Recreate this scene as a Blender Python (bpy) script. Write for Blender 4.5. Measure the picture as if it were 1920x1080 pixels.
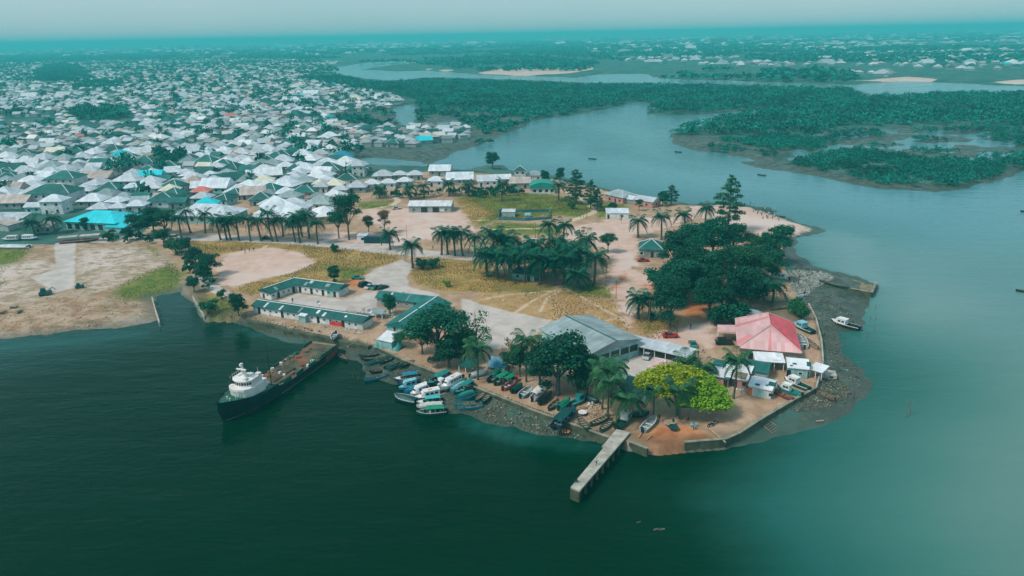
import bpy, bmesh, math, random
import numpy as np
from mathutils import Vector, Matrix

# ------------------------------------------------------------------ camera, sky, sun, exposure
for _o in list(bpy.data.objects):
    bpy.data.objects.remove(_o)
scene = bpy.context.scene
COL = scene.collection
R = math.radians
CAM_H = 80.0            # drone height above the water, metres
FOC = 1371.0            # focal length in pixels of the 1920 wide photograph (70 degree lens)
PITCH = math.atan((540 - 66) / FOC)
ROLL = R(-1.1)
cam_data = bpy.data.cameras.new('camera')
cam = bpy.data.objects.new('camera', cam_data)
COL.objects.link(cam)
cam_data.sensor_width = 36.0
cam_data.lens = FOC / 1920 * 36.0
cam_data.clip_start = 1.0
cam_data.clip_end = 60000.0
CAM_M = Matrix.Rotation(math.pi / 2 - PITCH, 3, 'X') @ Matrix.Rotation(ROLL, 3, 'Z')
cam.matrix_world = Matrix.Translation((0, 0, CAM_H)) @ CAM_M.to_4x4()
scene.camera = cam

SUN_EL, SUN_AZ = R(52), R(-118)      # azimuth measured from +Y (view direction) towards +X
world = bpy.data.worlds.new('World')
scene.world = world
world.use_nodes = True
wn, wl = world.node_tree.nodes, world.node_tree.links
wn.clear()
w_out = wn.new('ShaderNodeOutputWorld')
w_bg = wn.new('ShaderNodeBackground')
w_sky = wn.new('ShaderNodeTexSky')
w_sky.sky_type = 'NISHITA'
w_sky.sun_disc = False
w_sky.sun_elevation = SUN_EL
w_sky.sun_rotation = SUN_AZ
w_sky.altitude = 0
w_sky.air_density = 1.0
w_sky.dust_density = 1.5
w_sky.ozone_density = 1.5
w_hue = wn.new('ShaderNodeMix'); w_hue.data_type = 'RGBA'; w_hue.blend_type = 'MULTIPLY'
w_hue.inputs['Factor'].default_value = 1.0
w_hue.inputs['B'].default_value = (0.70, 0.93, 0.93, 1)      # the teal cast of the overcast, dusty air
wl.new(w_sky.outputs[0], w_hue.inputs['A'])
w_veil = wn.new('ShaderNodeMix'); w_veil.data_type = 'RGBA'          # even veil of high dusty cloud over the clear sky
w_tc = wn.new('ShaderNodeTexCoord'); w_n = wn.new('ShaderNodeTexNoise'); w_n.inputs['Scale'].default_value = 2.2; w_n.inputs['Detail'].default_value = 4
wl.new(w_tc.outputs['Generated'], w_n.inputs['Vector'])
w_c = wn.new('ShaderNodeMix'); w_c.data_type = 'RGBA'
wl.new(w_n.outputs['Fac'], w_c.inputs['Factor'])
w_c.inputs['A'].default_value = (2.0, 3.6, 4.0, 1); w_c.inputs['B'].default_value = (3.9, 4.4, 5.0, 1)
w_veil.inputs['Factor'].default_value = 0.72
wl.new(w_hue.outputs['Result'], w_veil.inputs['A']); wl.new(w_c.outputs['Result'], w_veil.inputs['B'])
wl.new(w_veil.outputs['Result'], w_bg.inputs['Color'])
w_bg.inputs['Strength'].default_value = 0.08
wl.new(w_bg.outputs[0], w_out.inputs['Surface'])

sun_data = bpy.data.lights.new('sun', 'SUN')
sun_data.energy = 1.5
sun_data.angle = R(12)
sun_data.color = (1.0, 0.89, 0.79)
sun = bpy.data.objects.new('sun', sun_data)
COL.objects.link(sun)
_sd = Vector((math.sin(SUN_AZ) * math.cos(SUN_EL), math.cos(SUN_AZ) * math.cos(SUN_EL), math.sin(SUN_EL)))
sun.rotation_euler = _sd.to_track_quat('Z', 'Y').to_euler()
sun.location = _sd * 400

scene.view_settings.view_transform = 'Standard'
scene.view_settings.look = 'None'
scene.view_settings.exposure = 0.95
scene.view_settings.gamma = 1.0
scene.view_settings.use_curve_mapping = False
scene.render.engine = 'CYCLES'
scene.cycles.use_denoising = True
scene.cycles.max_bounces = 5
scene.cycles.diffuse_bounces = 2
scene.cycles.glossy_bounces = 2
scene.cycles.transparent_max_bounces = 6
scene.cycles.volume_bounces = 0

ZP = 1.8                # level of the made ground on the peninsula and in the town
random.seed(7)
RNG = np.random.default_rng(7)

# ------------------------------------------------------------------ geometry helpers
def G(px, py, z=ZP):
    """ground point (level z) that a pixel of the 1920x1080 photograph looks at"""
    d = CAM_M @ Vector(((px - 960) / FOC, -(py - 540) / FOC, -1))
    t = (z - CAM_H) / d.z
    return Vector((d.x * t, d.y * t, z))

_CM = np.array(CAM_M)
def GN(pts, z=ZP):
    p = np.asarray(pts, float)
    d = np.stack([(p[:, 0] - 960) / FOC, -(p[:, 1] - 540) / FOC, -np.ones(len(p))], 1) @ _CM.T
    t = (z - CAM_H) / np.minimum(d[:, 2], -1e-4)
    return d[:, :2] * t[:, None]

def to_px(P):
    """pixel of a world point"""
    v = CAM_M.transposed() @ (Vector(P) - Vector((0, 0, CAM_H)))
    return 960 + FOC * v.x / -v.z, 540 - FOC * v.y / -v.z

def inside(P, poly):
    x, y = P[:, 0], P[:, 1]
    c = np.zeros(len(P), bool)
    n = len(poly)
    for i in range(n):
        x0, y0 = poly[i]; x1, y1 = poly[(i + 1) % n]
        if y0 == y1:
            continue
        c ^= ((y0 > y) != (y1 > y)) & (x < (x1 - x0) * (y - y0) / (y1 - y0) + x0)
    return c

def seg_dist(P, a, b):
    ab = b - a
    L = (ab * ab).sum()
    t = np.clip(((P - a) @ ab) / max(L, 1e-9), 0, 1)
    q = P - a - t[:, None] * ab
    return np.sqrt((q * q).sum(1))

def sdf(P, poly, reach=30.0):
    """signed distance (positive inside) to a ground polygon, clipped to +-reach"""
    out = np.full(len(P), -reach)
    lo, hi = poly.min(0) - reach, poly.max(0) + reach
    m = (P[:, 0] > lo[0]) & (P[:, 0] < hi[0]) & (P[:, 1] > lo[1]) & (P[:, 1] < hi[1])
    if not m.any():
        return out
    Q = P[m]
    d = np.full(len(Q), reach)
    n = len(poly)
    for i in range(n):
        d = np.minimum(d, seg_dist(Q, poly[i], poly[(i + 1) % n]))
    out[m] = np.where(inside(Q, poly), d, -d)
    return out

def sd_line(P, line, hw, reach=30.0):
    out = np.full(len(P), -reach)
    lo, hi = line.min(0) - reach, line.max(0) + reach
    m = (P[:, 0] > lo[0]) & (P[:, 0] < hi[0]) & (P[:, 1] > lo[1]) & (P[:, 1] < hi[1])
    if not m.any():
        return out
    Q = P[m]
    d = np.full(len(Q), reach)
    for i in range(len(line) - 1):
        d = np.minimum(d, seg_dist(Q, line[i], line[i + 1]))
    out[m] = hw - d
    return out

def vnoise(P, scale, seed=0):
    """smooth value noise in 0..1 on ground points"""
    q = P / scale
    i = np.floor(q).astype(np.int64); f = q - i
    f = f * f * (3 - 2 * f)
    def h(a, b):
        v = (a * 374761393 + b * 668265263 + seed * 1442695041) & 0xffffffff
        v = ((v ^ (v >> 13)) * 1274126177) & 0xffffffff
        return ((v ^ (v >> 16)) & 0xffff) / 65535.0
    a, b = i[:, 0], i[:, 1]
    return (h(a, b) * (1 - f[:, 0]) + h(a + 1, b) * f[:, 0]) * (1 - f[:, 1]) + \
           (h(a, b + 1) * (1 - f[:, 0]) + h(a + 1, b + 1) * f[:, 0]) * f[:, 1]

class MB:
    """collects faces for one mesh"""
    def __init__(self):
        self.v, self.f = [], []
    def quad(self, *pts):
        n = len(self.v); self.v += [tuple(p) for p in pts]; self.f.append(tuple(range(n, n + len(pts)))); return self
    def box(self, cx, cy, cz, sx, sy, sz, rz=0.0, top=1.0):
        """box centred at cx,cy with its base at cz; top scales the upper rectangle"""
        n = len(self.v); c, s = math.cos(rz), math.sin(rz)
        for k, z in ((1.0, cz), (top, cz + sz)):
            for ax, ay in ((-1, -1), (1, -1), (1, 1), (-1, 1)):
                x, y = ax * sx / 2 * k, ay * sy / 2 * k
                self.v.append((cx + x * c - y * s, cy + x * s + y * c, z))
        for q in ((3, 2, 1, 0), (4, 5, 6, 7), (0, 1, 5, 4), (1, 2, 6, 5), (2, 3, 7, 6), (3, 0, 4, 7)):
            self.f.append(tuple(n + i for i in q))
        return self
    def tube(self, pts, rad, seg=6, cap=True):
        pts = [Vector(p) for p in pts]
        n0 = len(self.v)
        for i, p in enumerate(pts):
            t = (pts[min(i + 1, len(pts) - 1)] - pts[max(i - 1, 0)]).normalized()
            a = t.cross(Vector((0.31, 0.95, 0.02))) if abs(t.z) > 0.9 else t.cross(Vector((0, 0, 1)))
            a.normalize(); b = t.cross(a)
            r = rad[i] if isinstance(rad, (list, tuple)) else rad
            for k in range(seg):
                w = 2 * math.pi * k / seg
                self.v.append(tuple(p + a * (math.cos(w) * r) + b * (math.sin(w) * r)))
        for i in range(len(pts) - 1):
            for k in range(seg):
                k2 = (k + 1) % seg
                self.f.append((n0 + i * seg + k, n0 + i * seg + k2, n0 + (i + 1) * seg + k2, n0 + (i + 1) * seg + k))
        if cap:
            self.f.append(tuple(n0 + k for k in range(seg)))
            e = n0 + (len(pts) - 1) * seg
            self.f.append(tuple(e + seg - 1 - k for k in range(seg)))
        return self
    def prism(self, poly, z0, z1):
        """upright prism over a ccw outline"""
        n = len(self.v); k = len(poly)
        self.v += [(p[0], p[1], z0) for p in poly] + [(p[0], p[1], z1) for p in poly]
        self.f.append(tuple(n + i for i in reversed(range(k))))
        self.f.append(tuple(n + k + i for i in range(k)))
        for i in range(k):
            j = (i + 1) % k
            self.f.append((n + i, n + j, n + k + j, n + k + i))
        return self
    def mesh(self, name, mat=None):
        me = bpy.data.meshes.new(name)
        me.from_pydata(self.v, [], self.f)
        if mat: me.materials.append(mat)
        return me
    def build(self, name, mat, parent=None, smooth=False):
        me = self.mesh(name, mat)
        if smooth: me.polygons.foreach_set('use_smooth', [True] * len(me.polygons))
        return link(name, me, parent)

def link(name, me, parent=None, loc=None, rz=None, scale=None):
    o = bpy.data.objects.new(name, me)
    COL.objects.link(o)
    if parent: o.parent = parent
    if loc is not None: o.location = loc
    if rz is not None: o.rotation_euler = (0, 0, rz)
    if scale is not None: o.scale = scale
    return o

def np_mesh(name, V, F, mat, attrs=None, smooth=False):
    V = np.asarray(V, np.float32); F = np.asarray(F, np.int32)
    me = bpy.data.meshes.new(name)
    k = F.shape[1]
    me.vertices.add(len(V)); me.vertices.foreach_set('co', V.ravel())
    me.loops.add(F.size); me.loops.foreach_set('vertex_index', F.ravel())
    me.polygons.add(len(F))
    me.polygons.foreach_set('loop_start', np.arange(0, F.size, k, dtype=np.int32))
    me.polygons.foreach_set('loop_total', np.full(len(F), k, np.int32))
    if smooth: me.polygons.foreach_set('use_smooth', np.ones(len(F), bool))
    for an, av in (attrs or {}).items():
        a = me.attributes.new(an, 'FLOAT', 'POINT'); a.data.foreach_set('value', np.asarray(av, np.float32))
    me.update(); me.validate()
    if mat: me.materials.append(mat)
    return me

LABELS = {}
def tag(o, label, cat, group=None, kind=None):
    if label:
        LABELS.setdefault(label, []).append(o.name)
        o['label'] = label
    if cat: o['category'] = cat
    if group: o['group'] = group
    if kind: o['kind'] = kind
    return o
def thing(name, label, cat, loc, rz=0.0, group=None):
    o = bpy.data.objects.new(name, None)
    o.empty_display_size = 0.5
    COL.objects.link(o)
    o.location = loc; o.rotation_euler = (0, 0, rz)
    return tag(o, label, cat, group)
def struct(o):
    o['kind'] = 'structure'; return o

_ORD = 'first second third fourth fifth sixth seventh eighth ninth tenth eleventh twelfth thirteenth fourteenth fifteenth sixteenth seventeenth eighteenth nineteenth twentieth'.split()
_TENS = {2: 'twenty', 3: 'thirty', 4: 'forty', 5: 'fifty', 6: 'sixty'}
def nth(n):
    if n <= 20: return _ORD[n - 1]
    if n % 10 == 0: return {3: 'thirtieth', 4: 'fortieth', 5: 'fiftieth', 6: 'sixtieth'}[n // 10]
    return _TENS[n // 10] + '-' + _ORD[n % 10 - 1]

# ------------------------------------------------------------------ materials
def new_mat(name):
    m = bpy.data.materials.new(name)
    m.use_nodes = True
    nt = m.node_tree
    return m, nt, nt.nodes['Principled BSDF']
def N(nt, kind, **kw):
    n = nt.nodes.new(kind)
    for k, v in kw.items(): setattr(n, k, v)
    return n
def math_node(nt, op, a, b=None, c=None, clamp=False):
    n = N(nt, 'ShaderNodeMath', operation=op, use_clamp=clamp)
    for i, x in enumerate((a, b, c)):
        if x is None: continue
        if hasattr(x, 'is_linked') or hasattr(x, 'links'): nt.links.new(x, n.inputs[i])
        else: n.inputs[i].default_value = x
    return n.outputs[0]
def mix_col(nt, fac, a, b, mode='MIX'):
    n = N(nt, 'ShaderNodeMix', data_type='RGBA', blend_type=mode)
    for key, x in (('Factor', fac), ('A', a), ('B', b)):
        s = n.inputs[0] if key == 'Factor' else n.inputs[6 if key == 'A' else 7]
        if hasattr(x, 'links'): nt.links.new(x, s)
        elif key == 'Factor': s.default_value = x
        else: s.default_value = (*x[:3], 1)
    return n.outputs[2]
def noise(nt, vec, scale, detail=3, rough=0.55):
    n = N(nt, 'ShaderNodeTexNoise')
    n.inputs['Scale'].default_value = scale; n.inputs['Detail'].default_value = detail; n.inputs['Roughness'].default_value = rough
    if vec is not None: nt.links.new(vec, n.inputs['Vector'])
    return n.outputs['Fac']
def ramp01(nt, x, lo, hi):
    n = N(nt, 'ShaderNodeMapRange', interpolation_type='SMOOTHSTEP')
    nt.links.new(x, n.inputs[0]); n.inputs[1].default_value = lo; n.inputs[2].default_value = hi
    return n.outputs[0]

def mat(name, col, rough=0.75, var=0.35, scale=0.6, dirt=None, dirt_amt=0.5, rnd=0.0, metal=0.0, spec=0.3, bump=0.0, island=False, corr=0.0):
    """a surface colour with patchy wear (object space), optional stains and per-object variation"""
    m, nt, b = new_mat(name)
    tc = N(nt, 'ShaderNodeTexCoord').outputs['Object']
    f = noise(nt, tc, scale, 4)
    lo = tuple(c * (1 - var) for c in col); hi = tuple(min(1, c * (1 + var)) for c in col)
    c = mix_col(nt, ramp01(nt, f, 0.3, 0.7), lo, hi)
    if dirt:
        f2 = noise(nt, tc, scale * 0.45, 5, 0.65)
        c = mix_col(nt, math_node(nt, 'MULTIPLY', ramp01(nt, f2, 0.52, 0.72), dirt_amt), c, dirt)
    if rnd:
        r = N(nt, 'ShaderNodeNewGeometry').outputs['Random Per Island'] if island else N(nt, 'ShaderNodeObjectInfo').outputs['Random']
        k = math_node(nt, 'MULTIPLY_ADD', r, 2 * rnd, 1 - rnd)
        h = N(nt, 'ShaderNodeHueSaturation'); nt.links.new(c, h.inputs['Color']); nt.links.new(k, h.inputs['Value'])
        c = h.outputs[0]
    if corr:                     # single sheets, each weathered a little differently
        sx = N(nt, 'ShaderNodeSeparateXYZ'); nt.links.new(tc, sx.inputs[0])
        wnz = N(nt, 'ShaderNodeTexWhiteNoise', noise_dimensions='2D'); cb = N(nt, 'ShaderNodeCombineXYZ')
        nt.links.new(math_node(nt, 'FLOOR', math_node(nt, 'MULTIPLY', sx.outputs[0], 1.1)), cb.inputs[0]); nt.links.new(math_node(nt, 'FLOOR', math_node(nt, 'MULTIPLY', sx.outputs[1], 0.4)), cb.inputs[1])
        nt.links.new(cb.outputs[0], wnz.inputs['Vector'])
        h2 = N(nt, 'ShaderNodeHueSaturation'); nt.links.new(c, h2.inputs['Color']); nt.links.new(math_node(nt, 'MULTIPLY_ADD', wnz.outputs['Value'], 0.24, 0.88), h2.inputs['Value'])
        c = h2.outputs[0]
    nt.links.new(c, b.inputs['Base Color'])
    b.inputs['Roughness'].default_value = rough; b.inputs['Metallic'].default_value = metal
    b.inputs['Specular IOR Level'].default_value = spec
    if bump or corr:
        bn = N(nt, 'ShaderNodeBump'); bn.inputs['Strength'].default_value = max(bump, corr); bn.inputs['Distance'].default_value = 0.06
        if corr:
            w = N(nt, 'ShaderNodeTexWave', wave_type='BANDS', bands_direction='X'); w.inputs['Scale'].default_value = 1.4; w.inputs['Distortion'].default_value = 0.4
            nt.links.new(tc, w.inputs['Vector']); nt.links.new(w.outputs['Fac'], bn.inputs['Height'])
        else:
            nt.links.new(noise(nt, tc, scale * 4, 4), bn.inputs['Height'])
        nt.links.new(bn.outputs[0], b.inputs['Normal'])
    return m

def leaf_mat(name, col, col2, pos=0.0, col3=None):
    m, nt, b = new_mat(name)
    g = N(nt, 'ShaderNodeNewGeometry').outputs['Random Per Island']
    oi = N(nt, 'ShaderNodeObjectInfo').outputs['Random']
    c = mix_col(nt, g, col, col2)
    if col3:
        c = mix_col(nt, ramp01(nt, noise(nt, N(nt, 'ShaderNodeNewGeometry').outputs['Position'], 0.045, 4, 0.6), 0.42, 0.6), c, col3)
    h = N(nt, 'ShaderNodeHueSaturation'); nt.links.new(c, h.inputs['Color'])
    val = math_node(nt, 'MULTIPLY_ADD', oi, 0.5, 0.75)
    if pos:
        pn = noise(nt, N(nt, 'ShaderNodeNewGeometry').outputs['Position'], pos, 4, 0.6)
        val = math_node(nt, 'MULTIPLY_ADD', ramp01(nt, pn, 0.3, 0.7), 1.1, 0.5)
    nt.links.new(val, h.inputs['Value'])
    nt.links.new(h.outputs[0], b.inputs['Base Color'])
    b.inputs['Roughness'].default_value = 0.6; b.inputs['Specular IOR Level'].default_value = 0.15
    return m

M = {}
# roofs
M['roof_pale'] = mat('roof_pale', (0.51, 0.565, 0.615), 0.55, 0.14, 0.22, (0.34, 0.34, 0.33), 0.35, rnd=0.2, corr=0.25)
M['roof_white'] = mat('roof_white', (0.62, 0.66, 0.69), 0.5, 0.12, 0.25, (0.40, 0.36, 0.32), 0.3, rnd=0.1, corr=0.25)
M['roof_grey'] = mat('roof_grey', (0.24, 0.31, 0.32), 0.6, 0.2, 0.2, (0.2, 0.18, 0.16), 0.4, rnd=0.2, corr=0.25)
M['roof_dark'] = mat('roof_dark', (0.012, 0.115, 0.105), 0.6, 0.25, 0.2, (0.05, 0.12, 0.11), 0.4, rnd=0.25, corr=0.25)
M['roof_tan'] = mat('roof_tan', (0.42, 0.36, 0.33), 0.65, 0.2, 0.25, (0.25, 0.16, 0.12), 0.5, rnd=0.15, corr=0.25)
M['roof_cyan'] = mat('roof_cyan', (0.02, 0.52, 0.60), 0.45, 0.08, 0.1, (0.1, 0.5, 0.55), 0.3, rnd=0.1, corr=0.2)
M['roof_blue'] = mat('roof_blue', (0.01, 0.22, 0.33), 0.5, 0.1, 0.1, rnd=0.1, corr=0.2)
M['roof_red'] = mat('roof_red', (0.55, 0.17, 0.14), 0.6, 0.2, 0.2, (0.5, 0.3, 0.27), 0.5, rnd=0.1, corr=0.2)
M['roof_cream'] = mat('roof_cream', (0.62, 0.60, 0.48), 0.55, 0.12, 0.2, rnd=0.1, corr=0.2)
M['trim'] = mat('trim', (0.62, 0.66, 0.66), 0.6, 0.15)
# walls
M['wall_white'] = mat('wall_white', (0.58, 0.62, 0.62), 0.8, 0.2, 0.4, (0.25, 0.30, 0.28), 0.5, rnd=0.2)
M['wall_teal'] = mat('wall_teal', (0.26, 0.48, 0.47), 0.8, 0.25, 0.5, (0.12, 0.2, 0.19), 0.5, rnd=0.15)
M['wall_grey'] = mat('wall_grey', (0.30, 0.34, 0.33), 0.85, 0.25, 0.4, (0.15, 0.17, 0.16), 0.5, rnd=0.2)
M['wall_pink'] = mat('wall_pink', (0.50, 0.25, 0.23), 0.85, 0.2, 0.4, (0.3, 0.2, 0.18), 0.5, rnd=0.15)
M['wall_tan'] = mat('wall_tan', (0.45, 0.33, 0.22), 0.85, 0.2, 0.4, (0.25, 0.2, 0.16), 0.5, rnd=0.1)
M['dark'] = mat('dark_opening', (0.012, 0.02, 0.02), 0.5, 0.2, 1.0, spec=0.5)
M['glass'] = mat('dark_glass', (0.01, 0.03, 0.035), 0.12, 0.2, 1.0, spec=0.6)
M['red'] = mat('red_paint', (0.55, 0.03, 0.025), 0.5, 0.2, 0.8, (0.35, 0.12, 0.1), 0.4)
M['redroof'] = mat('hall_red', (0.66, 0.075, 0.095), 0.45, 0.12, 0.12, (0.6, 0.2, 0.2), 0.4, corr=0.2)
M['pinkroof'] = mat('hall_faded', (0.63, 0.385, 0.385), 0.5, 0.1, 0.12, (0.62, 0.36, 0.36), 0.5, corr=0.2)
M['concrete'] = mat('concrete', (0.38, 0.37, 0.32), 0.85, 0.25, 0.5, (0.15, 0.18, 0.16), 0.5, bump=0.2)
M['seawall'] = mat('seawall', (0.075, 0.088, 0.055), 0.9, 0.4, 0.5, (0.02, 0.038, 0.026), 0.8, bump=0.3)
M['coping'] = mat('coping', (0.24, 0.235, 0.18), 0.9, 0.3, 0.5, (0.1, 0.11, 0.08), 0.6)
M['wood'] = mat('weathered_wood', (0.17, 0.14, 0.10), 0.85, 0.35, 1.5, (0.06, 0.07, 0.06), 0.6)
M['wood_pale'] = mat('pale_wood', (0.34, 0.27, 0.18), 0.85, 0.3, 1.5, (0.15, 0.13, 0.1), 0.5)
M['bark'] = mat('bark', (0.10, 0.095, 0.08), 0.9, 0.4, 2.0, bump=0.3)
M['bark_palm'] = mat('palm_bark', (0.085, 0.10, 0.085), 0.9, 0.4, 2.5, bump=0.3)
# foliage
M['leaf_dark'] = leaf_mat('leaf_dark', (0.001, 0.032, 0.018), (0.008, 0.125, 0.066))
M['leaf_mid'] = leaf_mat('leaf_mid', (0.006, 0.058, 0.024), (0.024, 0.135, 0.048))
M['leaf_yellow'] = leaf_mat('leaf_yellow', (0.12, 0.19, 0.005), (0.37, 0.46, 0.012))
M['leaf_green'] = leaf_mat('leaf_green', (0.06, 0.165, 0.007), (0.22, 0.40, 0.014))
M['leaf_olive'] = leaf_mat('leaf_olive', (0.05, 0.07, 0.022), (0.14, 0.15, 0.05))
M['leaf_brown'] = leaf_mat('leaf_brown', (0.10, 0.07, 0.035), (0.18, 0.12, 0.05))
M['frond'] = leaf_mat('palm_frond', (0.001, 0.045, 0.027), (0.010, 0.125, 0.066))
M['frond_coco'] = leaf_mat('coconut_frond', (0.010, 0.065, 0.030), (0.042, 0.155, 0.055))
M['frond_dry'] = leaf_mat('dry_frond', (0.10, 0.07, 0.03), (0.22, 0.15, 0.05))
M['mangrove'] = leaf_mat('mangrove_leaf', (0.0008, 0.080, 0.060), (0.005, 0.190, 0.132), 0.02)
M['grass_dry'] = leaf_mat('dry_grass', (0.21, 0.14, 0.038), (0.40, 0.265, 0.095), 0.06, (0.165, 0.155, 0.032))
M['grass_green'] = leaf_mat('green_grass', (0.055, 0.135, 0.012), (0.19, 0.24, 0.03), 0.06)
# paints for boats, cars and people
def paint(name, col, rough=0.45, var=0.18, dirt=(0.12, 0.13, 0.12)):
    M[name] = mat('paint_' + name, col, rough, var, 0.9, dirt, 0.35, spec=0.35)
paint('white', (0.70, 0.71, 0.70)); paint('offwhite', (0.55, 0.58, 0.56)); paint('teal', (0.02, 0.24, 0.22)); paint('darkteal', (0.008, 0.07, 0.066))
paint('blue', (0.015, 0.22, 0.34)); paint('lightblue', (0.22, 0.48, 0.55)); paint('navy', (0.008, 0.045, 0.075)); paint('green', (0.01, 0.24, 0.13))
paint('darkgreen', (0.008, 0.075, 0.05)); paint('black', (0.012, 0.018, 0.02)); paint('maroon', (0.22, 0.04, 0.04)); paint('aqua', (0.05, 0.42, 0.42))
paint('brightred', (0.62, 0.03, 0.03)); paint('grey', (0.25, 0.29, 0.29)); paint('rubber', (0.01, 0.011, 0.012), 0.9)
paint('hullblack', (0.006, 0.026, 0.026), 0.55); paint('orange', (0.55, 0.16, 0.06)); paint('redcar', (0.42, 0.02, 0.02), 0.25); paint('greencar', (0.03, 0.22, 0.18), 0.25)
paint('blackcar', (0.008, 0.015, 0.018), 0.2); paint('silver', (0.45, 0.50, 0.50), 0.3)
M['shipwhite'] = mat('ship_white', (0.74, 0.71, 0.69), 0.5, 0.08, 0.4, (0.42, 0.30, 0.24), 0.28)
M['shiphull'] = mat('ship_hull', (0.005, 0.022, 0.024), 0.5, 0.4, 0.35, (0.075, 0.05, 0.03), 0.7, bump=0.1)
M['shipgreen'] = mat('ship_green', (0.008, 0.11, 0.065), 0.55, 0.3, 0.5, (0.10, 0.08, 0.05), 0.4)
M['shipred'] = mat('ship_red', (0.30, 0.035, 0.03), 0.7, 0.3, 0.4, (0.05, 0.06, 0.05), 0.7)
M['deck'] = mat('rusty_deck', (0.085, 0.078, 0.048), 0.85, 0.45, 0.35, (0.27, 0.085, 0.045), 0.9, bump=0.2)
M['boottop'] = mat('boot_top', (0.28, 0.25, 0.20), 0.7, 0.2, 0.6)

# ------------------------------------------------------------------ terrain: shorelines and ground cover, outlined on the ground
W_MAIN = [(-900, 1500), (-900, 690), (-300, 650), (0, 634), (60, 632), (140, 619), (220, 613), (296, 604), (299, 585), (288, 556), (315, 550), (345, 546), (362, 556), (383, 594), (395, 598), (430, 600),
          (470, 616), (500, 629), (540, 640), (575, 646), (612, 648), (642, 658), (640, 676), (665, 674), (680, 690), (690, 706), (715, 714), (745, 724), (770, 745), (800, 764), (835, 775), (872, 776), (905, 790),
          (950, 800), (1000, 811), (1050, 820), (1110, 828), (1165, 832), (1200, 842), (1250, 848), (1300, 846), (1350, 842), (1400, 832), (1450, 823), (1500, 810), (1550, 795), (1590, 770),
          (1622, 742), (1634, 716), (1612, 690), (1582, 668), (1576, 640), (1580, 622), (1612, 612), (1612, 585), (1625, 566), (1640, 548), (1650, 534), (1600, 518), (1556, 508), (1524, 498), (1500, 480),
          (1490, 460), (1494, 446), (1530, 438), (1552, 431), (1540, 426), (1500, 416), (1465, 404), (1442, 399), (1462, 396), (1440, 390), (1400, 384), (1350, 379), (1300, 382), (1255, 376), (1225, 371), (1180, 364), (1130, 352), (1100, 342), (1050, 331),
          (990, 325), (955, 319), (945, 309), (905, 309), (890, 318), (850, 317), (815, 312), (800, 308), (830, 300), (850, 286), (885, 277), (905, 268), (925, 262), (948, 250), (985, 236), (1000, 226),
          (1080, 216), (1130, 206), (1162, 199), (1190, 191), (1215, 192), (1228, 200), (1210, 210), (1216, 215), (1260, 217), (1330, 214), (1400, 208), (1460, 201), (1492, 198), (1484, 202), (1440, 207), (1400, 215),
          (1350, 227), (1300, 240), (1256, 249), (1256, 262), (1272, 274), (1300, 282), (1350, 287), (1400, 296), (1436, 304), (1392, 303), (1400, 310), (1440, 317), (1480, 322), (1540, 333),
          (1600, 346), (1650, 354), (1750, 360), (1812, 356), (1830, 346), (1880, 336), (1920, 322), (2100, 300), (2500, 300), (2900, 500), (2900, 1500)]
W_MORE = [
    [(598, 133), (640, 124), (700, 116), (790, 113), (890, 107), (880, 111), (760, 119), (700, 126), (680, 131), (740, 134), (800, 133), (860, 137), (890, 140), (1000, 143), (1080, 146), (1120, 140), (1210, 138),
     (1235, 148), (1330, 150), (1420, 153), (1560, 158), (1600, 160), (1640, 155), (1700, 153), (1800, 156), (1860, 160), (1960, 162), (2500, 165), (2500, 176), (1920, 171), (1760, 172), (1700, 178),
     (1640, 178), (1620, 172), (1590, 166), (1400, 159), (1230, 156), (1100, 155), (1000, 151), (900, 147), (800, 145), (740, 151), (690, 148), (640, 139)],
    [(738, 205), (745, 198), (778, 196), (780, 210), (774, 232), (756, 236), (744, 224)],
    [(820, 230), (870, 223), (900, 226), (880, 234), (830, 236)],
    [(640, 302), (700, 296), (760, 300), (800, 306), (790, 312), (700, 309)],
    [(1000, 99), (1080, 96), (1220, 93), (1220, 96), (1080, 100)],
    [(1480, 284), (1500, 280), (1530, 290), (1560, 291), (1552, 296), (1500, 300), (1470, 302), (1490, 294)],
    [(1436, 250), (1466, 246), (1470, 253), (1440, 255)],
    [(1440, 588), (1484, 586), (1490, 610), (1470, 612)],
]
MUD_ISLAND = [(1560, 244), (1640, 240), (1780, 238), (1930, 242), (2100, 250), (2100, 300), (1920, 312), (1820, 304), (1700, 285), (1620, 280), (1560, 290), (1535, 275)]
PLATEAU = [(362, 556), (384, 592), (420, 592), (470, 594), (530, 610), (600, 623), (646, 630), (690, 640), (705, 648), (760, 675), (830, 702), (885, 722), (930, 740), (1000, 768), (1070, 793),
           (1130, 815), (1180, 830), (1235, 838), (1285, 832), (1360, 826), (1385, 815), (1430, 786), (1480, 757), (1528, 730), (1538, 700), (1543, 680), (1540, 640), (1530, 600), (1516, 572),
           (1500, 560), (1496, 535), (1482, 520), (1470, 505), (1474, 480), (1468, 455), (1440, 440), (1440, 412), (1400, 392), (1330, 386), (1260, 380), (1180, 368), (1110, 349), (1040, 336),
           (980, 330), (900, 325), (815, 320), (600, 345), (300, 405), (255, 450), (330, 520), (344, 545)]
FORESHORE = [(384, 605), (384, 596), (430, 560), (700, 600), (1200, 780), (1400, 700), (1400, 480), (1440, 425), (1700, 425), (1760, 560), (1700, 900), (1200, 900), (800, 830), (560, 680)]

def S(pts, z=ZP): return GN(pts, z)
_WM = S(W_MAIN, 0.0)
_WX = [S(w, 0.0) for w in W_MORE]
_PL = S(PLATEAU); _FS = S(FORESHORE, 0.0); _MI = S(MUD_ISLAND, 0.4)

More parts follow.
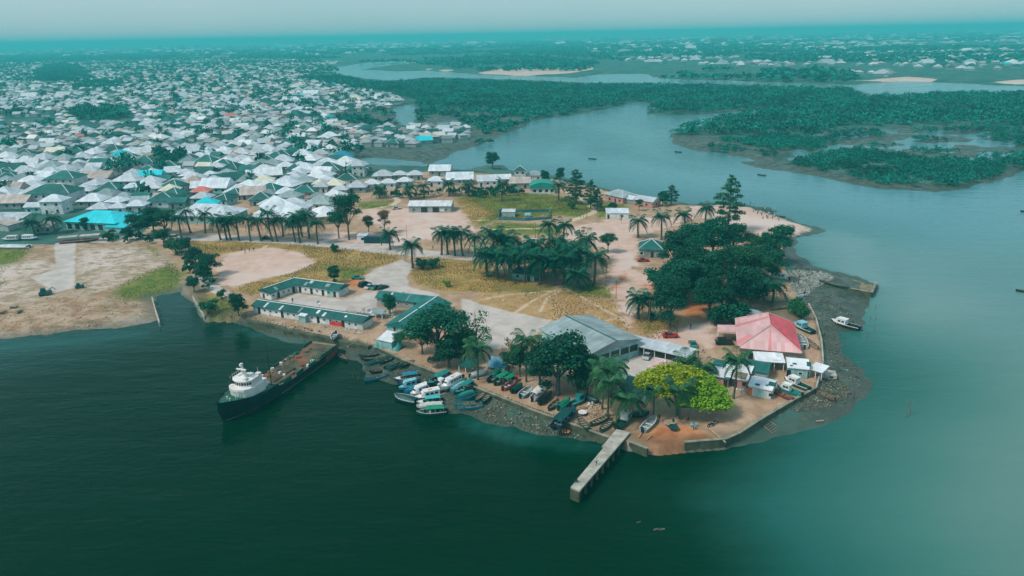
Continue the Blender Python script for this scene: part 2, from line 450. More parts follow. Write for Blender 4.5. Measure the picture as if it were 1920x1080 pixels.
def shore(P):
    """distance to the water: positive on land (clipped at 40 m)"""
    w = np.linalg.norm(P, axis=1)
    amp = np.clip(w / 250.0, 0.6, 5.0)[:, None]
    Q = P + amp * np.stack([vnoise(P, 7, 1) + vnoise(P, 2.3, 2) - 1, vnoise(P, 7, 3) + vnoise(P, 2.3, 4) - 1], 1) * 2.0
    d = -sdf(Q, _WM, 40.0)
    for k in _WX:
        d = np.minimum(d, -sdf(Q, k, 40.0))
    return d

def land_z(P, d=None):
    if d is None: d = shore(P)
    z = np.minimum(ZP, d * 0.12)
    fs = inside(P, _FS)
    z = np.where(fs, np.minimum(1.5, d * 0.12), z)
    mi = sdf(P, _MI, 8.0)
    z = np.where(mi > 0, np.minimum(z, (vnoise(P, 14, 21) - 0.42) * 0.9 + (vnoise(P, 4, 22) - 0.5) * 0.3), z)
    pl = sdf(P, _PL, 4.0)
    t = np.clip((pl + 0.35) / 0.7, 0, 1)
    z = z * (1 - t) + ZP * t
    return np.maximum(z, -2.5)

# polygons per cover class (pixels of the photograph, on the made ground)
C = {k: [] for k in ('mud', 'dirt', 'bare', 'tan', 'dry', 'green', 'orange', 'sand', 'scrub', 'pale', 'path')}
L = {k: [] for k in C}
C['dirt'] += [PLATEAU]
C['bare'] += [[(-600, 640), (0, 632), (140, 618), (300, 606), (290, 556), (340, 545), (300, 470), (255, 452), (100, 458), (-600, 470)]]
C['mud'] += [[(384, 600), (470, 590), (650, 628), (705, 648), (830, 702), (930, 740), (960, 752), (930, 790), (870, 790), (740, 740), (640, 690), (600, 640), (480, 625)],
             [(1480, 480), (1500, 560), (1530, 600), (1540, 640), (1545, 690), (1640, 720), (1660, 640), (1640, 560), (1700, 500), (1620, 430), (1500, 438), (1470, 450)],
             [(1545, 690), (1530, 735), (1500, 790), (1660, 790), (1660, 690)],
             MUD_ISLAND, [(1250, 255), (1440, 262), (1480, 280), (1440, 310), (1330, 292), (1260, 275)], [(1390, 303), (1480, 305), (1620, 340), (1800, 352), (1920, 310), (1920, 330), (1800, 365), (1600, 350), (1440, 320)],
             [(560, 240), (640, 222), (740, 205), (860, 205), (1000, 228), (960, 252), (900, 275), (830, 300), (790, 312), (690, 312), (640, 292), (680, 280), (760, 282), (880, 268), (890, 235), (780, 236), (640, 240)],
             [(-600, 690), (-600, 648), (0, 622), (140, 610), (300, 598), (300, 612), (100, 640)]]
CLEARING = [(905, 552), (1000, 545), (1080, 548), (1150, 565), (1180, 605), (1175, 625), (1100, 612), (1010, 596), (940, 582), (890, 570)]
C['tan'] += [CLEARING, [(1165, 590), (1200, 560), (1210, 600), (1190, 625)]]
C['dry'] += [[(340, 450), (450, 453), (600, 460), (760, 478), (740, 492), (690, 505), (660, 515), (640, 530), (560, 522), (500, 545), (470, 555), (440, 545), (450, 535), (545, 512), (592, 492), (560, 474), (510, 463), (470, 468), (415, 474), (400, 490), (360, 470)],
             [(790, 482), (850, 478), (900, 482), (930, 510), (1000, 532), (1080, 545), (1140, 550), (1145, 560), (1060, 552), (980, 548), (900, 548), (830, 546), (785, 535), (765, 515)],
             [(1205, 615), (1230, 600), (1265, 612), (1255, 632), (1210, 640)], [(1190, 600), (1280, 590), (1270, 625), (1200, 628)],
             [(365, 545), (440, 545), (470, 575), (440, 596), (384, 594)],
             [(850, 372), (930, 365), (1000, 366), (1080, 378), (1110, 398), (1040, 405), (935, 410), (890, 424), (870, 398)]]
C['green'] += [[(205, 545), (240, 525), (300, 500), (330, 500), (345, 520), (325, 540), (280, 552), (230, 560)], [(-600, 470), (0, 462), (60, 468), (20, 500), (0, 545), (-600, 560)],
               [(672, 378), (740, 374), (735, 388), (690, 392), (672, 388)], [(858, 366), (1000, 362), (1080, 370), (1115, 385), (1100, 410), (1040, 402), (930, 414), (890, 428), (900, 415), (930, 400)],
               [(1120, 380), (1150, 376), (1185, 390), (1150, 398), (1120, 412)], [(1060, 540), (1110, 530), (1150, 545), (1145, 560), (1090, 556)],
               [(372, 560), (430, 560), (450, 580), (400, 592)], [(270, 455), (330, 500), (340, 520), (325, 520), (290, 480)], [(620, 505), (700, 500), (690, 520), (640, 525)],
               [(930, 415), (1060, 425), (1040, 440), (900, 440)]]
C['orange'] += [[(1195, 812), (1215, 800), (1290, 798), (1330, 815), (1340, 828), (1290, 834), (1280, 846), (1210, 842)], [(1140, 520), (1170, 500), (1220, 515), (1235, 545), (1200, 580), (1180, 575), (1150, 545)],
                [(640, 530), (690, 512), (720, 520), (660, 540)], [(1330, 570), (1290, 560), (1280, 590), (1310, 600)]]
C['sand'] += [[(405, 530), (412, 500), (425, 478), (470, 468), (510, 464), (560, 474), (590, 488), (580, 500), (545, 512), (490, 524), (450, 536), (425, 540)],
              [(672, 394), (740, 392), (770, 390), (845, 390), (870, 400), (888, 428), (892, 444), (830, 447), (770, 450), (725, 432), (690, 415), (670, 405)],
              [(1285, 392), (1300, 386), (1350, 382), (1400, 385), (1440, 394), (1480, 410), (1522, 424), (1500, 434), (1460, 440), (1440, 444), (1400, 434), (1370, 422), (1300, 404)],
              [(1048, 445), (1070, 425), (1125, 416), (1170, 405), (1245, 410), (1300, 395), (1300, 410), (1240, 430), (1200, 445), (1192, 480), (1195, 500), (1160, 520), (1140, 540), (1150, 480), (1130, 465), (1090, 462)],
              [(1150, 545), (1185, 500), (1225, 520), (1190, 600), (1180, 625), (1170, 600)],
              [(600, 435), (760, 440), (770, 460), (700, 460), (600, 450)], [(1210, 625), (1340, 600), (1340, 650), (1240, 650)]]
C['scrub'] += [[(150, 466), (250, 462), (305, 476), (325, 492), (270, 512), (200, 545), (150, 555), (138, 500)], [(-300, 510), (0, 498), (80, 486), (112, 496), (112, 556), (40, 568), (0, 576), (-300, 590)], [(190, 590), (290, 578), (296, 600), (230, 606)]]
C['pale'] += [[(680, 522), (700, 505), (755, 487), (778, 498), (762, 518), (770, 540), (830, 552), (800, 560), (720, 545), (700, 540)],
              [(862, 556), (905, 572), (960, 585), (1035, 600), (1010, 622), (975, 652), (920, 655), (880, 625), (870, 600)],
              [(520, 566), (560, 550), (640, 562), (705, 545), (710, 590), (690, 602), (560, 572)],
              [(1145, 650), (1240, 665), (1250, 700), (1215, 728), (1125, 695)], [(102, 455), (142, 455), (138, 540), (104, 548), (60, 520), (104, 505)]]
C['sand'] += [[(895, 137), (930, 130), (1040, 122), (1112, 124), (1112, 131), (1060, 138), (980, 141)], [(1600, 151), (1700, 144), (1765, 147), (1740, 153)], [(1840, 156), (1920, 148), (2150, 150), (2150, 160)], [(790, 129), (860, 130), (840, 134)], [(700, 118), (800, 114), (800, 117), (710, 121)]]
L['pale'] += [([(190, 450), (260, 447), (350, 446), (440, 447), (560, 453), (660, 462), (740, 471), (820, 477), (910, 484)], 4.4), ([(366, 520), (415, 548), (448, 562)], 2.2)]
L['path'] += [([(1050, 540), (1005, 560), (975, 580), (960, 590)], 0.5), ([(1055, 542), (1025, 560), (1012, 585)], 0.45), ([(1060, 540), (1100, 562), (1150, 590), (1180, 605)], 0.55), ([(1120, 605), (1175, 592)], 0.45),
              ([(900, 562), (960, 552), (1040, 545)], 0.6), ([(680, 395), (735, 385), (748, 376), (735, 366)], 1.6), ([(1060, 418), (1110, 400), (1118, 395), (1095, 375), (1085, 365), (1050, 358), (1000, 362)], 1.7),
              ([(1118, 396), (1105, 380)], 1.2), ([(870, 416), (935, 410)], 0.9), ([(895, 430), (1010, 428), (1050, 420)], 1.2), ([(330, 447), (390, 490)], 1.2), ([(500, 460), (490, 468)], 0.8)]
_CP = {k: [S(p, 0.4 if k == 'mud' else ZP) for p in v] for k, v in C.items()}
_LP = {k: [(S(p), w) for p, w in v] for k, v in L.items()}

def cover(P, k):
    a = np.full(len(P), -30.0)
    for poly in _CP[k]: a = np.maximum(a, sdf(P, poly, 30.0))
    for line, hw in _LP[k]: a = np.maximum(a, sd_line(P, line, hw, 30.0))
    return a

def sheet(thetas, azs):
    r = CAM_H / np.tan(thetas)
    A, Rr = np.meshgrid(azs, r)
    P = np.stack([np.sin(A) * Rr, np.cos(A) * Rr], -1).reshape(-1, 2)
    nr, nc = len(r), len(azs)
    i = np.arange(nr - 1)[:, None] * nc + np.arange(nc - 1)[None, :]
    F = np.stack([i, i + 1, i + 1 + nc, i + nc], -1).reshape(-1, 4)
    return P, F

P, F = sheet(np.linspace(R(50), R(0.34), 400), np.linspace(R(-56), R(56), 760))
d_sh = shore(P)
z = land_z(P, d_sh)
rr = np.linalg.norm(P, axis=1)
z += np.where(d_sh > 1, (vnoise(P, 5, 11) - 0.62) * 0.12 + (vnoise(P, 1.7, 12) - 0.5) * 0.05, 0.0)
att = {'c_' + k: cover(P, k) for k in C}
att['shore'] = d_sh
far_bumps = np.clip((rr - 1900) / 900, 0, 1) * np.clip(d_sh / 30, 0, 1)
z += far_bumps * np.maximum(0, vnoise(P, 60, 15) * 0.6 + vnoise(P, 22, 16) * 0.6 - 0.45) * (14 + np.clip((rr - 4500) / 3000, 0, 1) * 34)
# drop faces that lie wholly under water
keep = (z[F] > -2.2).any(1)
F = F[keep]
used = np.unique(F); remap = np.full(len(P), -1); remap[used] = np.arange(len(used))

gm, nt, bs = new_mat('ground')
tc = N(nt, 'ShaderNodeNewGeometry').outputs['Position']
def attr(nt, name):
    a = N(nt, 'ShaderNodeAttribute'); a.attribute_name = name; return a.outputs['Fac']
n_big = noise(nt, tc, 0.035, 4); n_mid = noise(nt, tc, 0.22, 5, 0.6); n_fine = noise(nt, tc, 1.3, 4, 0.65)
n_stk = N(nt, 'ShaderNodeMapping'); n_stk.inputs['Scale'].default_value = (0.17, 0.40, 0.3); nt.links.new(tc, n_stk.inputs['Vector'])
n_str = noise(nt, n_stk.outputs[0], 1.5, 6, 0.75)
def two(a, b, f, lo=0.35, hi=0.65): return mix_col(nt, ramp01(nt, f, lo, hi), a, b)
col = two((0.010, 0.075, 0.060), (0.065, 0.145, 0.122), n_big)
col = mix_col(nt, ramp01(nt, n_mid, 0.5, 0.72), col, (0.02, 0.10, 0.07))
def lay(col, key, c, wig, soft):
    s = attr(nt, 'c_' + key)
    w = math_node(nt, 'ADD', math_node(nt, 'MULTIPLY', math_node(nt, 'SUBTRACT', n_mid, 0.5), wig), math_node(nt, 'MULTIPLY', math_node(nt, 'SUBTRACT', n_fine, 0.5), wig * 0.35))
    m = ramp01(nt, math_node(nt, 'ADD', s, w), -soft, soft)
    return mix_col(nt, m, col, c), m
mudc = mix_col(nt, ramp01(nt, n_fine, 0.5, 0.66), two((0.024, 0.050, 0.040), (0.072, 0.095, 0.072), n_mid), (0.10, 0.135, 0.112))
col, m_mud = lay(col, 'mud', mudc, 6.0, 1.5)
dirtc = mix_col(nt, ramp01(nt, n_fine, 0.52, 0.72), two((0.34, 0.215, 0.13), (0.46, 0.315, 0.215), n_mid), (0.28, 0.18, 0.11))
col, _ = lay(col, 'dirt', dirtc, 3.0, 0.7)
barec = mix_col(nt, ramp01(nt, n_str, 0.5, 0.64), two((0.30, 0.18, 0.105), (0.45, 0.33, 0.235), n_mid), (0.185, 0.145, 0.075))
col, _ = lay(col, 'bare', barec, 3.0, 0.7)
tanc = mix_col(nt, ramp01(nt, n_fine, 0.5, 0.68), two((0.34, 0.20, 0.08), (0.46, 0.29, 0.135), n_mid), (0.26, 0.19, 0.06))
col, _ = lay(col, 'tan', tanc, 8.0, 1.5)
dryc = mix_col(nt, ramp01(nt, n_fine, 0.42, 0.7), two((0.17, 0.13, 0.025), (0.38, 0.225, 0.07), n_mid), (0.46, 0.32, 0.12))
tanc = mix_col(nt, ramp01(nt, n_fine, 0.5, 0.68), two((0.34, 0.20, 0.08), (0.46, 0.29, 0.135), n_mid), (0.26, 0.19, 0.06))
col, _ = lay(col, 'tan', tanc, 8.0, 1.5)
dryc = mix_col(nt, ramp01(nt, n_big, 0.5, 0.7), dryc, (0.16, 0.155, 0.028))
col, _ = lay(col, 'dry', dryc, 14.0, 1.5)
grc = two((0.065, 0.12, 0.012), (0.16, 0.175, 0.03), n_mid)
grc = mix_col(nt, ramp01(nt, n_fine, 0.5, 0.75), grc, (0.24, 0.22, 0.06))
col, _ = lay(col, 'green', grc, 20.0, 3.0)
col, _ = lay(col, 'orange', two((0.46, 0.145, 0.045), (0.56, 0.25, 0.11), n_mid), 6.0, 1.5)
sandc = mix_col(nt, ramp01(nt, n_fine, 0.55, 0.8), two((0.53, 0.355, 0.28), (0.60, 0.435, 0.365), n_mid), (0.47, 0.315, 0.245))
sandc = mix_col(nt, ramp01(nt, n_big, 0.45, 0.62), sandc, (0.60, 0.48, 0.43))
col, _ = lay(col, 'sand', sandc, 11.0, 1.4)
scrc = mix_col(nt, ramp01(nt, math_node(nt, 'MULTIPLY_ADD', n_mid, 0.6, math_node(nt, 'MULTIPLY', n_str, 0.5)), 0.5, 0.64), two((0.49, 0.38, 0.31), (0.57, 0.48, 0.43), n_big), (0.29, 0.22, 0.135))
scrc = mix_col(nt, ramp01(nt, n_fine, 0.56, 0.7), scrc, (0.17, 0.16, 0.08))
col, _ = lay(col, 'scrub', scrc, 16.0, 3.0)
col, _ = lay(col, 'pale', two((0.42, 0.37, 0.335), (0.53, 0.475, 0.44), n_mid), 2.0, 0.5)
col, _ = lay(col, 'path', (0.56, 0.43, 0.30), 0.7, 0.45)
# wet strip along the water line
wet = math_node(nt, 'SUBTRACT', 1.0, ramp01(nt, math_node(nt, 'ADD', attr(nt, 'shore'), math_node(nt, 'MULTIPLY', math_node(nt, 'SUBTRACT', n_mid, 0.5), 6.0)), 1.0, 7.0))
col = mix_col(nt, math_node(nt, 'MULTIPLY', wet, 0.55), col, (0.05, 0.062, 0.042))
nt.links.new(col, bs.inputs['Base Color'])
wetness = math_node(nt, 'MAXIMUM', wet, math_node(nt, 'MULTIPLY', m_mud, ramp01(nt, n_mid, 0.3, 0.6)))
nt.links.new(math_node(nt, 'MULTIPLY_ADD', wetness, -0.5, 0.95), bs.inputs['Roughness'])
bs.inputs['Specular IOR Level'].default_value = 0.35
bp = N(nt, 'ShaderNodeBump'); bp.inputs['Strength'].default_value = 0.5; bp.inputs['Distance'].default_value = 0.35
nt.links.new(math_node(nt, 'ADD', n_fine, math_node(nt, 'MULTIPLY', n_mid, 0.6)), bp.inputs['Height']); nt.links.new(bp.outputs[0], bs.inputs['Normal'])

me = np_mesh('ground', np.column_stack([P, z])[used], remap[F], gm, {k: v[used] for k, v in att.items()}, smooth=True)
struct(link('ground', me))
del att

# ------------------------------------------------------------------ water, with silt carried in the shallows and sky sheen painted on the far reaches
Pw, Fw = sheet(np.concatenate([np.linspace(R(78), R(20), 110), np.linspace(R(19.6), R(0.2), 150)]), np.linspace(R(-75), R(75), 300))
SILT = [([(1620, 480), (1600, 560), (1650, 640), (1655, 730), (1580, 800), (1500, 850), (1460, 920), (1520, 1040), (1600, 1300), (2600, 1300), (2600, 420), (1900, 360), (1700, 430)], 0.60, 34),
        ([(1490, 445), (1560, 432), (1620, 450), (1650, 530), (1560, 510), (1500, 490)], 0.45, 7),
        ([(1760, 560), (1780, 760), (1650, 900), (1800, 1080), (2300, 1200), (2400, 500)], 0.18, 34),
        ([(1500, 425), (1600, 430), (1700, 470), (1750, 560), (1700, 640), (1660, 600), (1620, 500)], 0.35, 22),
        ([(1300, 360), (1500, 380), (1700, 400), (2000, 420), (2400, 520), (2400, 340), (1850, 372), (1650, 366), (1450, 330), (1300, 320), (1180, 300), (1120, 330)], 0.42, 30),
        ([(1020, 290), (1075, 268), (1080, 292), (1040, 305)], 0.55, 9), ([(1075, 292), (1200, 302), (1330, 330), (1480, 360), (1330, 345), (1180, 320), (1060, 312)], 0.30, 10),
        ([(1100, 236), (1160, 230), (1240, 248), (1255, 290), (1330, 310), (1240, 300), (1190, 290), (1170, 260)], 0.40, 12), ([(880, 330), (960, 345), (1000, 300), (950, 280)], 0.15, 20),
        ([(860, 785), (960, 800), (1100, 835), (1150, 850), (1000, 835), (880, 810)], 0.30, 6), ([(450, 610), (560, 625), (620, 640), (560, 650), (470, 630)], 0.22, 5), ([(-400, 680), (0, 640), (300, 612), (300, 630), (0, 665)], 0.2, 8),
        ([(590, 150), (2400, 180), (2400, 150), (890, 100), (600, 125)], 0.6, 30)]
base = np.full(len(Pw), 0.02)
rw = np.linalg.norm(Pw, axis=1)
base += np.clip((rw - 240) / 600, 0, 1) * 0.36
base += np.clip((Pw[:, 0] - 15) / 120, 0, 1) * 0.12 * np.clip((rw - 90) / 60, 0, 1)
for poly, amt, soft in SILT:
    pg = S(poly, 0.0)
    sdv = sdf(Pw + soft * 0.5 * np.stack([vnoise(Pw, soft * 1.6, 31) - 0.5, vnoise(Pw, soft * 1.6, 32) - 0.5], 1), pg, soft)
    t = np.clip((sdv + soft) / (2 * soft), 0, 1)
    base += amt * t * t * (3 - 2 * t)
wm, nt, bs = new_mat('water')
tc = N(nt, 'ShaderNodeNewGeometry').outputs['Position']
mp = N(nt, 'ShaderNodeMapping'); mp.inputs['Scale'].default_value = (0.02, 0.05, 0.02); nt.links.new(tc, mp.inputs['Vector'])
sl = math_node(nt, 'ADD', attr(nt, 'silt'), math_node(nt, 'MULTIPLY', math_node(nt, 'SUBTRACT', noise(nt, mp.outputs[0], 1.0, 5, 0.6), 0.5), 0.16))
cr = N(nt, 'ShaderNodeValToRGB'); nt.links.new(sl, cr.inputs[0])
el = cr.color_ramp.elements
el[0].position = 0.0; el[0].color = (0.0001, 0.017, 0.005, 1)
el[1].position = 1.0; el[1].color = (0.145, 0.245, 0.225, 1)
for pos, c4 in ((0.30, (0.016, 0.105, 0.090, 1)), (0.66, (0.060, 0.180, 0.158, 1))):
    e = el.new(pos); e.color = c4
e = el.new(0.12); e.color = (0.0002, 0.027, 0.012, 1)
fard = N(nt, 'ShaderNodeAttribute'); fard.attribute_name = 'painted_sheen'
nt.links.new(mix_col(nt, fard.outputs['Fac'], cr.outputs[0], (0.095, 0.255, 0.295)), bs.inputs['Base Color'])  # sky sheen of the far water, painted into the base colour
nt.links.new(math_node(nt, 'MULTIPLY_ADD', ramp01(nt, noise(nt, mp.outputs[0], 0.8, 4, 0.6), 0.35, 0.65), 0.11, 0.05), bs.inputs['Roughness'])
bs.inputs['IOR'].default_value = 1.2
bs.inputs['Specular IOR Level'].default_value = 0.22
bs.inputs['Specular Tint'].default_value = (0.35, 0.95, 0.75, 1)
m2 = N(nt, 'ShaderNodeMapping'); m2.inputs['Scale'].default_value = (0.35, 0.9, 0.5); m2.inputs['Rotation'].default_value = (0, 0, 0.35); nt.links.new(tc, m2.inputs['Vector'])
bp = N(nt, 'ShaderNodeBump'); bp.inputs['Strength'].default_value = 0.6; bp.inputs['Distance'].default_value = 0.2
nt.links.new(math_node(nt, 'ADD', noise(nt, m2.outputs[0], 1.0, 3, 0.5), math_node(nt, 'MULTIPLY', noise(nt, m2.outputs[0], 0.22, 2, 0.5), 3.0)), bp.inputs['Height'])
nt.links.new(bp.outputs[0], bs.inputs['Normal'])
me = np_mesh('water', np.column_stack([Pw, np.zeros(len(Pw))]), Fw, wm, {'silt': base, 'painted_sheen': np.clip((rw - 205 + np.clip(Pw[:, 0] - 60, 0, 120) * 0.4) / 230, 0, 1) * (0.72 + 0.28 * vnoise(Pw, 60, 35)) * np.clip(1.15 - 0.35 * vnoise(Pw, 130, 36) * 2, 0.3, 1)}, smooth=True)  # the painted sheen grows with distance and towards the right
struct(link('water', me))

# ------------------------------------------------------------------ haze: the thick teal harmattan air
hm, nt, bs = new_mat('haze')
nt.nodes.remove(bs)
pv = N(nt, 'ShaderNodeVolumePrincipled')
pv.inputs['Color'].default_value = (0.12, 0.85, 0.88, 1)
pv.inputs['Density'].default_value = 0.00026
pv.inputs['Anisotropy'].default_value = 0.0
nt.links.new(pv.outputs[0], nt.nodes['Material Output'].inputs['Volume'])
hz = MB().box(0, 7200, -4, 26000, 16000, 116).build('haze', hm)
hz['kind'] = 'stuff'; hz['label'] = 'thick teal haze lying over the whole estuary'

# ------------------------------------------------------------------ buildings
def roof_solid(mb, x0, x1, y0, y1, h, rise, kind, th=0.16):
    """roof over a rectangle, its eaves at height h; ridge along x"""
    xm, ym = (x0 + x1) / 2, (y0 + y1) / 2
    if kind == 'mono':            # low at the front
        b = [(x0, y0, h), (x1, y0, h), (x1, y1, h + rise), (x0, y1, h + rise)]
        t = [(p[0], p[1], p[2] + th) for p in b]
        n = len(mb.v); mb.v += b + t
        for q in ((3, 2, 1, 0), (4, 5, 6, 7), (0, 1, 5, 4), (1, 2, 6, 5), (2, 3, 7, 6), (3, 0, 4, 7)): mb.f.append(tuple(n + i for i in q))
        return
    w, dpt = x1 - x0, y1 - y0
    if kind == 'gable': r0, r1 = x0, x1
    elif kind == 'pyramid': r0 = r1 = xm
    else:
        k = min(dpt / 2, w / 2 - 0.05); r0, r1 = x0 + k, x1 - k
    n = len(mb.v)
    mb.v += [(x0, y0, h), (x1, y0, h), (x1, y1, h), (x0, y1, h), (x0, y0, h + th), (x1, y0, h + th), (x1, y1, h + th), (x0, y1, h + th)]
    mb.v += [(r0, ym, h + th + rise), (r1, ym, h + th + rise)]
    a, b = n + 8, n + 9
    mb.f += [(n + 3, n + 2, n + 1, n)] + [(n + i, n + (i + 1) % 4, n + 4 + (i + 1) % 4, n + 4 + i) for i in range(4)]
    mb.f += [(n + 4, n + 5, b, a), (n + 6, n + 7, a, b), (n + 5, n + 6, b), (n + 7, n + 4, a)]

_UNIT = {}
def unit_box(m):
    if m not in _UNIT: _UNIT[m] = MB().box(0, 0, 0, 1, 1, 1).mesh('panel', M[m])
    return _UNIT[m]

def opening(par, side, u, zb, w, h, L, D, mname='dark', name='window', proud=0.06, frame=None):
    """window or door leaf on a wall face; side f,b,l,r"""
    if side in 'fb':
        loc = (u, (-D / 2 - proud / 2 + 0.02) * (1 if side == 'f' else -1), zb); sc = (w, proud, h)
    else:
        loc = ((-L / 2 - proud / 2 + 0.02) * (1 if side == 'l' else -1), u, zb); sc = (proud, w, h)
    if frame:
        f = link(name, unit_box(frame), par, loc, None, sc)
        lo2 = (0, 0, 0.14)
        ps = (0.74, 1.5, 0.72) if side in 'fb' else (1.5, 0.74, 0.72)
        link('pane', unit_box(mname), f, lo2, None, ps)
        return f
    return link(name, unit_box(mname), par, loc, None, sc)

def wall_mesh(L, D, h, rise, kind):
    mb = MB()
    x, y = L / 2, D / 2
    if kind == 'gable':
        mb.quad((-x, -y, 0), (x, -y, 0), (x, -y, h), (-x, -y, h)); mb.quad((x, y, 0), (-x, y, 0), (-x, y, h), (x, y, h))
        mb.quad((x, -y, 0), (x, y, 0), (x, y, h), (x, 0, h + rise), (x, -y, h)); mb.quad((-x, y, 0), (-x, -y, 0), (-x, -y, h), (-x, 0, h + rise), (-x, y, h))
    elif kind == 'mono':
        mb.quad((-x, -y, 0), (x, -y, 0), (x, -y, h), (-x, -y, h)); mb.quad((x, y, 0), (-x, y, 0), (-x, y, h + rise), (x, y, h + rise))
        mb.quad((x, -y, 0), (x, y, 0), (x, y, h + rise), (x, -y, h)); mb.quad((-x, y, 0), (-x, -y, 0), (-x, -y, h), (-x, y, h + rise))
    else:
        mb.box(0, 0, 0, L, D, h)
    return mb

def building(name, label, cat, p0, p1, D, h, rise, roof='roof_pale', wall='wall_white', kind='gable', over=0.5, z0=ZP, axis=False, ops=(), sheets=(), ridge=None, group=None, hips=False, Lm=None, rz=None, posts=None):
    """p0,p1: pixels of the front eave corners (axis=True: of the foot of the long axis)"""
    zz = z0 if axis else z0 + h
    a, b = G(*p0, zz), G(*p1, zz)
    rot = math.atan2(b.y - a.y, b.x - a.x) if rz is None else rz
    Lr = (b - a).length
    c = (a + b) / 2
    L = Lr - (0 if axis else 2 * over)
    if Lm: L = Lm
    if not axis: c += Vector((-math.sin(rot), math.cos(rot), 0)) * (D / 2 + over)
    o = thing(name, label, cat, (c.x, c.y, z0), rot, group)
    x, y = L / 2, D / 2
    k_over = over * rise / (y + over) if kind in ('gable',) else 0
    if posts is None:
        wall_mesh(L, D, h, rise * y / (y + over) if kind == 'gable' else rise, kind).build('wall', M[wall], o)
    else:
        n = posts
        for i in range(n):
            for s in (-1, 1):
                hh = h if kind != 'mono' else (h if s < 0 else h + rise)
                MB().box(-x + L * i / (n - 1), s * (y - 0.1), 0, 0.16, 0.16, hh).build('post', M['trim'], o)
    mb = MB(); roof_solid(mb, -x - over, x + over, -y - over, y + over, h - (0.02 if kind != 'gable' else 0), rise, kind)
    mb.build('roof', M[roof], o)
    if ridge:
        zr = h + rise + 0.16
        k = min(y + over, x + over - 0.05) if kind == 'hip' else 0
        if kind in ('gable', 'hip'): MB().box(0, 0, zr - 0.03, max(0.4, L + 2 * over - 2 * k), 0.32, 0.12).build('ridge_cap', M[ridge], o)
        if kind in ('hip', 'pyramid') and hips:
            kk = x + over if kind == 'pyramid' else k
            for sx in (-1, 1):
                for sy in (-1, 1):
                    e = (sx * (x + over), sy * (y + over), h + 0.2); r = (sx * (x + over - kk), 0, zr + 0.03)
                    MB().tube([e, r], 0.14, 4).build('ridge_cap', M[ridge], o)
    for op in ops:
        side, u, zb, w, hh = op[:5]
        mname = op[5] if len(op) > 5 else 'dark'; nm = op[6] if len(op) > 6 else 'window'; fr = op[7] if len(op) > 7 else None
        opening(o, side, u, zb, w, hh, L, D, mname, nm, 0.08, fr)
    for (u, v, w, l, mname) in sheets:          # loose sheets on the front slope: u along, v from eave 0..1
        sl = (y + over)
        zf = lambda yy: h + 0.16 + rise * ((yy + sl) / sl if kind != 'mono' else (yy + sl) / (2 * sl)) + 0.035
        ya = -sl + v * sl; yb = min(ya + l, -0.02 if kind != 'mono' else sl)
        m = MB(); q = [(u - w / 2, ya, zf(ya)), (u + w / 2, ya, zf(ya)), (u + w / 2, yb, zf(yb)), (u - w / 2, yb, zf(yb))]
        m.quad(*q); m.quad(*[(p[0], p[1], p[2] - 0.03) for p in reversed(q)])
        m.build('roof_sheet', M[mname], o)
    o['L'] = L
    return o

def house_parts(o, w, d, h, rise, kind, roof, wall, detail):
    over = 0.6
    wall_mesh(w, d, h, rise * (d / 2) / (d / 2 + over), kind).build('wall', M[wall], o)
    mb = MB(); roof_solid(mb, -w / 2 - over, w / 2 + over, -d / 2 - over, d / 2 + over, h, rise, kind)
    mb.build('roof', M[roof], o)
    if detail:
        n = max(2, int(w / 3.6))
        door = random.randrange(n)
        for i in range(n):
            u = -w / 2 + w * (i + 0.5) / n
            if i == door: opening(o, 'f', u, 0.05, 1.1, 2.1, w, d, 'dark', 'door')
            else: opening(o, 'f', u, 1.25, 1.2, 1.1, w, d, 'glass', 'window')
        for s in 'lr': opening(o, s, 0, 1.25, 1.2, 1.1, w, d, 'glass', 'window')
        if roof == 'roof_dark' and kind in ('hip', 'pyramid'):
            k = min(d / 2 + over, w / 2 + over - 0.05) if kind == 'hip' else w / 2 + over
            for sx in (-1, 1):
                MB().tube([(sx * (w / 2 + over), -d / 2 - over, h + 0.2), (sx * (w / 2 + over - k), 0, h + rise + 0.2)], 0.16, 4).build('ridge_cap', M['trim'], o)

ROOFNAME = {'roof_pale': 'pale grey', 'roof_white': 'white', 'roof_grey': 'mid grey', 'roof_dark': 'dark teal', 'roof_tan': 'tan', 'roof_cyan': 'bright cyan', 'roof_blue': 'deep blue', 'roof_red': 'faded red', 'roof_cream': 'cream'}
PLACED = []            # (x, y, radius) of town houses already standing
TOWN_GROUP = 'houses of the shanty town'
HOUSES = []

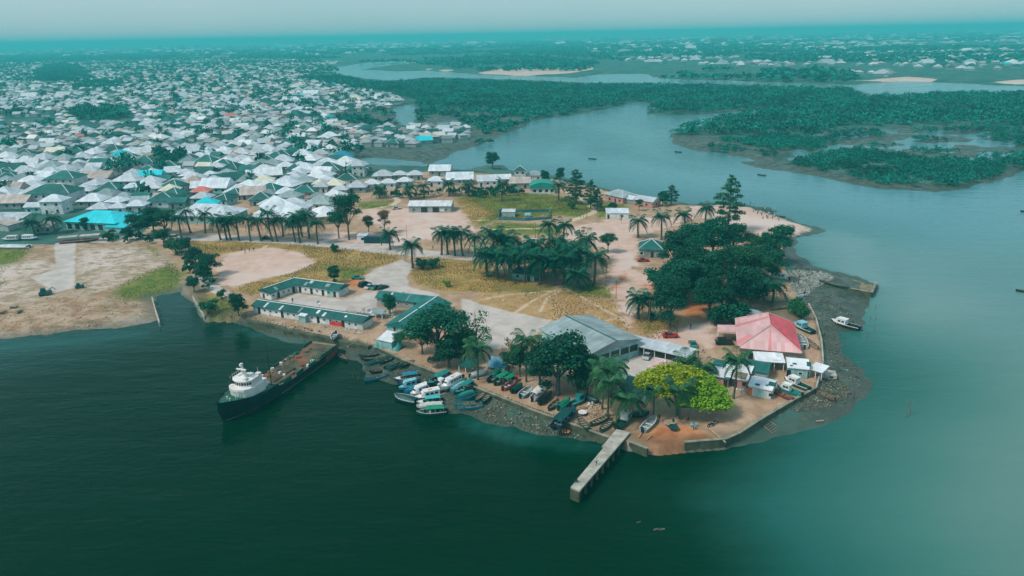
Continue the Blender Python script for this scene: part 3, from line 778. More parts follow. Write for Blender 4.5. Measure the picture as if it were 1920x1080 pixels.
# houses read off the photograph: (left px, right px, foot py, roof, wall, kind, storeys, label)
NEAR = [
    (88, 144, 356, 'roof_dark', 'wall_white', 'hip', 2, 'two-storey white house under a dark teal hip roof, upper left of the long dark house'),
    (50, 136, 386, 'roof_dark', 'wall_white', 'hip', 2, 'long white house under the widest dark teal roof, behind the cyan hall'),
    (147, 206, 344, 'roof_tan', 'wall_grey', 'gable', 1, 'broad house with tan pinkish roof right of the two-storey dark roofed house'),
    (210, 260, 350, 'roof_pale', 'wall_grey', 'hip', 1, 'pale hip roofed house just left of the small cyan roof'),
    (258, 300, 341, 'roof_cyan', 'wall_white', 'gable', 1, 'small house with bright cyan roof among pale roofs, left of town centre'),
    (290, 320, 347, 'roof_dark', 'wall_grey', 'gable', 1, 'dark roofed house touching the small cyan roofed house'),
    (165, 204, 404, 'roof_pale', 'wall_grey', 'hip', 1, 'pale hip roofed house close behind the left half of the cyan hall'),
    (146, 194, 389, 'roof_pale', 'wall_grey', 'hip', 1, 'wide pale roofed house one row behind the cyan hall'),
    (175, 217, 378, 'roof_grey', 'wall_teal', 'hip', 1, 'greenish grey roofed house two rows behind the cyan hall'),
    (214, 246, 382, 'roof_grey', 'wall_grey', 'hip', 1, 'tall grey hip roofed house right of the greenish grey roof'),
    (204, 234, 402, 'roof_pale', 'wall_white', 'hip', 1, 'pale house behind the right half of the cyan hall'),
    (236, 271, 398, 'roof_pale', 'wall_white', 'hip', 1, 'pale roofed house with pillared porch right of the cyan hall'),
    (247, 280, 382, 'roof_dark', 'wall_white', 'gable', 1, 'dark green gabled house behind the pillared porch house'),
    (281, 304, 380, 'roof_tan', 'wall_pink', 'gable', 1, 'small pinkish gabled house right of the dark green gable'),
    (299, 332, 368, 'roof_cream', 'wall_grey', 'pyramid', 1, 'cream pyramid roofed house left of the faded red roof'),
    (357, 391, 371, 'roof_red', 'wall_grey', 'hip', 1, 'house with faded red hip roof in the left of town'),
    (316, 348, 391, 'roof_dark', 'wall_grey', 'gable', 1, 'dark gabled house behind the long roadside shed'),
    (358, 395, 383, 'roof_pale', 'wall_grey', 'hip', 1, 'pale house in front of the faded red roof'),
    (48, 78, 400, 'roof_pale', 'wall_teal', 'gable', 1, 'pale gabled house left of the white two-storey block near the cyan hall'),
    (78, 120, 402, 'roof_pale', 'wall_white', 'hip', 2, 'white two-storey block just left of the cyan hall'),
    (-8, 50, 392, 'roof_tan', 'wall_grey', 'gable', 1, 'pinkish roofed house at the left edge behind the lattice mast'),
    (104, 126, 315, 'roof_red', 'wall_white', 'hip', 1, 'small red roofed house in the far left of town'),
    (225, 256, 306, 'roof_dark', 'wall_grey', 'pyramid', 1, 'rearmost of three dark pyramid roofs left of town centre'),
    (212, 244, 316, 'roof_dark', 'wall_grey', 'hip', 1, 'front left of three dark roofs left of town centre'),
    (250, 288, 323, 'roof_dark', 'wall_white', 'hip', 2, 'two-storey house, front right of three dark roofs left of town centre'),
    (467, 508, 386, 'roof_dark', 'wall_grey', 'pyramid', 1, 'dark teal pyramid roofed house behind the largest school roof'),
    (484, 516, 376, 'roof_grey', 'wall_teal', 'hip', 1, 'grey green roofed house behind the dark teal pyramid'),
    (515, 552, 374, 'roof_pale', 'wall_pink', 'hip', 1, 'pale curved roof house with pink wall behind the school'),
    (547, 591, 372, 'roof_dark', 'wall_pink', 'hip', 1, 'dark teal hip roof over pink walls behind the windowed school block'),
    (587, 615, 361, 'roof_pale', 'wall_white', 'pyramid', 1, 'pale pyramid roof between dark teal hip roof and cream pyramid'),
    (608, 644, 358, 'roof_cream', 'wall_grey', 'pyramid', 1, 'tall cream pyramid roofed house behind the big roadside tree'),
    (622, 652, 367, 'roof_pale', 'wall_grey', 'hip', 1, 'pale roof in front of the tall cream pyramid'),
    (650, 687, 362, 'roof_pale', 'wall_grey', 'pyramid', 1, 'pale pyramid roof right of the tall cream pyramid'),
    (630, 668, 347, 'roof_dark', 'wall_white', 'hip', 1, 'long dark green roofed house behind the cream pyramid'),
    (660, 685, 331, 'roof_pale', 'wall_white', 'pyramid', 2, 'tall white two-storey house with arches beside the tidal flat'),
    (616, 660, 304, 'roof_blue', 'wall_teal', 'hip', 1, 'large deep blue hip roofed house at the edge of the tidal flat'),
    (605, 629, 287, 'roof_white', 'wall_teal', 'pyramid', 1, 'white pyramid roofed house behind the deep blue roof'),
    (682, 712, 356, 'roof_pale', 'wall_white', 'hip', 1, 'pale roofed house at the left end of the lower riverside cluster'),
    (714, 742, 354, 'roof_pale', 'wall_white', 'hip', 1, 'second pale house from left in the front row of the lower riverside cluster'),
    (744, 772, 351, 'roof_pale', 'wall_grey', 'hip', 1, 'third pale house from left in the front row of the lower riverside cluster'),
    (698, 736, 340, 'roof_pale', 'wall_grey', 'hip', 1, 'left pale roof in the rear row of the lower riverside cluster'),
    (736, 762, 338, 'roof_pale', 'wall_grey', 'hip', 1, 'middle pale roof in the rear row of the lower riverside cluster'),
    (764, 792, 338, 'roof_pale', 'wall_grey', 'hip', 1, 'right pale roof in the rear row of the lower riverside cluster'),
    (805, 846, 330, 'roof_pale', 'wall_grey', 'gable', 1, 'long pale gabled shed running out towards the inlet'),
    (802, 832, 350, 'roof_pale', 'wall_white', 'hip', 1, 'domed looking pale roof in front of the long gabled shed'),
    (836, 888, 347, 'roof_pale', 'wall_grey', 'gable', 1, 'wide low pale roof between the domed roof and the twin gables'),
    (894, 934, 350, 'roof_pale', 'wall_white', 'gable', 1, 'left of the twin pale gables above the green field'),
    (926, 958, 346, 'roof_white', 'wall_white', 'gable', 1, 'right of the twin pale gables above the green field'),
    (964, 987, 340, 'roof_dark', 'wall_white', 'pyramid', 2, 'two-storey white house with dark pyramid roof on the river bank'),
    (988, 1018, 339, 'roof_grey', 'wall_white', 'hip', 1, 'grey hip roofed house at the riverside right of the dark pyramid roof'),
    (956, 996, 354, 'roof_tan', 'wall_grey', 'gable', 1, 'low brown roofed shed left of the green barrel roof'),
]
for (x0, x1, yb, rf, wa, kd, st, lab) in NEAR:
    a, b = G(x0, yb), G(x1, yb)
    w = (b - a).length * 0.92; c = (a + b) / 2
    h = 3.0 * st + (0.2 if st > 1 else 0)
    dd = min(w * 0.8, 14.0)
    o = thing('house', lab, 'house', (c.x, c.y + dd / 2, ZP), random.uniform(-0.10, 0.10), TOWN_GROUP)
    house_parts(o, w, dd, h, {'gable': 2.6, 'hip': 2.9, 'pyramid': 3.6}[kd] * min(1.25, w / 11), kd, rf, wa, True)
    if st == 2:
        for i in range(max(2, int(w / 3.6))): opening(o, 'f', -w / 2 + w * (i + 0.5) / max(2, int(w / 3.6)), 4.3, 1.2, 1.1, w, dd, 'glass', 'window')
    PLACED.append((c.x, c.y + dd / 2, max(w, dd) * 0.55))

# large halls that stand out in the town
BIG = [
    building('market_hall', 'large bright cyan roofed hall beside the bare left bank', 'hall', (117, 416), (216, 420), 17, 3.6, 3.4, 'roof_cyan', 'wall_teal', 'hip', 0.8,
             ops=[('f', u, 0.3, 2.2, 2.4, 'dark', 'window') for u in (-11, -7, -3, 1, 5, 9)]),
    building('hall_annex', 'small cyan lean-to roof at the right end of the cyan hall', 'shed', (194, 426), (232, 428), 6, 2.4, 1.6, 'roof_cyan', 'wall_teal', 'mono', 0.4),
    building('school_block', 'largest pale school roof behind the roadside palms, red wall below', 'school', (462, 408), (552, 408), 24, 3.8, 5.0, 'roof_pale', 'wall_pink', 'hip', 0.8,
             ops=[('f', u, 1.2, 1.4, 1.6, 'trim', 'window') for u in (-9, -6, -3, 0, 3, 6, 9)]),
    building('school_block', 'long pale school roof sloping away, with a row of dark windows', 'school', (600, 402), (545, 378), 14, 4.2, 4.2, 'roof_pale', 'wall_grey', 'gable', 0.8, rz=None,
             ops=[('b', u, 1.4, 1.2, 1.6, 'dark', 'window') for u in range(-14, 15, 3)]),
    building('school_block', 'pale hip roof at the right end of the school, behind the big tree', 'school', (592, 408), (634, 404), 16, 3.6, 3.0, 'roof_white', 'wall_tan', 'hip', 0.8),
    building('roadside_shed', 'very long pale roofed shed behind the left roadside palms', 'shed', (316, 404), (428, 408), 16, 3.4, 3.8, 'roof_pale', 'wall_teal', 'hip', 0.8,
             ops=[('f', u, 1.0, 1.6, 1.6, 'dark', 'window') for u in (-14, -9, -4, 1, 6, 11)]),
    building('open_shed', 'pale mono-pitch shed at the left edge behind the boats', 'shed', (-30, 414), (34, 414), 9, 3.2, 1.6, 'roof_pale', 'wall_grey', 'mono', 0.5, posts=6),
    building('riverside_shed', 'tilted tan roofed shelter near the left boats', 'shed', (14, 424), (50, 414), 6, 2.6, 1.4, 'roof_tan', 'wall_grey', 'mono', 0.4),
    building('riverside_house', 'low tan gabled house left of the cyan hall by the creek', 'house', (62, 428), (94, 426), 8, 2.6, 2.0, 'roof_tan', 'wall_grey', 'hip', 0.5, ops=[('f', -2, 0.8, 1, 1.1), ('f', 2, 0.8, 1, 1.1)]),
]
for o in BIG: PLACED.append((o.location.x, o.location.y, o['L'] * 0.55))

TOWN = S([(-500, 400), (-500, 112), (300, 108), (520, 112), (640, 118), (600, 130), (560, 150), (690, 172), (762, 188), (740, 200), (640, 215), (620, 228), (680, 240), (780, 238), (870, 240), (888, 262), (830, 270), (760, 276),
          (690, 276), (640, 290), (660, 306), (700, 330), (690, 352), (640, 374), (600, 394), (450, 402), (320, 400), (230, 392), (110, 398)])
HOLES = [S(p) for p in ([(120, 214), (245, 208), (250, 230), (150, 236)], [(85, 128), (145, 124), (150, 156), (75, 156)], [(0, 222), (100, 218), (110, 232), (0, 240)], [(290, 296), (350, 296), (350, 318), (290, 318)],
                        [(640, 225), (700, 218), (740, 205), (750, 240), (660, 240)])]
def in_town(x, y):
    p = np.array([[x, y]])
    if not inside(p, TOWN)[0]: return False
    return not any(inside(p, hpoly)[0] for hpoly in HOLES)
cand = []
y = 318.0; row = 0
while y < 3400:
    row += 1
    step_x = 10.5 + (y - 318) * 0.0016
    half = y * 1.05 + 40
    x = -half + random.uniform(0, 10)
    while x < half * 0.2 + 60:
        xx, yy = x + random.uniform(-2.0, 2.0), y + random.uniform(-3, 3)
        w = random.choice((7, 8, 9, 10, 10, 11, 12)) * random.uniform(0.9, 1.1) * (1.15 if y < 560 else 0.9)
        if y > 700 and random.random() < 0.05: w *= 2.0
        if in_town(xx, yy) and random.random() > 0.05 + (0.12 if y > 1200 else 0):
            cand.append((xx, yy, w, row))
        x += max(step_x, w * 1.02 + random.choice((0.3, 0.5, 1.0, 3.0)))
    y += 11.5 + (y - 318) * 0.0055
ok = []
for (x, y, w, row) in cand:
    if any((x - a) ** 2 + (y - b) ** 2 < (r + w * 0.42) ** 2 for a, b, r in PLACED): continue
    ok.append((x, y, w, row))
def size_of(c):
    px, py = to_px((c[0], c[1], ZP))
    if not (-8 < px < 1928 and py > 60): return 0
    return c[2] / c[1]
ok.sort(key=size_of, reverse=True)
N_IND = 300 - len(NEAR) - 12
rows = {}
for c in ok[:N_IND]: rows.setdefault(c[3], []).append(c)
PAL = [('roof_pale', 48), ('roof_white', 12), ('roof_grey', 13), ('roof_dark', 20), ('roof_tan', 4), ('roof_cyan', 1), ('roof_red', 1), ('roof_cream', 2)]
_pn, _pw = [p[0] for p in PAL], [p[1] for p in PAL]
for ri, row in enumerate(sorted(rows)):
    for ci, (x, y, w, _) in enumerate(sorted(rows[row])):
        rf = random.choices(_pn, _pw)[0]
        wa = random.choice(('wall_white', 'wall_white', 'wall_grey', 'wall_teal', 'wall_grey'))
        kd = random.choices(('hip', 'pyramid', 'gable'), (6, 3, 2))[0]
        lab = f'{ROOFNAME[rf]} roofed house, {nth(ci + 1)} from left in the {nth(ri + 1)} town row behind the road'
        o = thing('house', lab, 'house', (x, y, ZP), random.uniform(-0.35, 0.35) + (math.pi / 2 if random.random() < 0.2 else 0), TOWN_GROUP)
        house_parts(o, w, w * random.uniform(0.72, 0.95), random.choice((2.6, 2.8, 3.0, 3.0, 3.2)), w * random.uniform(0.22, 0.32), kd, rf, wa, y < 560)

def house_mass(name, label, items, seed, zbase=ZP):
    """houses too many and too far to count: one mesh, one roof shape each"""
    rnd = random.Random(seed)
    groups = {}
    for (x, y, w, _r) in items:
        rf = rnd.choices(_pn, _pw)[0]
        mb = groups.setdefault(rf, MB()); wb = groups.setdefault('wall_white', MB())
        d, h, rise = w * rnd.uniform(0.7, 1.0), rnd.choice((2.6, 3, 3, 3.4)), w * rnd.uniform(0.2, 0.3)
        a = rnd.uniform(-0.4, 0.4); c, s = math.cos(a), math.sin(a)
        for tgt, fn in ((mb, lambda m: roof_solid(m, -w / 2, w / 2, -d / 2, d / 2, zbase + h, rise, rnd.choice(('hip', 'pyramid', 'gable')))), (wb, lambda m: m.box(0, 0, zbase - 0.5, w * 0.9, d * 0.9, h + 0.5))):
            n0 = len(tgt.v); fn(tgt)
            for i in range(n0, len(tgt.v)):
                px, py, pz = tgt.v[i]; tgt.v[i] = (x + px * c - py * s, y + px * s + py * c, pz)
    V, Fc, mi, mats = [], [], [], []
    for k, mb in groups.items():
        off = len(V); V += mb.v; Fc += [tuple(i + off for i in f) for f in mb.f]; mi += [len(mats)] * len(mb.f)
        mats.append(ISL[k])
    me = bpy.data.meshes.new(name); me.from_pydata(V, [], Fc)
    for m in mats: me.materials.append(m)
    me.polygons.foreach_set('material_index', mi)
    o = link(name, me); o['kind'] = 'stuff'; o['label'] = label
    return o
ISL = {}
for k, c in (('roof_pale', (0.47, 0.535, 0.575)), ('roof_white', (0.66, 0.66, 0.66)), ('roof_grey', (0.24, 0.31, 0.32)), ('roof_dark', (0.012, 0.115, 0.105)), ('roof_tan', (0.42, 0.36, 0.33)), ('roof_cyan', (0.02, 0.5, 0.58)),
             ('roof_red', (0.5, 0.2, 0.17)), ('roof_cream', (0.6, 0.58, 0.48)), ('wall_white', (0.42, 0.48, 0.47))):
    ISL[k] = mat('far_' + k, tuple(v * 0.78 for v in c), 0.65, 0.1, 0.05, rnd=0.35, island=True)
house_mass('far_town_houses', 'crowded pale roofs of the town receding to the horizon', ok[N_IND:], 3)
# town across the back river
FAR_T = S([(1180, 118), (1300, 122), (1500, 130), (1600, 142), (1700, 146), (1950, 148), (2500, 150), (2500, 46), (1900, 58), (1500, 65), (1150, 72), (1000, 76), (1100, 100)])
FAR_L = S([(-600, 112), (300, 106), (640, 104), (900, 90), (1000, 76), (760, 80), (500, 85), (0, 94), (-600, 106)])
for nm, lab, poly, n, sd in (('far_bank_houses', 'pale specks of roofs on the far bank at upper right', FAR_T, 6500, 5), ('distant_town_houses', 'hazy roofs along the horizon at upper left', FAR_L, 4500, 6)):
    lo, hi = poly.min(0), poly.max(0)
    pts = []
    rg = np.random.default_rng(sd)
    while len(pts) < n:
        Q = lo + (hi - lo) * rg.random((6000, 2))
        Q = Q[inside(Q, poly)]
        Q = Q[(vnoise(Q, 260, 41) > 0.40) & (rg.random(len(Q)) < np.clip(1700 / np.linalg.norm(Q, axis=1), 0.1, 1))]
        pts += [(q[0], q[1], rg.uniform(9, 19) * (1.9 if rg.random() < 0.12 else 1) * max(1.0, min(3.0, q[1] / 2600)), 0) for q in Q]
    house_mass(nm, lab, pts[:n], sd)

# ------------------------------------------------------------------ vegetation
def leaf_cloud(lobes, n, size, seed, flat=0.55):
    """leaf-sized faces spread through the lobes (x,y,z,rx,ry,rz), denser towards their skins"""
    rg = np.random.default_rng(seed)
    vol = np.array([(l[3] * l[4] * l[5]) ** 0.7 for l in lobes]); vol /= vol.sum()
    which = rg.choice(len(lobes), n, p=vol)
    Lb = np.array(lobes)[which]
    u = rg.normal(size=(n, 3)); u /= np.linalg.norm(u, axis=1)[:, None]
    u[:, 2] = np.where(u[:, 2] < -0.35, -u[:, 2] * 0.6, u[:, 2])
    rad = rg.random(n) ** 0.32
    rad *= 1 + 0.16 * np.sin(u[:, 0] * 9 + seed) * np.cos(u[:, 1] * 8) + 0.10 * np.sin(u[:, 2] * 11)
    c = Lb[:, :3] + u * rad[:, None] * Lb[:, 3:6]
    nrm = u * (1 - flat) + rg.normal(size=(n, 3)) * 0.45 + np.array([0, 0, flat])
    nrm /= np.linalg.norm(nrm, axis=1)[:, None]
    t = np.cross(nrm, rg.normal(size=(n, 3))); t /= np.linalg.norm(t, axis=1)[:, None]
    b = np.cross(nrm, t)
    s = size * (0.6 + 0.8 * rg.random(n))[:, None]
    V = np.stack([c - t * s - b * s * 0.6, c + t * s - b * s * 0.7, c + t * s * 0.7 + b * s * 0.7, c - t * s * 0.8 + b * s * 0.6], 1).reshape(-1, 3)
    return V, np.arange(4 * n).reshape(n, 4)

def tree_mesh(seed, kind):
    """returns (crown mesh data, trunk mesh builder) for a tree of unit height scale in metres"""
    rd = random.Random(seed)
    tb = MB()
    if kind == 'broad':
        H = 13.0
        lobes = [(0, 0, H * 0.70, 3.6, 3.6, 3.0)]
        for k in range(9):
            a = k * 2.4 + rd.uniform(-0.4, 0.4); r = rd.uniform(2.0, 4.4); zz = H * rd.uniform(0.42, 0.88)
            s = rd.uniform(1.5, 2.7)
            lobes.append((r * math.cos(a), r * math.sin(a), zz, s * 1.15, s * 1.15, s * 0.8))
            tb.tube([(0, 0, H * 0.3), (r * 0.4 * math.cos(a), r * 0.4 * math.sin(a), H * 0.45), (r * 0.9 * math.cos(a), r * 0.9 * math.sin(a), zz)], [0.2, 0.13, 0.05], 5)
        tb.tube([(0, 0, -0.4), (0.1, 0.05, H * 0.2), (0, 0, H * 0.45), (0.1, 0, H * 0.75)], [0.42, 0.32, 0.25, 0.08], 7)
        V, Fc = leaf_cloud(lobes, 5200, 0.20, seed)
    elif kind == 'tall':           # casuarina, feathery cone of branch tufts
        H = 20.0; lobes = []
        tb.tube([(0, 0, -0.4), (0.1, 0, H * 0.4), (0, 0.1, H)], [0.38, 0.24, 0.05], 7)
        for k in range(64):
            t = (k + 0.5) / 64; zz = H * (0.14 + 0.84 * t) + rd.uniform(-0.5, 0.5); a = k * 2.4 + rd.uniform(-0.5, 0.5)
            r = (math.sin(math.pi * min(1, t * 0.75 + 0.25)) ** 0.8) * 4.0 * rd.uniform(0.35, 1.1) + 0.25
            x, y = r * math.cos(a), r * math.sin(a)
            tb.tube([(0, 0, zz - 0.9), (x, y, zz + 0.4)], [0.07, 0.02], 4)
            lobes.append((x * 0.85, y * 0.85, zz + 0.3, 0.5 + r * 0.24, 0.5 + r * 0.24, 0.75 + 0.1 * r))
        V, Fc = leaf_cloud(lobes, 6200, 0.17, seed, 0.25)
    elif kind == 'dense':          # dark bulky crown reaching low
        H = 14.0; lobes = [(0, 0, H * 0.55, 4.0, 4.0, 4.6)]
        for k in range(14):
            a = k * 2.4 + rd.uniform(-0.3, 0.3); r = rd.uniform(1.8, 4.2); zz = H * rd.uniform(0.22, 0.9)
            s = rd.uniform(1.3, 2.4) * (1.15 - 0.3 * zz / H)
            lobes.append((r * math.cos(a) * (1.2 - 0.6 * zz / H), r * math.sin(a) * (1.2 - 0.6 * zz / H), zz, s, s, s * 0.9))
        tb.tube([(0, 0, -0.4), (0.1, 0, H * 0.3), (0, 0.1, H * 0.8)], [0.4, 0.3, 0.1], 7)
        for k in range(5):
            a = k * 1.26; tb.tube([(0, 0, H * 0.25), (2.2 * math.cos(a), 2.2 * math.sin(a), H * 0.5)], [0.18, 0.06], 5)
        V, Fc = leaf_cloud(lobes, 7000, 0.20, seed, 0.45)
    elif kind == 'bush':
        H = 4.0; lobes = []
        for k in range(7):
            a = k * 2.4; r = rd.uniform(0.2, 1.6)
            lobes.append((r * math.cos(a), r * math.sin(a), rd.uniform(1.0, 2.6), rd.uniform(0.8, 1.4), rd.uniform(0.8, 1.4), rd.uniform(0.7, 1.2)))
            tb.tube([(0, 0, -0.2), (r * math.cos(a), r * math.sin(a), 1.8)], [0.1, 0.03], 5)
        V, Fc = leaf_cloud(lobes, 1500, 0.16, seed, 0.4)
    elif kind == 'sparse':         # open, half leafless tree
        H = 9.0; lobes = []
        tb.tube([(0, 0, -0.3), (0.2, 0.1, 3), (-0.1, 0.2, 6), (0.2, 0, 8.6)], [0.22, 0.17, 0.1, 0.03], 6)
        for k in range(12):
            a = k * 2.4; r = rd.uniform(1.2, 3.2); zz = rd.uniform(4.0, 9.2)
            e = (r * math.cos(a), r * math.sin(a), zz)
            tb.tube([(0, 0, zz * 0.55), (e[0] * 0.5, e[1] * 0.5, zz * 0.8), e], [0.09, 0.06, 0.02], 4)
            lobes.append((*e, 1.3, 1.3, 0.8))
        V, Fc = leaf_cloud(lobes, 900, 0.13, seed, 0.3)
    return (V, Fc), tb

TREE_LIB = {}
def tree_lib(kind, var, lm):
    k = (kind, var, lm)
    if k not in TREE_LIB:
        (V, Fc), tb = tree_mesh(100 + var * 17 + len(kind), kind)
        TREE_LIB[k] = (np_mesh(kind + '_crown', V, Fc, M[lm]), tb.mesh(kind + '_trunk', M['bark']))
    return TREE_LIB[k]
TREE_H = {'broad': 14.5, 'tall': 20.5, 'dense': 14.5, 'bush': 3.6, 'sparse': 9.5}
_tv = 0
def tree(label, px, py, h, kind='broad', lm='leaf_dark', wide=1.0, name=None, group=None, z=ZP, var=None):
    global _tv
    _tv += 1
    p = G(px, py, z)
    o = thing(name or {'bush': 'bush'}.get(kind, 'tree'), label, 'bush' if kind == 'bush' else 'tree', p, random.uniform(0, 6.28), group)
    cr, tr = tree_lib(kind, (_tv % 3) if var is None else var, lm)
    s = h / TREE_H[kind]
    link('crown', cr, o, None, None, (s * wide, s * wide, s)); link('trunk', tr, o, None, None, (s * wide, s * wide, s))
    return o

T = tree
# water front trees
T('big dark spreading tree by the dark tidal wall left of the cement yard', 822, 676, 17.5, 'broad', 'leaf_dark', 1.2)
T('low dark bushy tree in front of the big spreading tree by the wall', 842, 688, 9.5, 'dense', 'leaf_dark', 1.3)
T('dark tree behind the thin half bare tree by the tarpaulin shelter', 872, 680, 9, 'dense', 'leaf_mid', 1.1)
T('small dark tree left of the big spreading tree on the bank', 792, 664, 8.5, 'broad', 'leaf_mid', 1.1)
T('dark leafy tree between huge tree and coconut palms', 1098, 730, 10, 'dense', 'leaf_dark', 1.0)
T('dark tree behind the green canopy boats', 975, 706, 9, 'dense', 'leaf_dark', 0.9)
T('thin half bare tree with rusty twigs on the cement yard edge', 893, 676, 15, 'sparse', 'leaf_mid', 0.9)
T('leafless brown shrubby tree beside the tent behind the green canopy boats', 962, 690, 9, 'sparse', 'leaf_brown', 0.8)
T('small olive tree between the tent and the palm near green boats', 955, 704, 6.5, 'broad', 'leaf_mid', 0.9)
T('huge dark tree leaning over the left half of the grey warehouse', 1046, 742, 17.5, 'dense', 'leaf_dark', 1.22)
T('dark tree filling in below the huge warehouse tree beside the boats', 1012, 728, 12, 'dense', 'leaf_dark', 1.0)
T('dark leafy tree at the warehouse wall right of the huge tree', 1080, 720, 11, 'dense', 'leaf_dark', 1.0)
T('green shrub on the bank at the corner of the tarpaulin shack', 752, 652, 5.5, 'broad', 'leaf_mid', 1.0)
T('leafy courtyard tree between the dark roofed wings of the quay houses', 732, 590, 7.5, 'dense', 'leaf_dark', 0.95)
# bright almond tree: two lobes of different green
al = thing('almond_tree', 'bright yellow green spreading tree at the head of the orange slipway', 'tree', G(1270, 778), 0.4)
lob = [(-4.6, 2.0, 8.4, 4.0, 3.6, 2.6), (-1.2, 3.0, 9.4, 4.2, 3.6, 2.6), (2.2, 2.0, 8.8, 4.0, 3.4, 2.8), (-3.4, -1.0, 7.4, 3.0, 2.8, 1.9), (-7.0, 2.2, 7.6, 2.4, 2.4, 1.8), (0.4, -0.4, 8.2, 3.0, 3.0, 2.0)]
V, Fc = leaf_cloud(lob, 15000, 0.20, 51, 0.7); link('crown', np_mesh('almond_crown', V, Fc, M['leaf_yellow']), al)
lob = [(5.0, 1.6, 7.2, 3.8, 3.6, 2.8), (7.6, 0.2, 5.4, 3.4, 3.2, 2.8), (2.0, -2.6, 5.4, 3.0, 2.6, 2.2), (5.8, -2.4, 4.6, 3.2, 3.0, 2.4), (8.8, -1.6, 3.9, 2.6, 2.4, 2.0), (3.8, -0.6, 7.0, 2.6, 2.6, 2.0)]
V, Fc = leaf_cloud(lob, 14000, 0.19, 52, 0.7); c2 = link('crown', np_mesh('almond_crown_lower', V, Fc, M['leaf_green']), al); c2['label'] = 'fresh green lower half of the crown'
tb = MB().tube([(0, 0, -0.4), (0, 0.2, 2.4), (-0.6, 0.8, 5)], [0.5, 0.4, 0.28], 8)
for e in lob + [(-4.6, 2.0, 7.6), (1.8, 2.0, 8), (-3.4, -1, 6.8)]: tb.tube([(0, 0.2, 2.2), (e[0] * 0.5, e[1] * 0.5, e[2] * 0.62), (e[0], e[1], e[2] - 0.4)], [0.26, 0.17, 0.07], 6)
tb.build('trunk', M['bark'], al)
al.rotation_euler = (0, 0, 0)
for c_ in al.children: c_.scale = (1.0, 1.0, 0.88)

# dark grove on the right of the peninsula
GROVE = [(1246, 578, 11, 'dense', 'low dark tree behind the light blue covered boat'), (1262, 552, 13, 'dense', 'dark tree right of the white skiff on the yard'), (1310, 566, 14, 'dense', 'dark tree between the yard trees and the feathery giant'), (1300, 512, 13, 'dense', 'dark tree over the dim covered boat'), (1392, 514, 12, 'dense', 'dark tree low in the middle of the right grove'), (1425, 508, 11, 'dense', 'dark tree right behind the rocks side of the grove'),
         (1375, 606, 7, 'bush', 'dark undergrowth left of the striped hall porch'), (1340, 608, 5, 'bush', 'low undergrowth under the feathery giant'), (1420, 560, 6, 'bush', 'dark undergrowth beside the upper basin'), (1262, 500, 14, 'dense', 'feathery dark tree behind the timber house, left edge of the grove'), (1300, 492, 17, 'dense', 'tall dark tree second from left at the back of the grove'), (1335, 486, 17, 'dense', 'dark crowned tree at the middle back of the grove'),
         (1372, 482, 13, 'dense', 'dark tree at the foot of the casuarina'), (1408, 482, 11, 'broad', 'rounded green tree right of the casuarina foot'), (1440, 486, 11, 'dense', 'bushy tree at the right back corner of the grove above the mud'),
         (1458, 492, 14, 'dense', 'dark tree nearest the mud flat at the right end of the grove'), (1290, 540, 16, 'dense', 'bulky dark tree in the grove above the parked white skiff'), (1330, 545, 15, 'dense', 'deep green tree at the heart of the grove'),
         (1372, 540, 15, 'broad', 'green tree in mid grove behind the feathery giant'), (1412, 532, 14, 'broad', 'leafy green tree above the white cabin boat'), (1446, 528, 12, 'dense', 'dark tree overhanging the white cabin boat by the rocks'),
         (1276, 570, 15, 'dense', 'dark tree behind the date palm pair at the red car'), (1352, 596, 21, 'tall', 'feathery giant in the front of the grove behind the striped hall'), (1388, 580, 15, 'dense', 'dark tree right of the feathery giant, left of the pale dome roof'),
         (1255, 612, 15, 'dense', 'low hanging dark tree standing over the red car'), (1330, 590, 13, 'dense', 'dark tree front left of the feathery giant'), (1408, 566, 11, 'dense', 'dark tree above the sunken basins'),
         (1362, 560, 17, 'tall', 'slim feathery tree rising in the middle of the grove'), (1232, 540, 7, 'bush', 'shrub beside the white skiff on the terracotta yard')]
for px, py, h, kd, lab in GROVE: T(lab, px, py, h, kd, 'leaf_dark' if kd != 'broad' else 'leaf_mid', 1.16 if kd == 'dense' else 1.15, group='trees of the dark grove')
T('tall lone casuarina standing against the river above the sand spit', 1364, 436, 24, 'tall', 'leaf_mid', 1.15)
T('dark bush beside the rocks above the basins', 1490, 585, 4.5, 'bush', 'leaf_mid', 1.3)
T('low green bush inside the quay wall corner by the moored skiffs', 1502, 598, 4.0, 'bush', 'leaf_mid', 1.2)
# mid ground trees
T('round dark bush tree between the soccer pitch and the quay houses', 627, 531, 7, 'dense', 'leaf_dark', 1.0)
T('small dark bush right of the lone road fork palm, left one', 793, 505, 4.2, 'bush', 'leaf_dark', 1.2)
T('small dark bush right of the lone road fork palm, right one', 812, 503, 3.8, 'bush', 'leaf_dark', 1.2)
T('tiny bright green shrub in the dry grass right of the fork', 838, 538, 2.6, 'bush', 'leaf_green', 0.9)
T('tiny green shrub in the dry grass by the road', 626, 472, 3.2, 'bush', 'leaf_mid', 1.1)
T('lone roundish green tree on the pale square', 1140, 474, 9.5, 'broad', 'leaf_mid', 0.85)
T('faint leafless shrub on the pale square left of the round tree', 1090, 462, 7.5, 'sparse', 'leaf_olive', 0.9)
T('big dark roadside tree, right one of the pair before the school', 655, 450, 22, 'broad', 'leaf_dark', 0.72)
T('big dark roadside tree, left one of the pair before the school', 636, 447, 15, 'broad', 'leaf_dark', 0.75)
T('low tree left of the guard hut with reddish leaves', 692, 440, 10, 'broad', 'leaf_olive', 0.7)
T('reddish leaved tree behind the blue container', 722, 438, 11, 'broad', 'leaf_brown', 0.65)
T('tall dark conifer like tree above the green field near the river', 1080, 382, 17, 'tall', 'leaf_dark', 1.5)
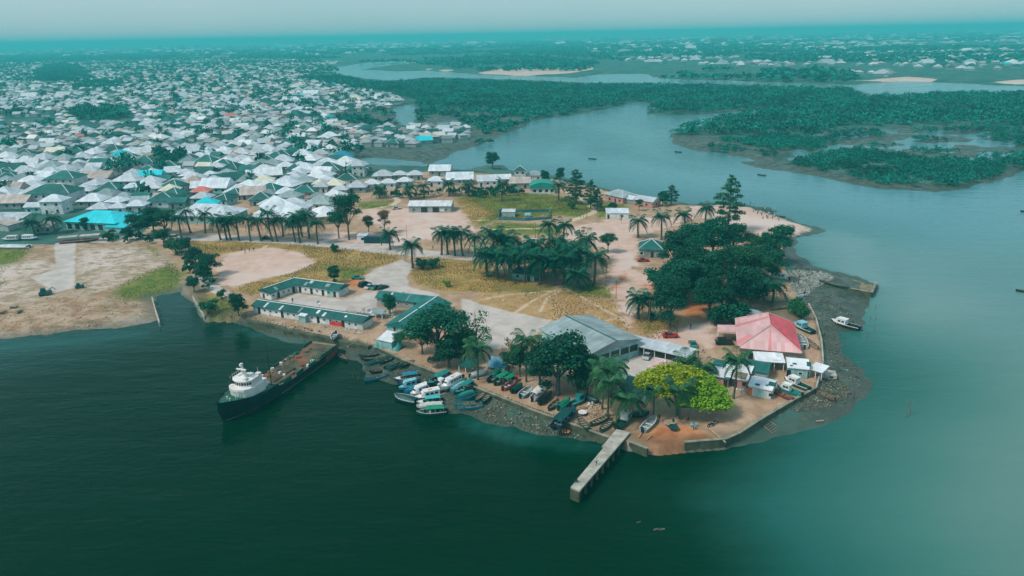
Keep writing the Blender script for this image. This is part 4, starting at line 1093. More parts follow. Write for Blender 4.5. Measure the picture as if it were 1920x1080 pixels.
T('thin grey tree right of the tall dark conifer like tree', 1108, 392, 14, 'tall', 'leaf_mid', 1.3)
T('slim tree beside the pink gabled house', 1120, 396, 11, 'tall', 'leaf_dark', 1.4)
T('small tree at the green edge by the footpath fork', 1148, 402, 7, 'broad', 'leaf_dark', 0.8)
T('bushy tree on the river bank right of the pink houses', 1242, 386, 8, 'dense', 'leaf_dark', 1.1)
T('pale leaved tree on the river bank next to the bushy one', 1258, 384, 10, 'tall', 'leaf_mid', 1.6)
T('dark twin crowned tree on the muddy point of the inlet', 924, 318, 13, 'dense', 'leaf_dark', 1.0, z=0.8)
T('tree behind the green barrel roof, left', 1022, 346, 9, 'dense', 'leaf_dark', 1.0)
T('tree behind the green barrel roof, right', 1050, 346, 10, 'dense', 'leaf_dark', 0.9)
T('small bush in the green field', 1072, 392, 3.4, 'bush', 'leaf_mid', 1.2)
T('shrub on the pale square before the white hut', 1165, 420, 4, 'sparse', 'leaf_olive', 0.7)
T('dark shrub near the pink riverside house', 1198, 396, 6, 'broad', 'leaf_mid', 0.9)
# left bank trees
LEFT = [(262, 446, 13, 'broad', 'dark tree right of the cyan hall'), (290, 440, 14, 'dense', 'bulky dark tree behind the creek head'), (312, 444, 13, 'broad', 'dark tree by the road end at the creek'), (240, 452, 7, 'dense', 'low bush mass in front of the cyan hall annex'),
        (308, 462, 9, 'broad', 'tree on the creek bank near the road end'), (350, 482, 8, 'dense', 'upper creek side tree'), (368, 500, 9, 'dense', 'creek side tree left of the soccer pitch'), (392, 518, 10, 'broad', 'leaning creek side tree at the soccer pitch corner'),
        (384, 530, 8, 'dense', 'dark creek side tree above the canal'), (365, 548, 6.5, 'dense', 'dark bush tree at the canal head'), (448, 592, 8, 'dense', 'dark bush tree left of the quay houses'), (392, 588, 4.5, 'bush', 'green bush by the right canal wall'),
        (332, 478, 7, 'bush', 'creeper mound beside the canal upper reach'), (205, 450, 4.5, 'bush', 'bush right of the red boat'), (160, 432, 6, 'dense', 'bush in front of the cyan hall windows'), (415, 560, 3.0, 'bush', 'scrub beside the narrow lane')]
for px, py, h, kd, lab in LEFT: T(lab, px, py, h, kd, 'leaf_dark' if kd != 'bush' else 'leaf_mid', 1.1)

# ------------------------------------------------------------------ palms: trunk and separate fronds
def frond_mesh(name, a, b, m, wide=0.20, n=12):
    """a feather leaf of unit length leaving the origin along +x"""
    mb = MB()
    pt = lambda s: Vector((s * (1 - 0.25 * b * s * s), 0, a * s - b * s * s))
    for i in range(4):
        p, q = pt(i / 4), pt((i + 1) / 4); w = 0.012 * (1 - i / 5)
        mb.quad((p.x, -w, p.z), (q.x, -w, q.z), (q.x, w, q.z), (p.x, w, p.z))
    for i in range(n):
        s = 0.10 + 0.88 * i / (n - 1); p = pt(s)
        l = wide * (0.55 + 0.9 * math.sin(math.pi * min(1, s * 0.85 + 0.12))) ; t = 0.034
        for sd in (-1, 1):
            e = p + Vector((l * 0.55, sd * l, -l * 0.45))
            mb.quad((p.x - t, 0, p.z), (p.x + t, 0, p.z), (e.x + t * 0.6, e.y, e.z), (e.x - t * 0.5, e.y, e.z))
    return mb.mesh(name, M[m])
FR = {}
for key, m, w in (('date', 'frond', 0.20), ('coco', 'frond_coco', 0.24)):
    FR[key] = [frond_mesh('frond', 1.25, 0.75, m, w), frond_mesh('frond', 0.75, 0.95, m, w), frond_mesh('frond', 0.25, 0.95, m, w), frond_mesh('frond', -0.25, 0.75, m, w)]
FR['dry'] = frond_mesh('frond', -0.9, 0.4, 'frond_dry', 0.18)
def trunk_mesh(var, r):
    rd = random.Random(var); pts, rad = [], []
    bx, by = rd.uniform(-0.05, 0.05), rd.uniform(-0.05, 0.05)
    for i in range(7):
        t = i / 6; pts.append((bx * math.sin(t * 2.6), by * t * t, -0.03 + 1.03 * t)); rad.append(r * (1.25 - 0.45 * t if i else 1.6))
    return MB().tube(pts, rad, 7).mesh('palm_trunk', M['bark_palm']), (bx * math.sin(2.6), by)
TRK = [trunk_mesh(v, 1.0) for v in range(4)]
def palm(label, px, py, h, kind='date', group=None, fl=None, n=None, z=ZP, dry=0):
    """h: height of the trunk top above the ground"""
    p = G(px, py, z)
    o = thing('palm_tree', label, 'palm tree', p, 0, group)
    h *= random.uniform(0.88, 1.1)
    o.rotation_euler = (random.uniform(-0.06, 0.06), random.uniform(-0.06, 0.06), random.uniform(0, 6.28))
    me, (tx, ty) = random.choice(TRK)
    r = 0.34 if kind == 'date' else 0.2
    th = trunk_scaled(me, h, r)
    link('trunk', th, o)
    fl = fl or (4.6 if kind == 'date' else 4.4); n = n or (22 if kind == 'date' else 18)
    top = (tx * h, ty * h, h * 0.985)
    for i in range(n):
        tier = i / n
        k = min(3, int(tier * 4))
        f = link('frond', FR[kind][k], o, top)
        f.rotation_euler = (random.uniform(-0.25, 0.25), random.uniform(-0.12, 0.12), i * 2.399 + random.uniform(-0.2, 0.2))
        s = fl * random.uniform(0.85, 1.1) * (0.9 if k == 0 else 1.0)
        f.scale = (s, s, s)
    for i in range(dry):
        f = link('frond', FR['dry'], o, (top[0], top[1], top[2] - 0.2)); f.rotation_euler = (0, 0.2, random.uniform(0, 6.28)); s = fl * 0.6; f.scale = (s, s, s); f['label'] = 'dry brown hanging frond'
    return o
_TS = {}
def trunk_scaled(me, h, r):
    k = (me.name, round(h * 2), round(r, 2))
    if k not in _TS:
        m2 = me.copy(); hh = round(h * 2) / 2
        co = np.empty(len(m2.vertices) * 3, np.float32); m2.vertices.foreach_get('co', co); co = co.reshape(-1, 3)
        ax = np.repeat(co.reshape(7, 7, 3).mean(1), 7, axis=0)
        co2 = co.copy(); co2[:, :2] = ax[:, :2] * hh + (co[:, :2] - ax[:, :2]) * r; co2[:, 2] = ax[:, 2] * hh + (co[:, 2] - ax[:, 2]) * r
        m2.vertices.foreach_set('co', co2.ravel().astype(np.float32)); m2.update(); _TS[k] = m2
    return _TS[k]
ROAD = [(340, 448, 9), (358, 437, 10.5), (385, 438, 9.5), (414, 450, 9), (426, 450, 9.5), (433, 450, 8), (448, 451, 9.5), (470, 452, 10), (490, 452, 9), (511, 453, 12), (520, 453, 8.5), (531, 443, 8), (553, 454, 10), (563, 455, 10.5), (567, 444, 9), (580, 447, 9.5), (596, 457, 9)]
for i, (x, y, h) in enumerate(ROAD): palm(f'date palm, {nth(i + 1)} from left in the row along the road before the school', x, y, h, 'date', 'palms along the road', 4.4)
MID_X = [(1020, 520, 8.5, 'palm inside the central grove between fifth and sixth front palms'), (972, 508, 8.5, 'palm over the dark cabin roof'), (1040, 500, 9, 'palm deep inside the central grove'), (1070, 520, 9, 'palm left behind the short squat palm'), (1100, 498, 9, 'rearmost right palm of the central grove'), (960, 486, 8.5, 'rear palm left of the grove kiosk')]
MID = MID_X + [(732, 468, 7.2, 'shaggy palm beside the blue container on the roadside'), (774, 503, 8.5, 'lone palm standing at the road fork'), (828, 478, 9, 'first from left in the palm clump right of the fork'), (840, 477, 9.5, 'second from left in the palm clump right of the fork'),
       (853, 480, 9, 'third from left in the palm clump right of the fork'), (868, 480, 9.5, 'fourth from left in the palm clump right of the fork'), (892, 480, 8.5, 'palm at the right end of the clump by the road'),
       (914, 518, 9, 'leftmost front palm of the central palm grove'), (933, 522, 8.5, 'second front palm of the central palm grove'), (957, 526, 9, 'third front palm of the central palm grove'), (985, 530, 9.5, 'fourth front palm, before the dark cabin in the grove'),
       (1012, 534, 9.5, 'fifth front palm of the central palm grove'), (1036, 536, 9, 'sixth front palm of the central palm grove'), (1056, 535, 9.5, 'seventh front palm of the central palm grove, where paths meet'), (1084, 542, 5, 'short squat palm in front at the right of the central grove'),
       (1114, 533, 10.5, 'big heavy crowned palm at the right end of the central grove'), (925, 486, 9, 'palm at the rear left of the central grove'), (945, 488, 9, 'bushy palm at the rear middle of the central grove'), (1000, 500, 8.5, 'palm inside the central grove behind the dark cabin'),
       (1060, 508, 9, 'palm inside the central grove towards the right'), (1088, 514, 9.5, 'palm behind the big heavy crowned palm'), (1030, 462, 9, 'left of the two palms between the walled yard and the grove'), (1058, 462, 9, 'right of the two palms between the walled yard and the grove'),
       (1197, 446, 7, 'palm behind the timber house, left one'), (1240, 450, 10, 'palm behind the timber house, right one'), (1318, 444, 12, 'tall palm left of the lone casuarina'), (1284, 450, 10, 'palm in the grove edge left of the tall palm'),
       (1047, 376, 8.5, 'palm right of the green barrel roof'), (940, 378, 8.5, 'lone palm at the top of the dry field'), (769, 374, 7, 'palm behind the white roofed pavilion'), (795, 371, 6.5, 'palm behind the right half of the pavilion'), (842, 368, 6.5, 'palm in the hedge above the pavilion field'),
       (879, 368, 6, 'palm in the hedge below the twin gables'), (712, 372, 6, 'small palm by the footpath bend'), (1196, 598, 6.5, 'left palm of the date palm pair before the red car'), (1216, 600, 6.5, 'right palm of the date palm pair before the red car'), (104, 438, 7.5, 'palm left of the cyan hall'),
       (65, 440, 6, 'short palm among the left bank sheds'), (1448, 570, 6, 'drooping palm at the basin edge')]
for x, y, h, lab in MID: palm(lab, x, y, h, 'date', None, 5.6 if 900 < x < 1130 and y > 480 else 4.7, 28 if y > 480 else 22, dry=random.choice((0, 1, 2)))
COCO = [(896, 712, 8.5, 'coconut palm beside the grey skiff on the sea wall path'), (987, 716, 10.5, 'coconut palm behind the row of green canopy boats'), (1100, 742, 6.5, 'coconut palm left of the pair near the dark boats'), (1128, 768, 9, 'coconut palm over the ribbed canoes, thick trunk'),
        (1139, 781, 9, 'slender coconut palm in front of the teal shed'), (1146, 745, 8, 'coconut palm against the courtyard wall'), (1174, 790, 6.5, 'low coconut palm behind the jetty boat'), (1226, 782, 6.5, 'coconut palm next to the white blue boat'),
        (1276, 786, 7, 'coconut palm in front of the bright almond tree'), (1284, 706, 4.2, 'coconut palm behind the pink gazebo'), (1320, 718, 4.8, 'coconut palm left of the patched tin house'), (1375, 747, 10, 'slender coconut palm standing before the patched tin house')]
for x, y, h, lab in COCO: palm(lab, x, y, h, 'coco', None, 4.3 if x < 1300 else 3.8, 18, dry=2)

# ------------------------------------------------------------------ mangroves, scrub and far woods: masses nobody could count
def crown_mass(name, label, pts, rad, hgt, mname, leaves, size, seed, zb=0.3, quad=True):
    rg = np.random.default_rng(seed)
    lib = []
    for v in range(6):
        lob = [(0, 0, 0.5, 0.62, 0.62, 0.42)] + [(0.5 * math.cos(a), 0.5 * math.sin(a), rg.uniform(0.3, 0.7), 0.42, 0.42, 0.3) for a in rg.uniform(0, 6.28, 4)]
        lib.append(leaf_cloud(lob, leaves, size, seed + v, 0.55)[0])
    n = len(pts)
    r = rad * rg.uniform(0.7, 1.35, n); h = hgt * rg.uniform(0.65, 1.3, n); a = rg.uniform(0, 6.28, n); which = rg.integers(0, 6, n)
    Vs = []
    for v in range(6):
        ii = np.where(which == v)[0]
        if len(ii) == 0: continue
        c, s = np.cos(a[ii]), np.sin(a[ii]); B = lib[v]
        X = (B[None, :, 0] * c[:, None] - B[None, :, 1] * s[:, None]) * r[ii, None] + pts[ii, 0, None]
        Y = (B[None, :, 0] * s[:, None] + B[None, :, 1] * c[:, None]) * r[ii, None] + pts[ii, 1, None]
        Z = B[None, :, 2] * h[ii, None] + zb
        Vs.append(np.stack([X, Y, Z], -1).reshape(-1, 3))
    V = np.concatenate(Vs)
    o = link(name, np_mesh(name, V, np.arange(len(V)).reshape(-1, 4), M[mname]))
    o['kind'] = 'stuff'; o['label'] = label
    return o
def scatter(polys, spacing, seed, keep=None, z=0.5):
    rg = np.random.default_rng(seed); out = []
    for poly in polys:
        pg = S(poly, z); lo, hi = pg.min(0), pg.max(0)
        n = int((hi - lo).prod() / spacing ** 2)
        gx = np.arange(lo[0], hi[0], spacing); gy = np.arange(lo[1], hi[1], spacing)
        Q = np.stack(np.meshgrid(gx, gy), -1).reshape(-1, 2) + rg.uniform(-0.5, 0.5, (len(gx) * len(gy), 2)) * spacing * 1.1
        Q = Q[inside(Q, pg)]
        if keep is not None: Q = Q[keep(Q, rg)]
        out.append(Q)
    return np.concatenate(out)
inframe = lambda Q, rg: np.abs(Q[:, 0]) < Q[:, 1] * 0.86 + 60
D1 = [(545, 148), (640, 145), (690, 156), (740, 158), (800, 152), (900, 154), (1000, 158), (1100, 162), (1230, 163), (1400, 166), (1590, 172), (1622, 184), (1560, 192), (1492, 197), (1440, 203), (1400, 207), (1330, 213), (1260, 215), (1214, 211), (1228, 200), (1200, 190),
      (1160, 198), (1120, 206), (1060, 215), (1000, 223), (940, 220), (880, 208), (800, 205), (780, 190), (700, 170), (600, 160)]
D2 = [(1258, 251), (1300, 239), (1350, 227), (1400, 215), (1440, 207), (1490, 200), (1570, 192), (1625, 186), (1700, 185), (1760, 180), (1920, 179), (2400, 184), (2400, 240), (1920, 240), (1760, 235), (1640, 238), (1560, 240), (1550, 262), (1500, 262), (1480, 250), (1400, 256), (1330, 255), (1290, 258)]
D3 = [(1345, 266), (1440, 256), (1490, 258), (1545, 272), (1545, 284), (1500, 280), (1450, 282), (1400, 276)]
D4 = [(1482, 310), (1560, 291), (1600, 283), (1700, 290), (1780, 300), (1860, 310), (1885, 328), (1800, 350), (1700, 352), (1620, 341), (1540, 326)]
D5 = [(1860, 318), (1880, 300), (1930, 290), (2300, 280), (2300, 300), (1930, 316)]
crown_mass('mangrove_forest', 'dense teal mangrove forest beyond the river', scatter([D1, D2], 8.4, 61, lambda Q, rg: inframe(Q, rg) & (rg.random(len(Q)) < 0.97) & (np.abs(vnoise(Q, 130, 161) + 0.35 * vnoise(Q, 45, 162) - 0.68) > 0.012)), 6.6, 7.2, 'mangrove', 56, 0.105, 61)
crown_mass('mangrove_thicket', 'mangrove thickets on the near end of the right island', scatter([D3, D4, D5], 4.6, 62, lambda Q, rg: inframe(Q, rg) & (vnoise(Q, 22, 63) > 0.22)), 3.6, 5.2, 'mangrove', 130, 0.08, 62)
crown_mass('mangrove_scrub', 'scattered mangrove bushes on the wet mud of the right island', scatter([MUD_ISLAND, [(1270, 268), (1440, 285), (1480, 300), (1400, 292), (1300, 280)], [(1440, 312), (1540, 322), (1620, 338), (1600, 342), (1480, 320)]], 6.0, 64,
           lambda Q, rg: inframe(Q, rg) & (vnoise(Q, 26, 65) > 0.50)), 3.4, 4.2, 'mangrove', 110, 0.085, 64, 0.1)
crown_mass('creek_scrub', 'dark mangrove scrub on the flats behind the town', scatter([[(620, 235), (640, 215), (740, 200), (740, 235), (680, 240)], [(790, 210), (880, 208), (1000, 224), (960, 245), (910, 262), (890, 238)], [(780, 195), (830, 205), (800, 230), (780, 225)], [(900, 262), (950, 245), (940, 262), (900, 275)]],
           7.0, 66, lambda Q, rg: vnoise(Q, 30, 67) > 0.42), 4.5, 5.0, 'mangrove', 34, 0.19, 66)
crown_mass('far_woods', 'hazy woods between the far waters and houses', scatter([[(1240, 150), (1330, 132), (1590, 138), (1610, 152), (1560, 157), (1420, 152)], [(660, 120), (890, 108), (1000, 108), (1120, 120), (1100, 135), (900, 135), (760, 118)], [(-500, 118), (300, 104), (640, 100), (640, 112), (300, 112), (-500, 130)],
           [(700, 105), (1000, 92), (1400, 88), (2400, 90), (2400, 100), (1400, 105), (1200, 118), (1000, 104)], [(1400, 118), (1900, 120), (2300, 135), (2300, 105), (1400, 100)]], 26, 68,
           lambda Q, rg: inframe(Q, rg) & (vnoise(Q, 140, 69) > 0.40)), 15, 12, 'mangrove', 20, 0.22, 68, 1.0)
crown_mass('horizon_woods', 'hazy wooded country reaching to the horizon', scatter([[(-600, 108), (0, 97), (500, 88), (1000, 77), (1500, 68), (2000, 58), (2500, 48), (2500, 66), (1500, 84), (1000, 95), (500, 104), (-600, 116)]], 75, 168,
           lambda Q, rg: inframe(Q, rg) & (vnoise(Q, 420, 169) > 0.46)), 46, 15, 'mangrove', 14, 0.26, 168, 1.0)
crown_mass('town_trees', 'dark tree crowns scattered between the town roofs', scatter([[(-500, 395), (-500, 112), (300, 108), (600, 112), (690, 172), (740, 200), (620, 240), (700, 300), (650, 345), (300, 385)]], 17, 70,
           lambda Q, rg: inframe(Q, rg) & ((rg.random(len(Q)) < 0.16) | (vnoise(Q, 60, 71) > 0.74))), 6.5, 9.5, 'mangrove', 70, 0.115, 70, ZP + 0.6)
crown_mass('town_parks', 'larger dark groves inside the town', scatter([[(60, 140), (85, 126), (120, 120), (150, 128), (172, 140), (160, 152), (110, 158), (75, 152)], [(150, 160), (228, 156), (228, 168), (150, 170)], [(130, 212), (240, 208), (246, 228), (150, 232)], [(0, 210), (40, 206), (45, 222), (0, 222)], [(290, 300), (350, 298), (350, 312), (290, 312)]], 8, 72, lambda Q, rg: vnoise(Q, 45, 172) > 0.36), 7.0, 9.5, 'mangrove', 70, 0.115, 72, ZP)
crown_mass('hedge_scrub', 'dark bushes filling the hedge below the riverside houses', scatter([[(690, 362), (760, 366), (900, 358), (960, 358), (990, 364), (900, 372), (860, 364), (760, 372), (700, 372)], [(200, 448), (250, 445), (330, 450), (345, 470), (300, 458), (230, 456)], [(345, 478), (400, 520), (420, 545), (380, 548), (350, 520)],
           [(905, 470), (1060, 470), (1100, 500), (1000, 500), (910, 495)]], 3.4, 73, lambda Q, rg: rg.random(len(Q)) < 0.6, ZP), 2.4, 3.4, 'leaf_dark', 46, 0.17, 73, ZP)

# grass tufts
def tufts(name, label, polys, spacing, mname, h, seed, keep=None):
    Q = scatter(polys, spacing, seed, keep, ZP); rg = np.random.default_rng(seed)
    n = len(Q); V = []
    for k in range(3):
        a = rg.uniform(0, 6.28, n); l = h * rg.uniform(0.5, 1.3, n); w = h * 0.6
        dx, dy = np.cos(a), np.sin(a)
        b0 = np.stack([Q[:, 0] - dy * w / 2, Q[:, 1] + dx * w / 2, np.full(n, ZP - 0.08)], 1); b1 = np.stack([Q[:, 0] + dy * w / 2, Q[:, 1] - dx * w / 2, np.full(n, ZP - 0.08)], 1)
        t0 = np.stack([Q[:, 0] + dx * l * 0.7 - dy * w * 0.4, Q[:, 1] + dy * l * 0.7 + dx * w * 0.4, ZP + l], 1); t1 = t0 + np.stack([dy * w * 0.6, -dx * w * 0.6, np.zeros(n)], 1)
        V.append(np.stack([b0, b1, t1, t0], 1).reshape(-1, 3))
    V = np.concatenate(V)
    o = link(name, np_mesh(name, V, np.arange(len(V)).reshape(-1, 4), M[mname])); o['kind'] = 'stuff'; o['label'] = label
    return o
tufts('dry_grass', 'tall straw coloured grass on the open fields', C['dry'], 0.75, 'grass_dry', 0.30, 81, lambda Q, rg: vnoise(Q, 6, 82) > 0.36)
tufts('sparse_dry_grass', 'thin golden grass on the trodden clearing', [CLEARING], 0.9, 'grass_dry', 0.3, 85, lambda Q, rg: vnoise(Q, 8, 86) > 0.52)
tufts('green_grass', 'patches of fresh green grass on the fields', C['green'], 1.1, 'grass_green', 0.34, 83, lambda Q, rg: (vnoise(Q, 7, 84) > 0.42) & (np.abs(Q[:, 0]) < Q[:, 1] * 0.9))

# ------------------------------------------------------------------ waterfront buildings
D_, W_ = 'door', 'window'
def row_ops(L, n, side='f', doors=(), wh='dark', h=2.1):
    out = []
    for i in range(n):
        u = -L / 2 + L * (i + 0.5) / n
        if i in doors: out.append((side, u, 0.03, 0.95, h * 0.9, wh, D_))
        else: out.append((side, u, 0.95, 0.9, 0.75, wh, W_, 'trim'))
    return out
building('quay_house', 'west wing of the quay houses, gable end to the water', 'building', (499, 560), (553, 541), 5.6, 2.3, 1.2, 'roof_dark', 'wall_white', 'gable', 0.5, axis=True, ridge='trim',
         ops=row_ops(12, 6, 'f', (1, 4)) + [('l', -1.0, 1.2, 0.5, 0.5), ('l', 1.0, 0.03, 0.9, 1.5, 'dark', D_)], sheets=[(-3, 0.2, 1.0, 1.6, 'roof_grey')])
building('quay_house', 'north wing of the quay houses with aqua end wall', 'building', (556, 541), (645, 553), 5.6, 2.4, 1.2, 'roof_dark', 'wall_white', 'gable', 0.5, axis=True, ridge='trim',
         ops=row_ops(18, 8, 'f', (1, 3, 5, 7)) + [('f', 6.2, 0.03, 2.4, 2.3, 'wall_teal', 'panel')], sheets=[(-2.2, 0.5, 1.2, 1.4, 'roof_pale'), (-3.6, 0.15, 0.9, 1.5, 'roof_grey'), (4.6, 0.35, 1.5, 1.4, 'roof_grey')])
so = building('quay_house', 'long south wing of the quay houses facing the dark water', 'building', (487, 581), (690, 613), 5.2, 2.2, 1.0, 'roof_dark', 'wall_white', 'gable', 0.5, axis=True, ridge='trim',
         ops=row_ops(37, 17, 'f', (0, 4, 7, 10, 14)) + [('f', 10.6, 0.05, 4.6, 1.3, 'red', 'panel')], sheets=[(-15.2, 0.1, 0.7, 2.2, 'roof_pale'), (-9.4, 0.05, 0.8, 2.0, 'roof_pale'), (3.6, 0.35, 0.9, 1.5, 'roof_white'), (6.2, 0.1, 0.9, 1.7, 'roof_white'), (13.4, 0.4, 0.8, 0.8, 'roof_white'), (-2.5, 0.1, 0.5, 2.2, 'roof_grey')])
building('quay_house', 'broad east wing of the quay houses with white ridge', 'building', (752, 628), (820, 580), 9.0, 2.3, 1.7, 'roof_dark', 'wall_teal', 'gable', 0.5, axis=True, ridge='roof_white',
         ops=[('l', -1.2, 1.0, 1.0, 0.9, 'dark', W_, 'trim'), ('l', 2.0, 0.9, 0.6, 1.1), ('f', -5, 0.9, 0.9, 0.8), ('f', 1, 0.9, 0.9, 0.8)])
building('quay_house', 'northeast wing of the quay houses with orange tank in front', 'building', (716, 566), (812, 577), 5.6, 2.3, 1.3, 'roof_dark', 'wall_grey', 'gable', 0.5, axis=True, ridge='roof_grey',
         ops=row_ops(17, 6, 'f', (1, 4)), sheets=[(-4.5, 0.55, 0.7, 1.2, 'roof_pale'), (1.5, 0.0, 0.3, 2.8, 'roof_grey')])
def lean_to(label, p0, p1, D, h, rise, roof, wall='wall_grey', name='lean_to', z0=ZP, **k): return building(name, label, 'shed', p0, p1, D, h, rise, roof, wall, 'mono', 0.25, z0=z0, **k)
lean_to('small teal porch roof jutting from the south quay wing', (558, 592), (572, 594), 2.0, 2.1, 0.4, 'roof_pale', 'wall_teal')
lean_to('striped tin shelter roof behind the south quay wing', (648, 583), (676, 586), 2.4, 1.8, 0.4, 'roof_tan', posts=3)
lean_to('loose tin sheets roofing the yard by the courtyard tree', (690, 586), (716, 590), 2.4, 1.7, 0.5, 'roof_grey', posts=3)
ts = lean_to('shack with pale tin roof and teal tarpaulin sides on the bank', (706, 637), (734, 643), 4.2, 2.2, 0.9, 'roof_white', 'wall_teal')
for (x0, x1, y0, y1, zt) in ((-3.4, -2.0, -2.8, 0.6, 2.2), (1.9, 4.2, -2.4, 2.0, 1.9)):
    n = 6
    tp = MB()
    for i in range(n):
        a, b = i / n, (i + 1) / n
        f = lambda t: zt * math.sin(math.pi * (0.15 + 0.7 * t)) + 0.12 * math.sin(t * 23)
        tp.quad((x0 + (x1 - x0) * a, y0, 0.05), (x0 + (x1 - x0) * b, y0, 0.05), (x0 + (x1 - x0) * b, (y0 + y1) / 2, f(b)), (x0 + (x1 - x0) * a, (y0 + y1) / 2, f(a)))
        tp.quad((x0 + (x1 - x0) * a, (y0 + y1) / 2, f(a)), (x0 + (x1 - x0) * b, (y0 + y1) / 2, f(b)), (x0 + (x1 - x0) * b, y1, 0.05), (x0 + (x1 - x0) * a, y1, 0.05))
    tp.build('tarpaulin', M['teal'], ts)
tank = thing('water_tank', 'round orange tank by the northeast quay wing', 'tank', G(768, 575)); MB().tube([(0, 0, 0), (0, 0, 1.9), (0, 0, 2.15)], [1.0, 1.0, 0.5], 14).build('shell', M['orange'], tank); MB().tube([(0, 0, 2.1), (0, 0, 2.3)], 0.3, 10).build('lid', M['white'], tank)
for lab, x, y, s in (('white satellite dish on the south wing ridge, left', 600, 573, 0.6), ('white satellite dish on the south wing ridge, right', 695, 590, 0.7), ('pale satellite dish above the northeast wing', 758, 556, 0.6)):
    d = thing('satellite_dish', lab, 'satellite dish', G(x, y + 12)); MB().tube([(0, 0, 0), (0, 0, 3.0)], 0.05, 5).build('mast', M['grey'], d)
    b = MB(); rings = [(0.02, 0), (s * 0.5, 0.06), (s, 0.25)]
    for i in range(2):
        for k in range(10):
            a0, a1 = k * 0.6283, (k + 1) * 0.6283
            p = lambda r, a: (r[0] * math.cos(a), -r[1], 3.2 + r[0] * math.sin(a))
            b.quad(p(rings[i], a0), p(rings[i], a1), p(rings[i + 1], a1), p(rings[i + 1], a0))
    b.build('bowl', M['white'], d)

# grey warehouse: single long slope towards the water side
wh = building('warehouse', 'big warehouse with blue grey sheet roof beside the walled court', 'warehouse', (1010, 618), (1103, 668), 16.5, 4.4, 1.8, 'roof_grey', 'wall_teal', 'gable', 0.6,
              ops=[('r', u, 1.6, 2.6, 1.7, 'dark', W_) for u in (-6.2, -3, 0.2, 3.4, 6.4)] + [('f', -3, 0.1, 3, 3.2, 'dark', D_), ('f', 4, 1.4, 2, 1.4, 'dark', W_)], ridge='roof_dark')
cp = building('carport', 'long pale flat carport roof on slim posts beside the warehouse', 'carport', (1165, 643), (1291, 672), 5.0, 2.6, 0.35, 'roof_pale', 'wall_grey', 'mono', 0.3, posts=7)
MB().box(0, 2.75, 0, cp['L'] + 0.4, 0.18, 2.4).build('back_wall', M['wall_teal'], cp)
lean_to('long teal roofed shed below the courtyard wall behind the coconut palms', (1160, 728), (1212, 741), 5.0, 2.2, 0.8, 'roof_dark', 'wall_teal')
def wall_run(name, label, cat, pts, th, h, m, z0=ZP, cap=None, zb=None, part='segment'):
    q = [G(*p, z0 if len(p) == 2 else z0) for p in pts]
    o = thing(name, label, cat, q[0]); o.location = (q[0].x, q[0].y, 0); o['kind'] = 'thing'
    for i in range(len(q) - 1):
        a, b = q[i], q[i + 1]; v = b - a; c = (a + b) / 2 - q[0]
        MB().box(c.x, c.y, (z0 - 0.4 if zb is None else zb), v.length + th * 0.6, th * (1 + 0.003 * i), h + (0.4 if zb is None else z0 - zb) + 0.003 * i, math.atan2(v.y, v.x)).build(part, M[m], o)
        if cap: MB().box(c.x, c.y, z0 + h + 0.004 * (i + 1), v.length + th * 0.7, th * 1.25, 0.12, math.atan2(v.y, v.x)).build('coping', M[cap], o)
    return o
wall_run('court_wall', 'pale teal wall along the front of the concrete court', 'wall', [(1128, 694), (1150, 703), (1180, 716), (1213, 731)], 0.25, 1.9, 'wall_teal')
wall_run('court_wall', 'pale wall along the left side of the concrete court', 'wall', [(1126, 692), (1150, 666)], 0.25, 1.7, 'wall_teal')
# pink gazebo
gz = building('gazebo', 'small pink hip roofed gazebo at the carport corner', 'gazebo', (1213, 690), (1262, 700), 5.4, 2.5, 1.5, 'pinkroof', 'wall_grey', 'pyramid', 0.3, posts=2, ridge='trim', hips=True)
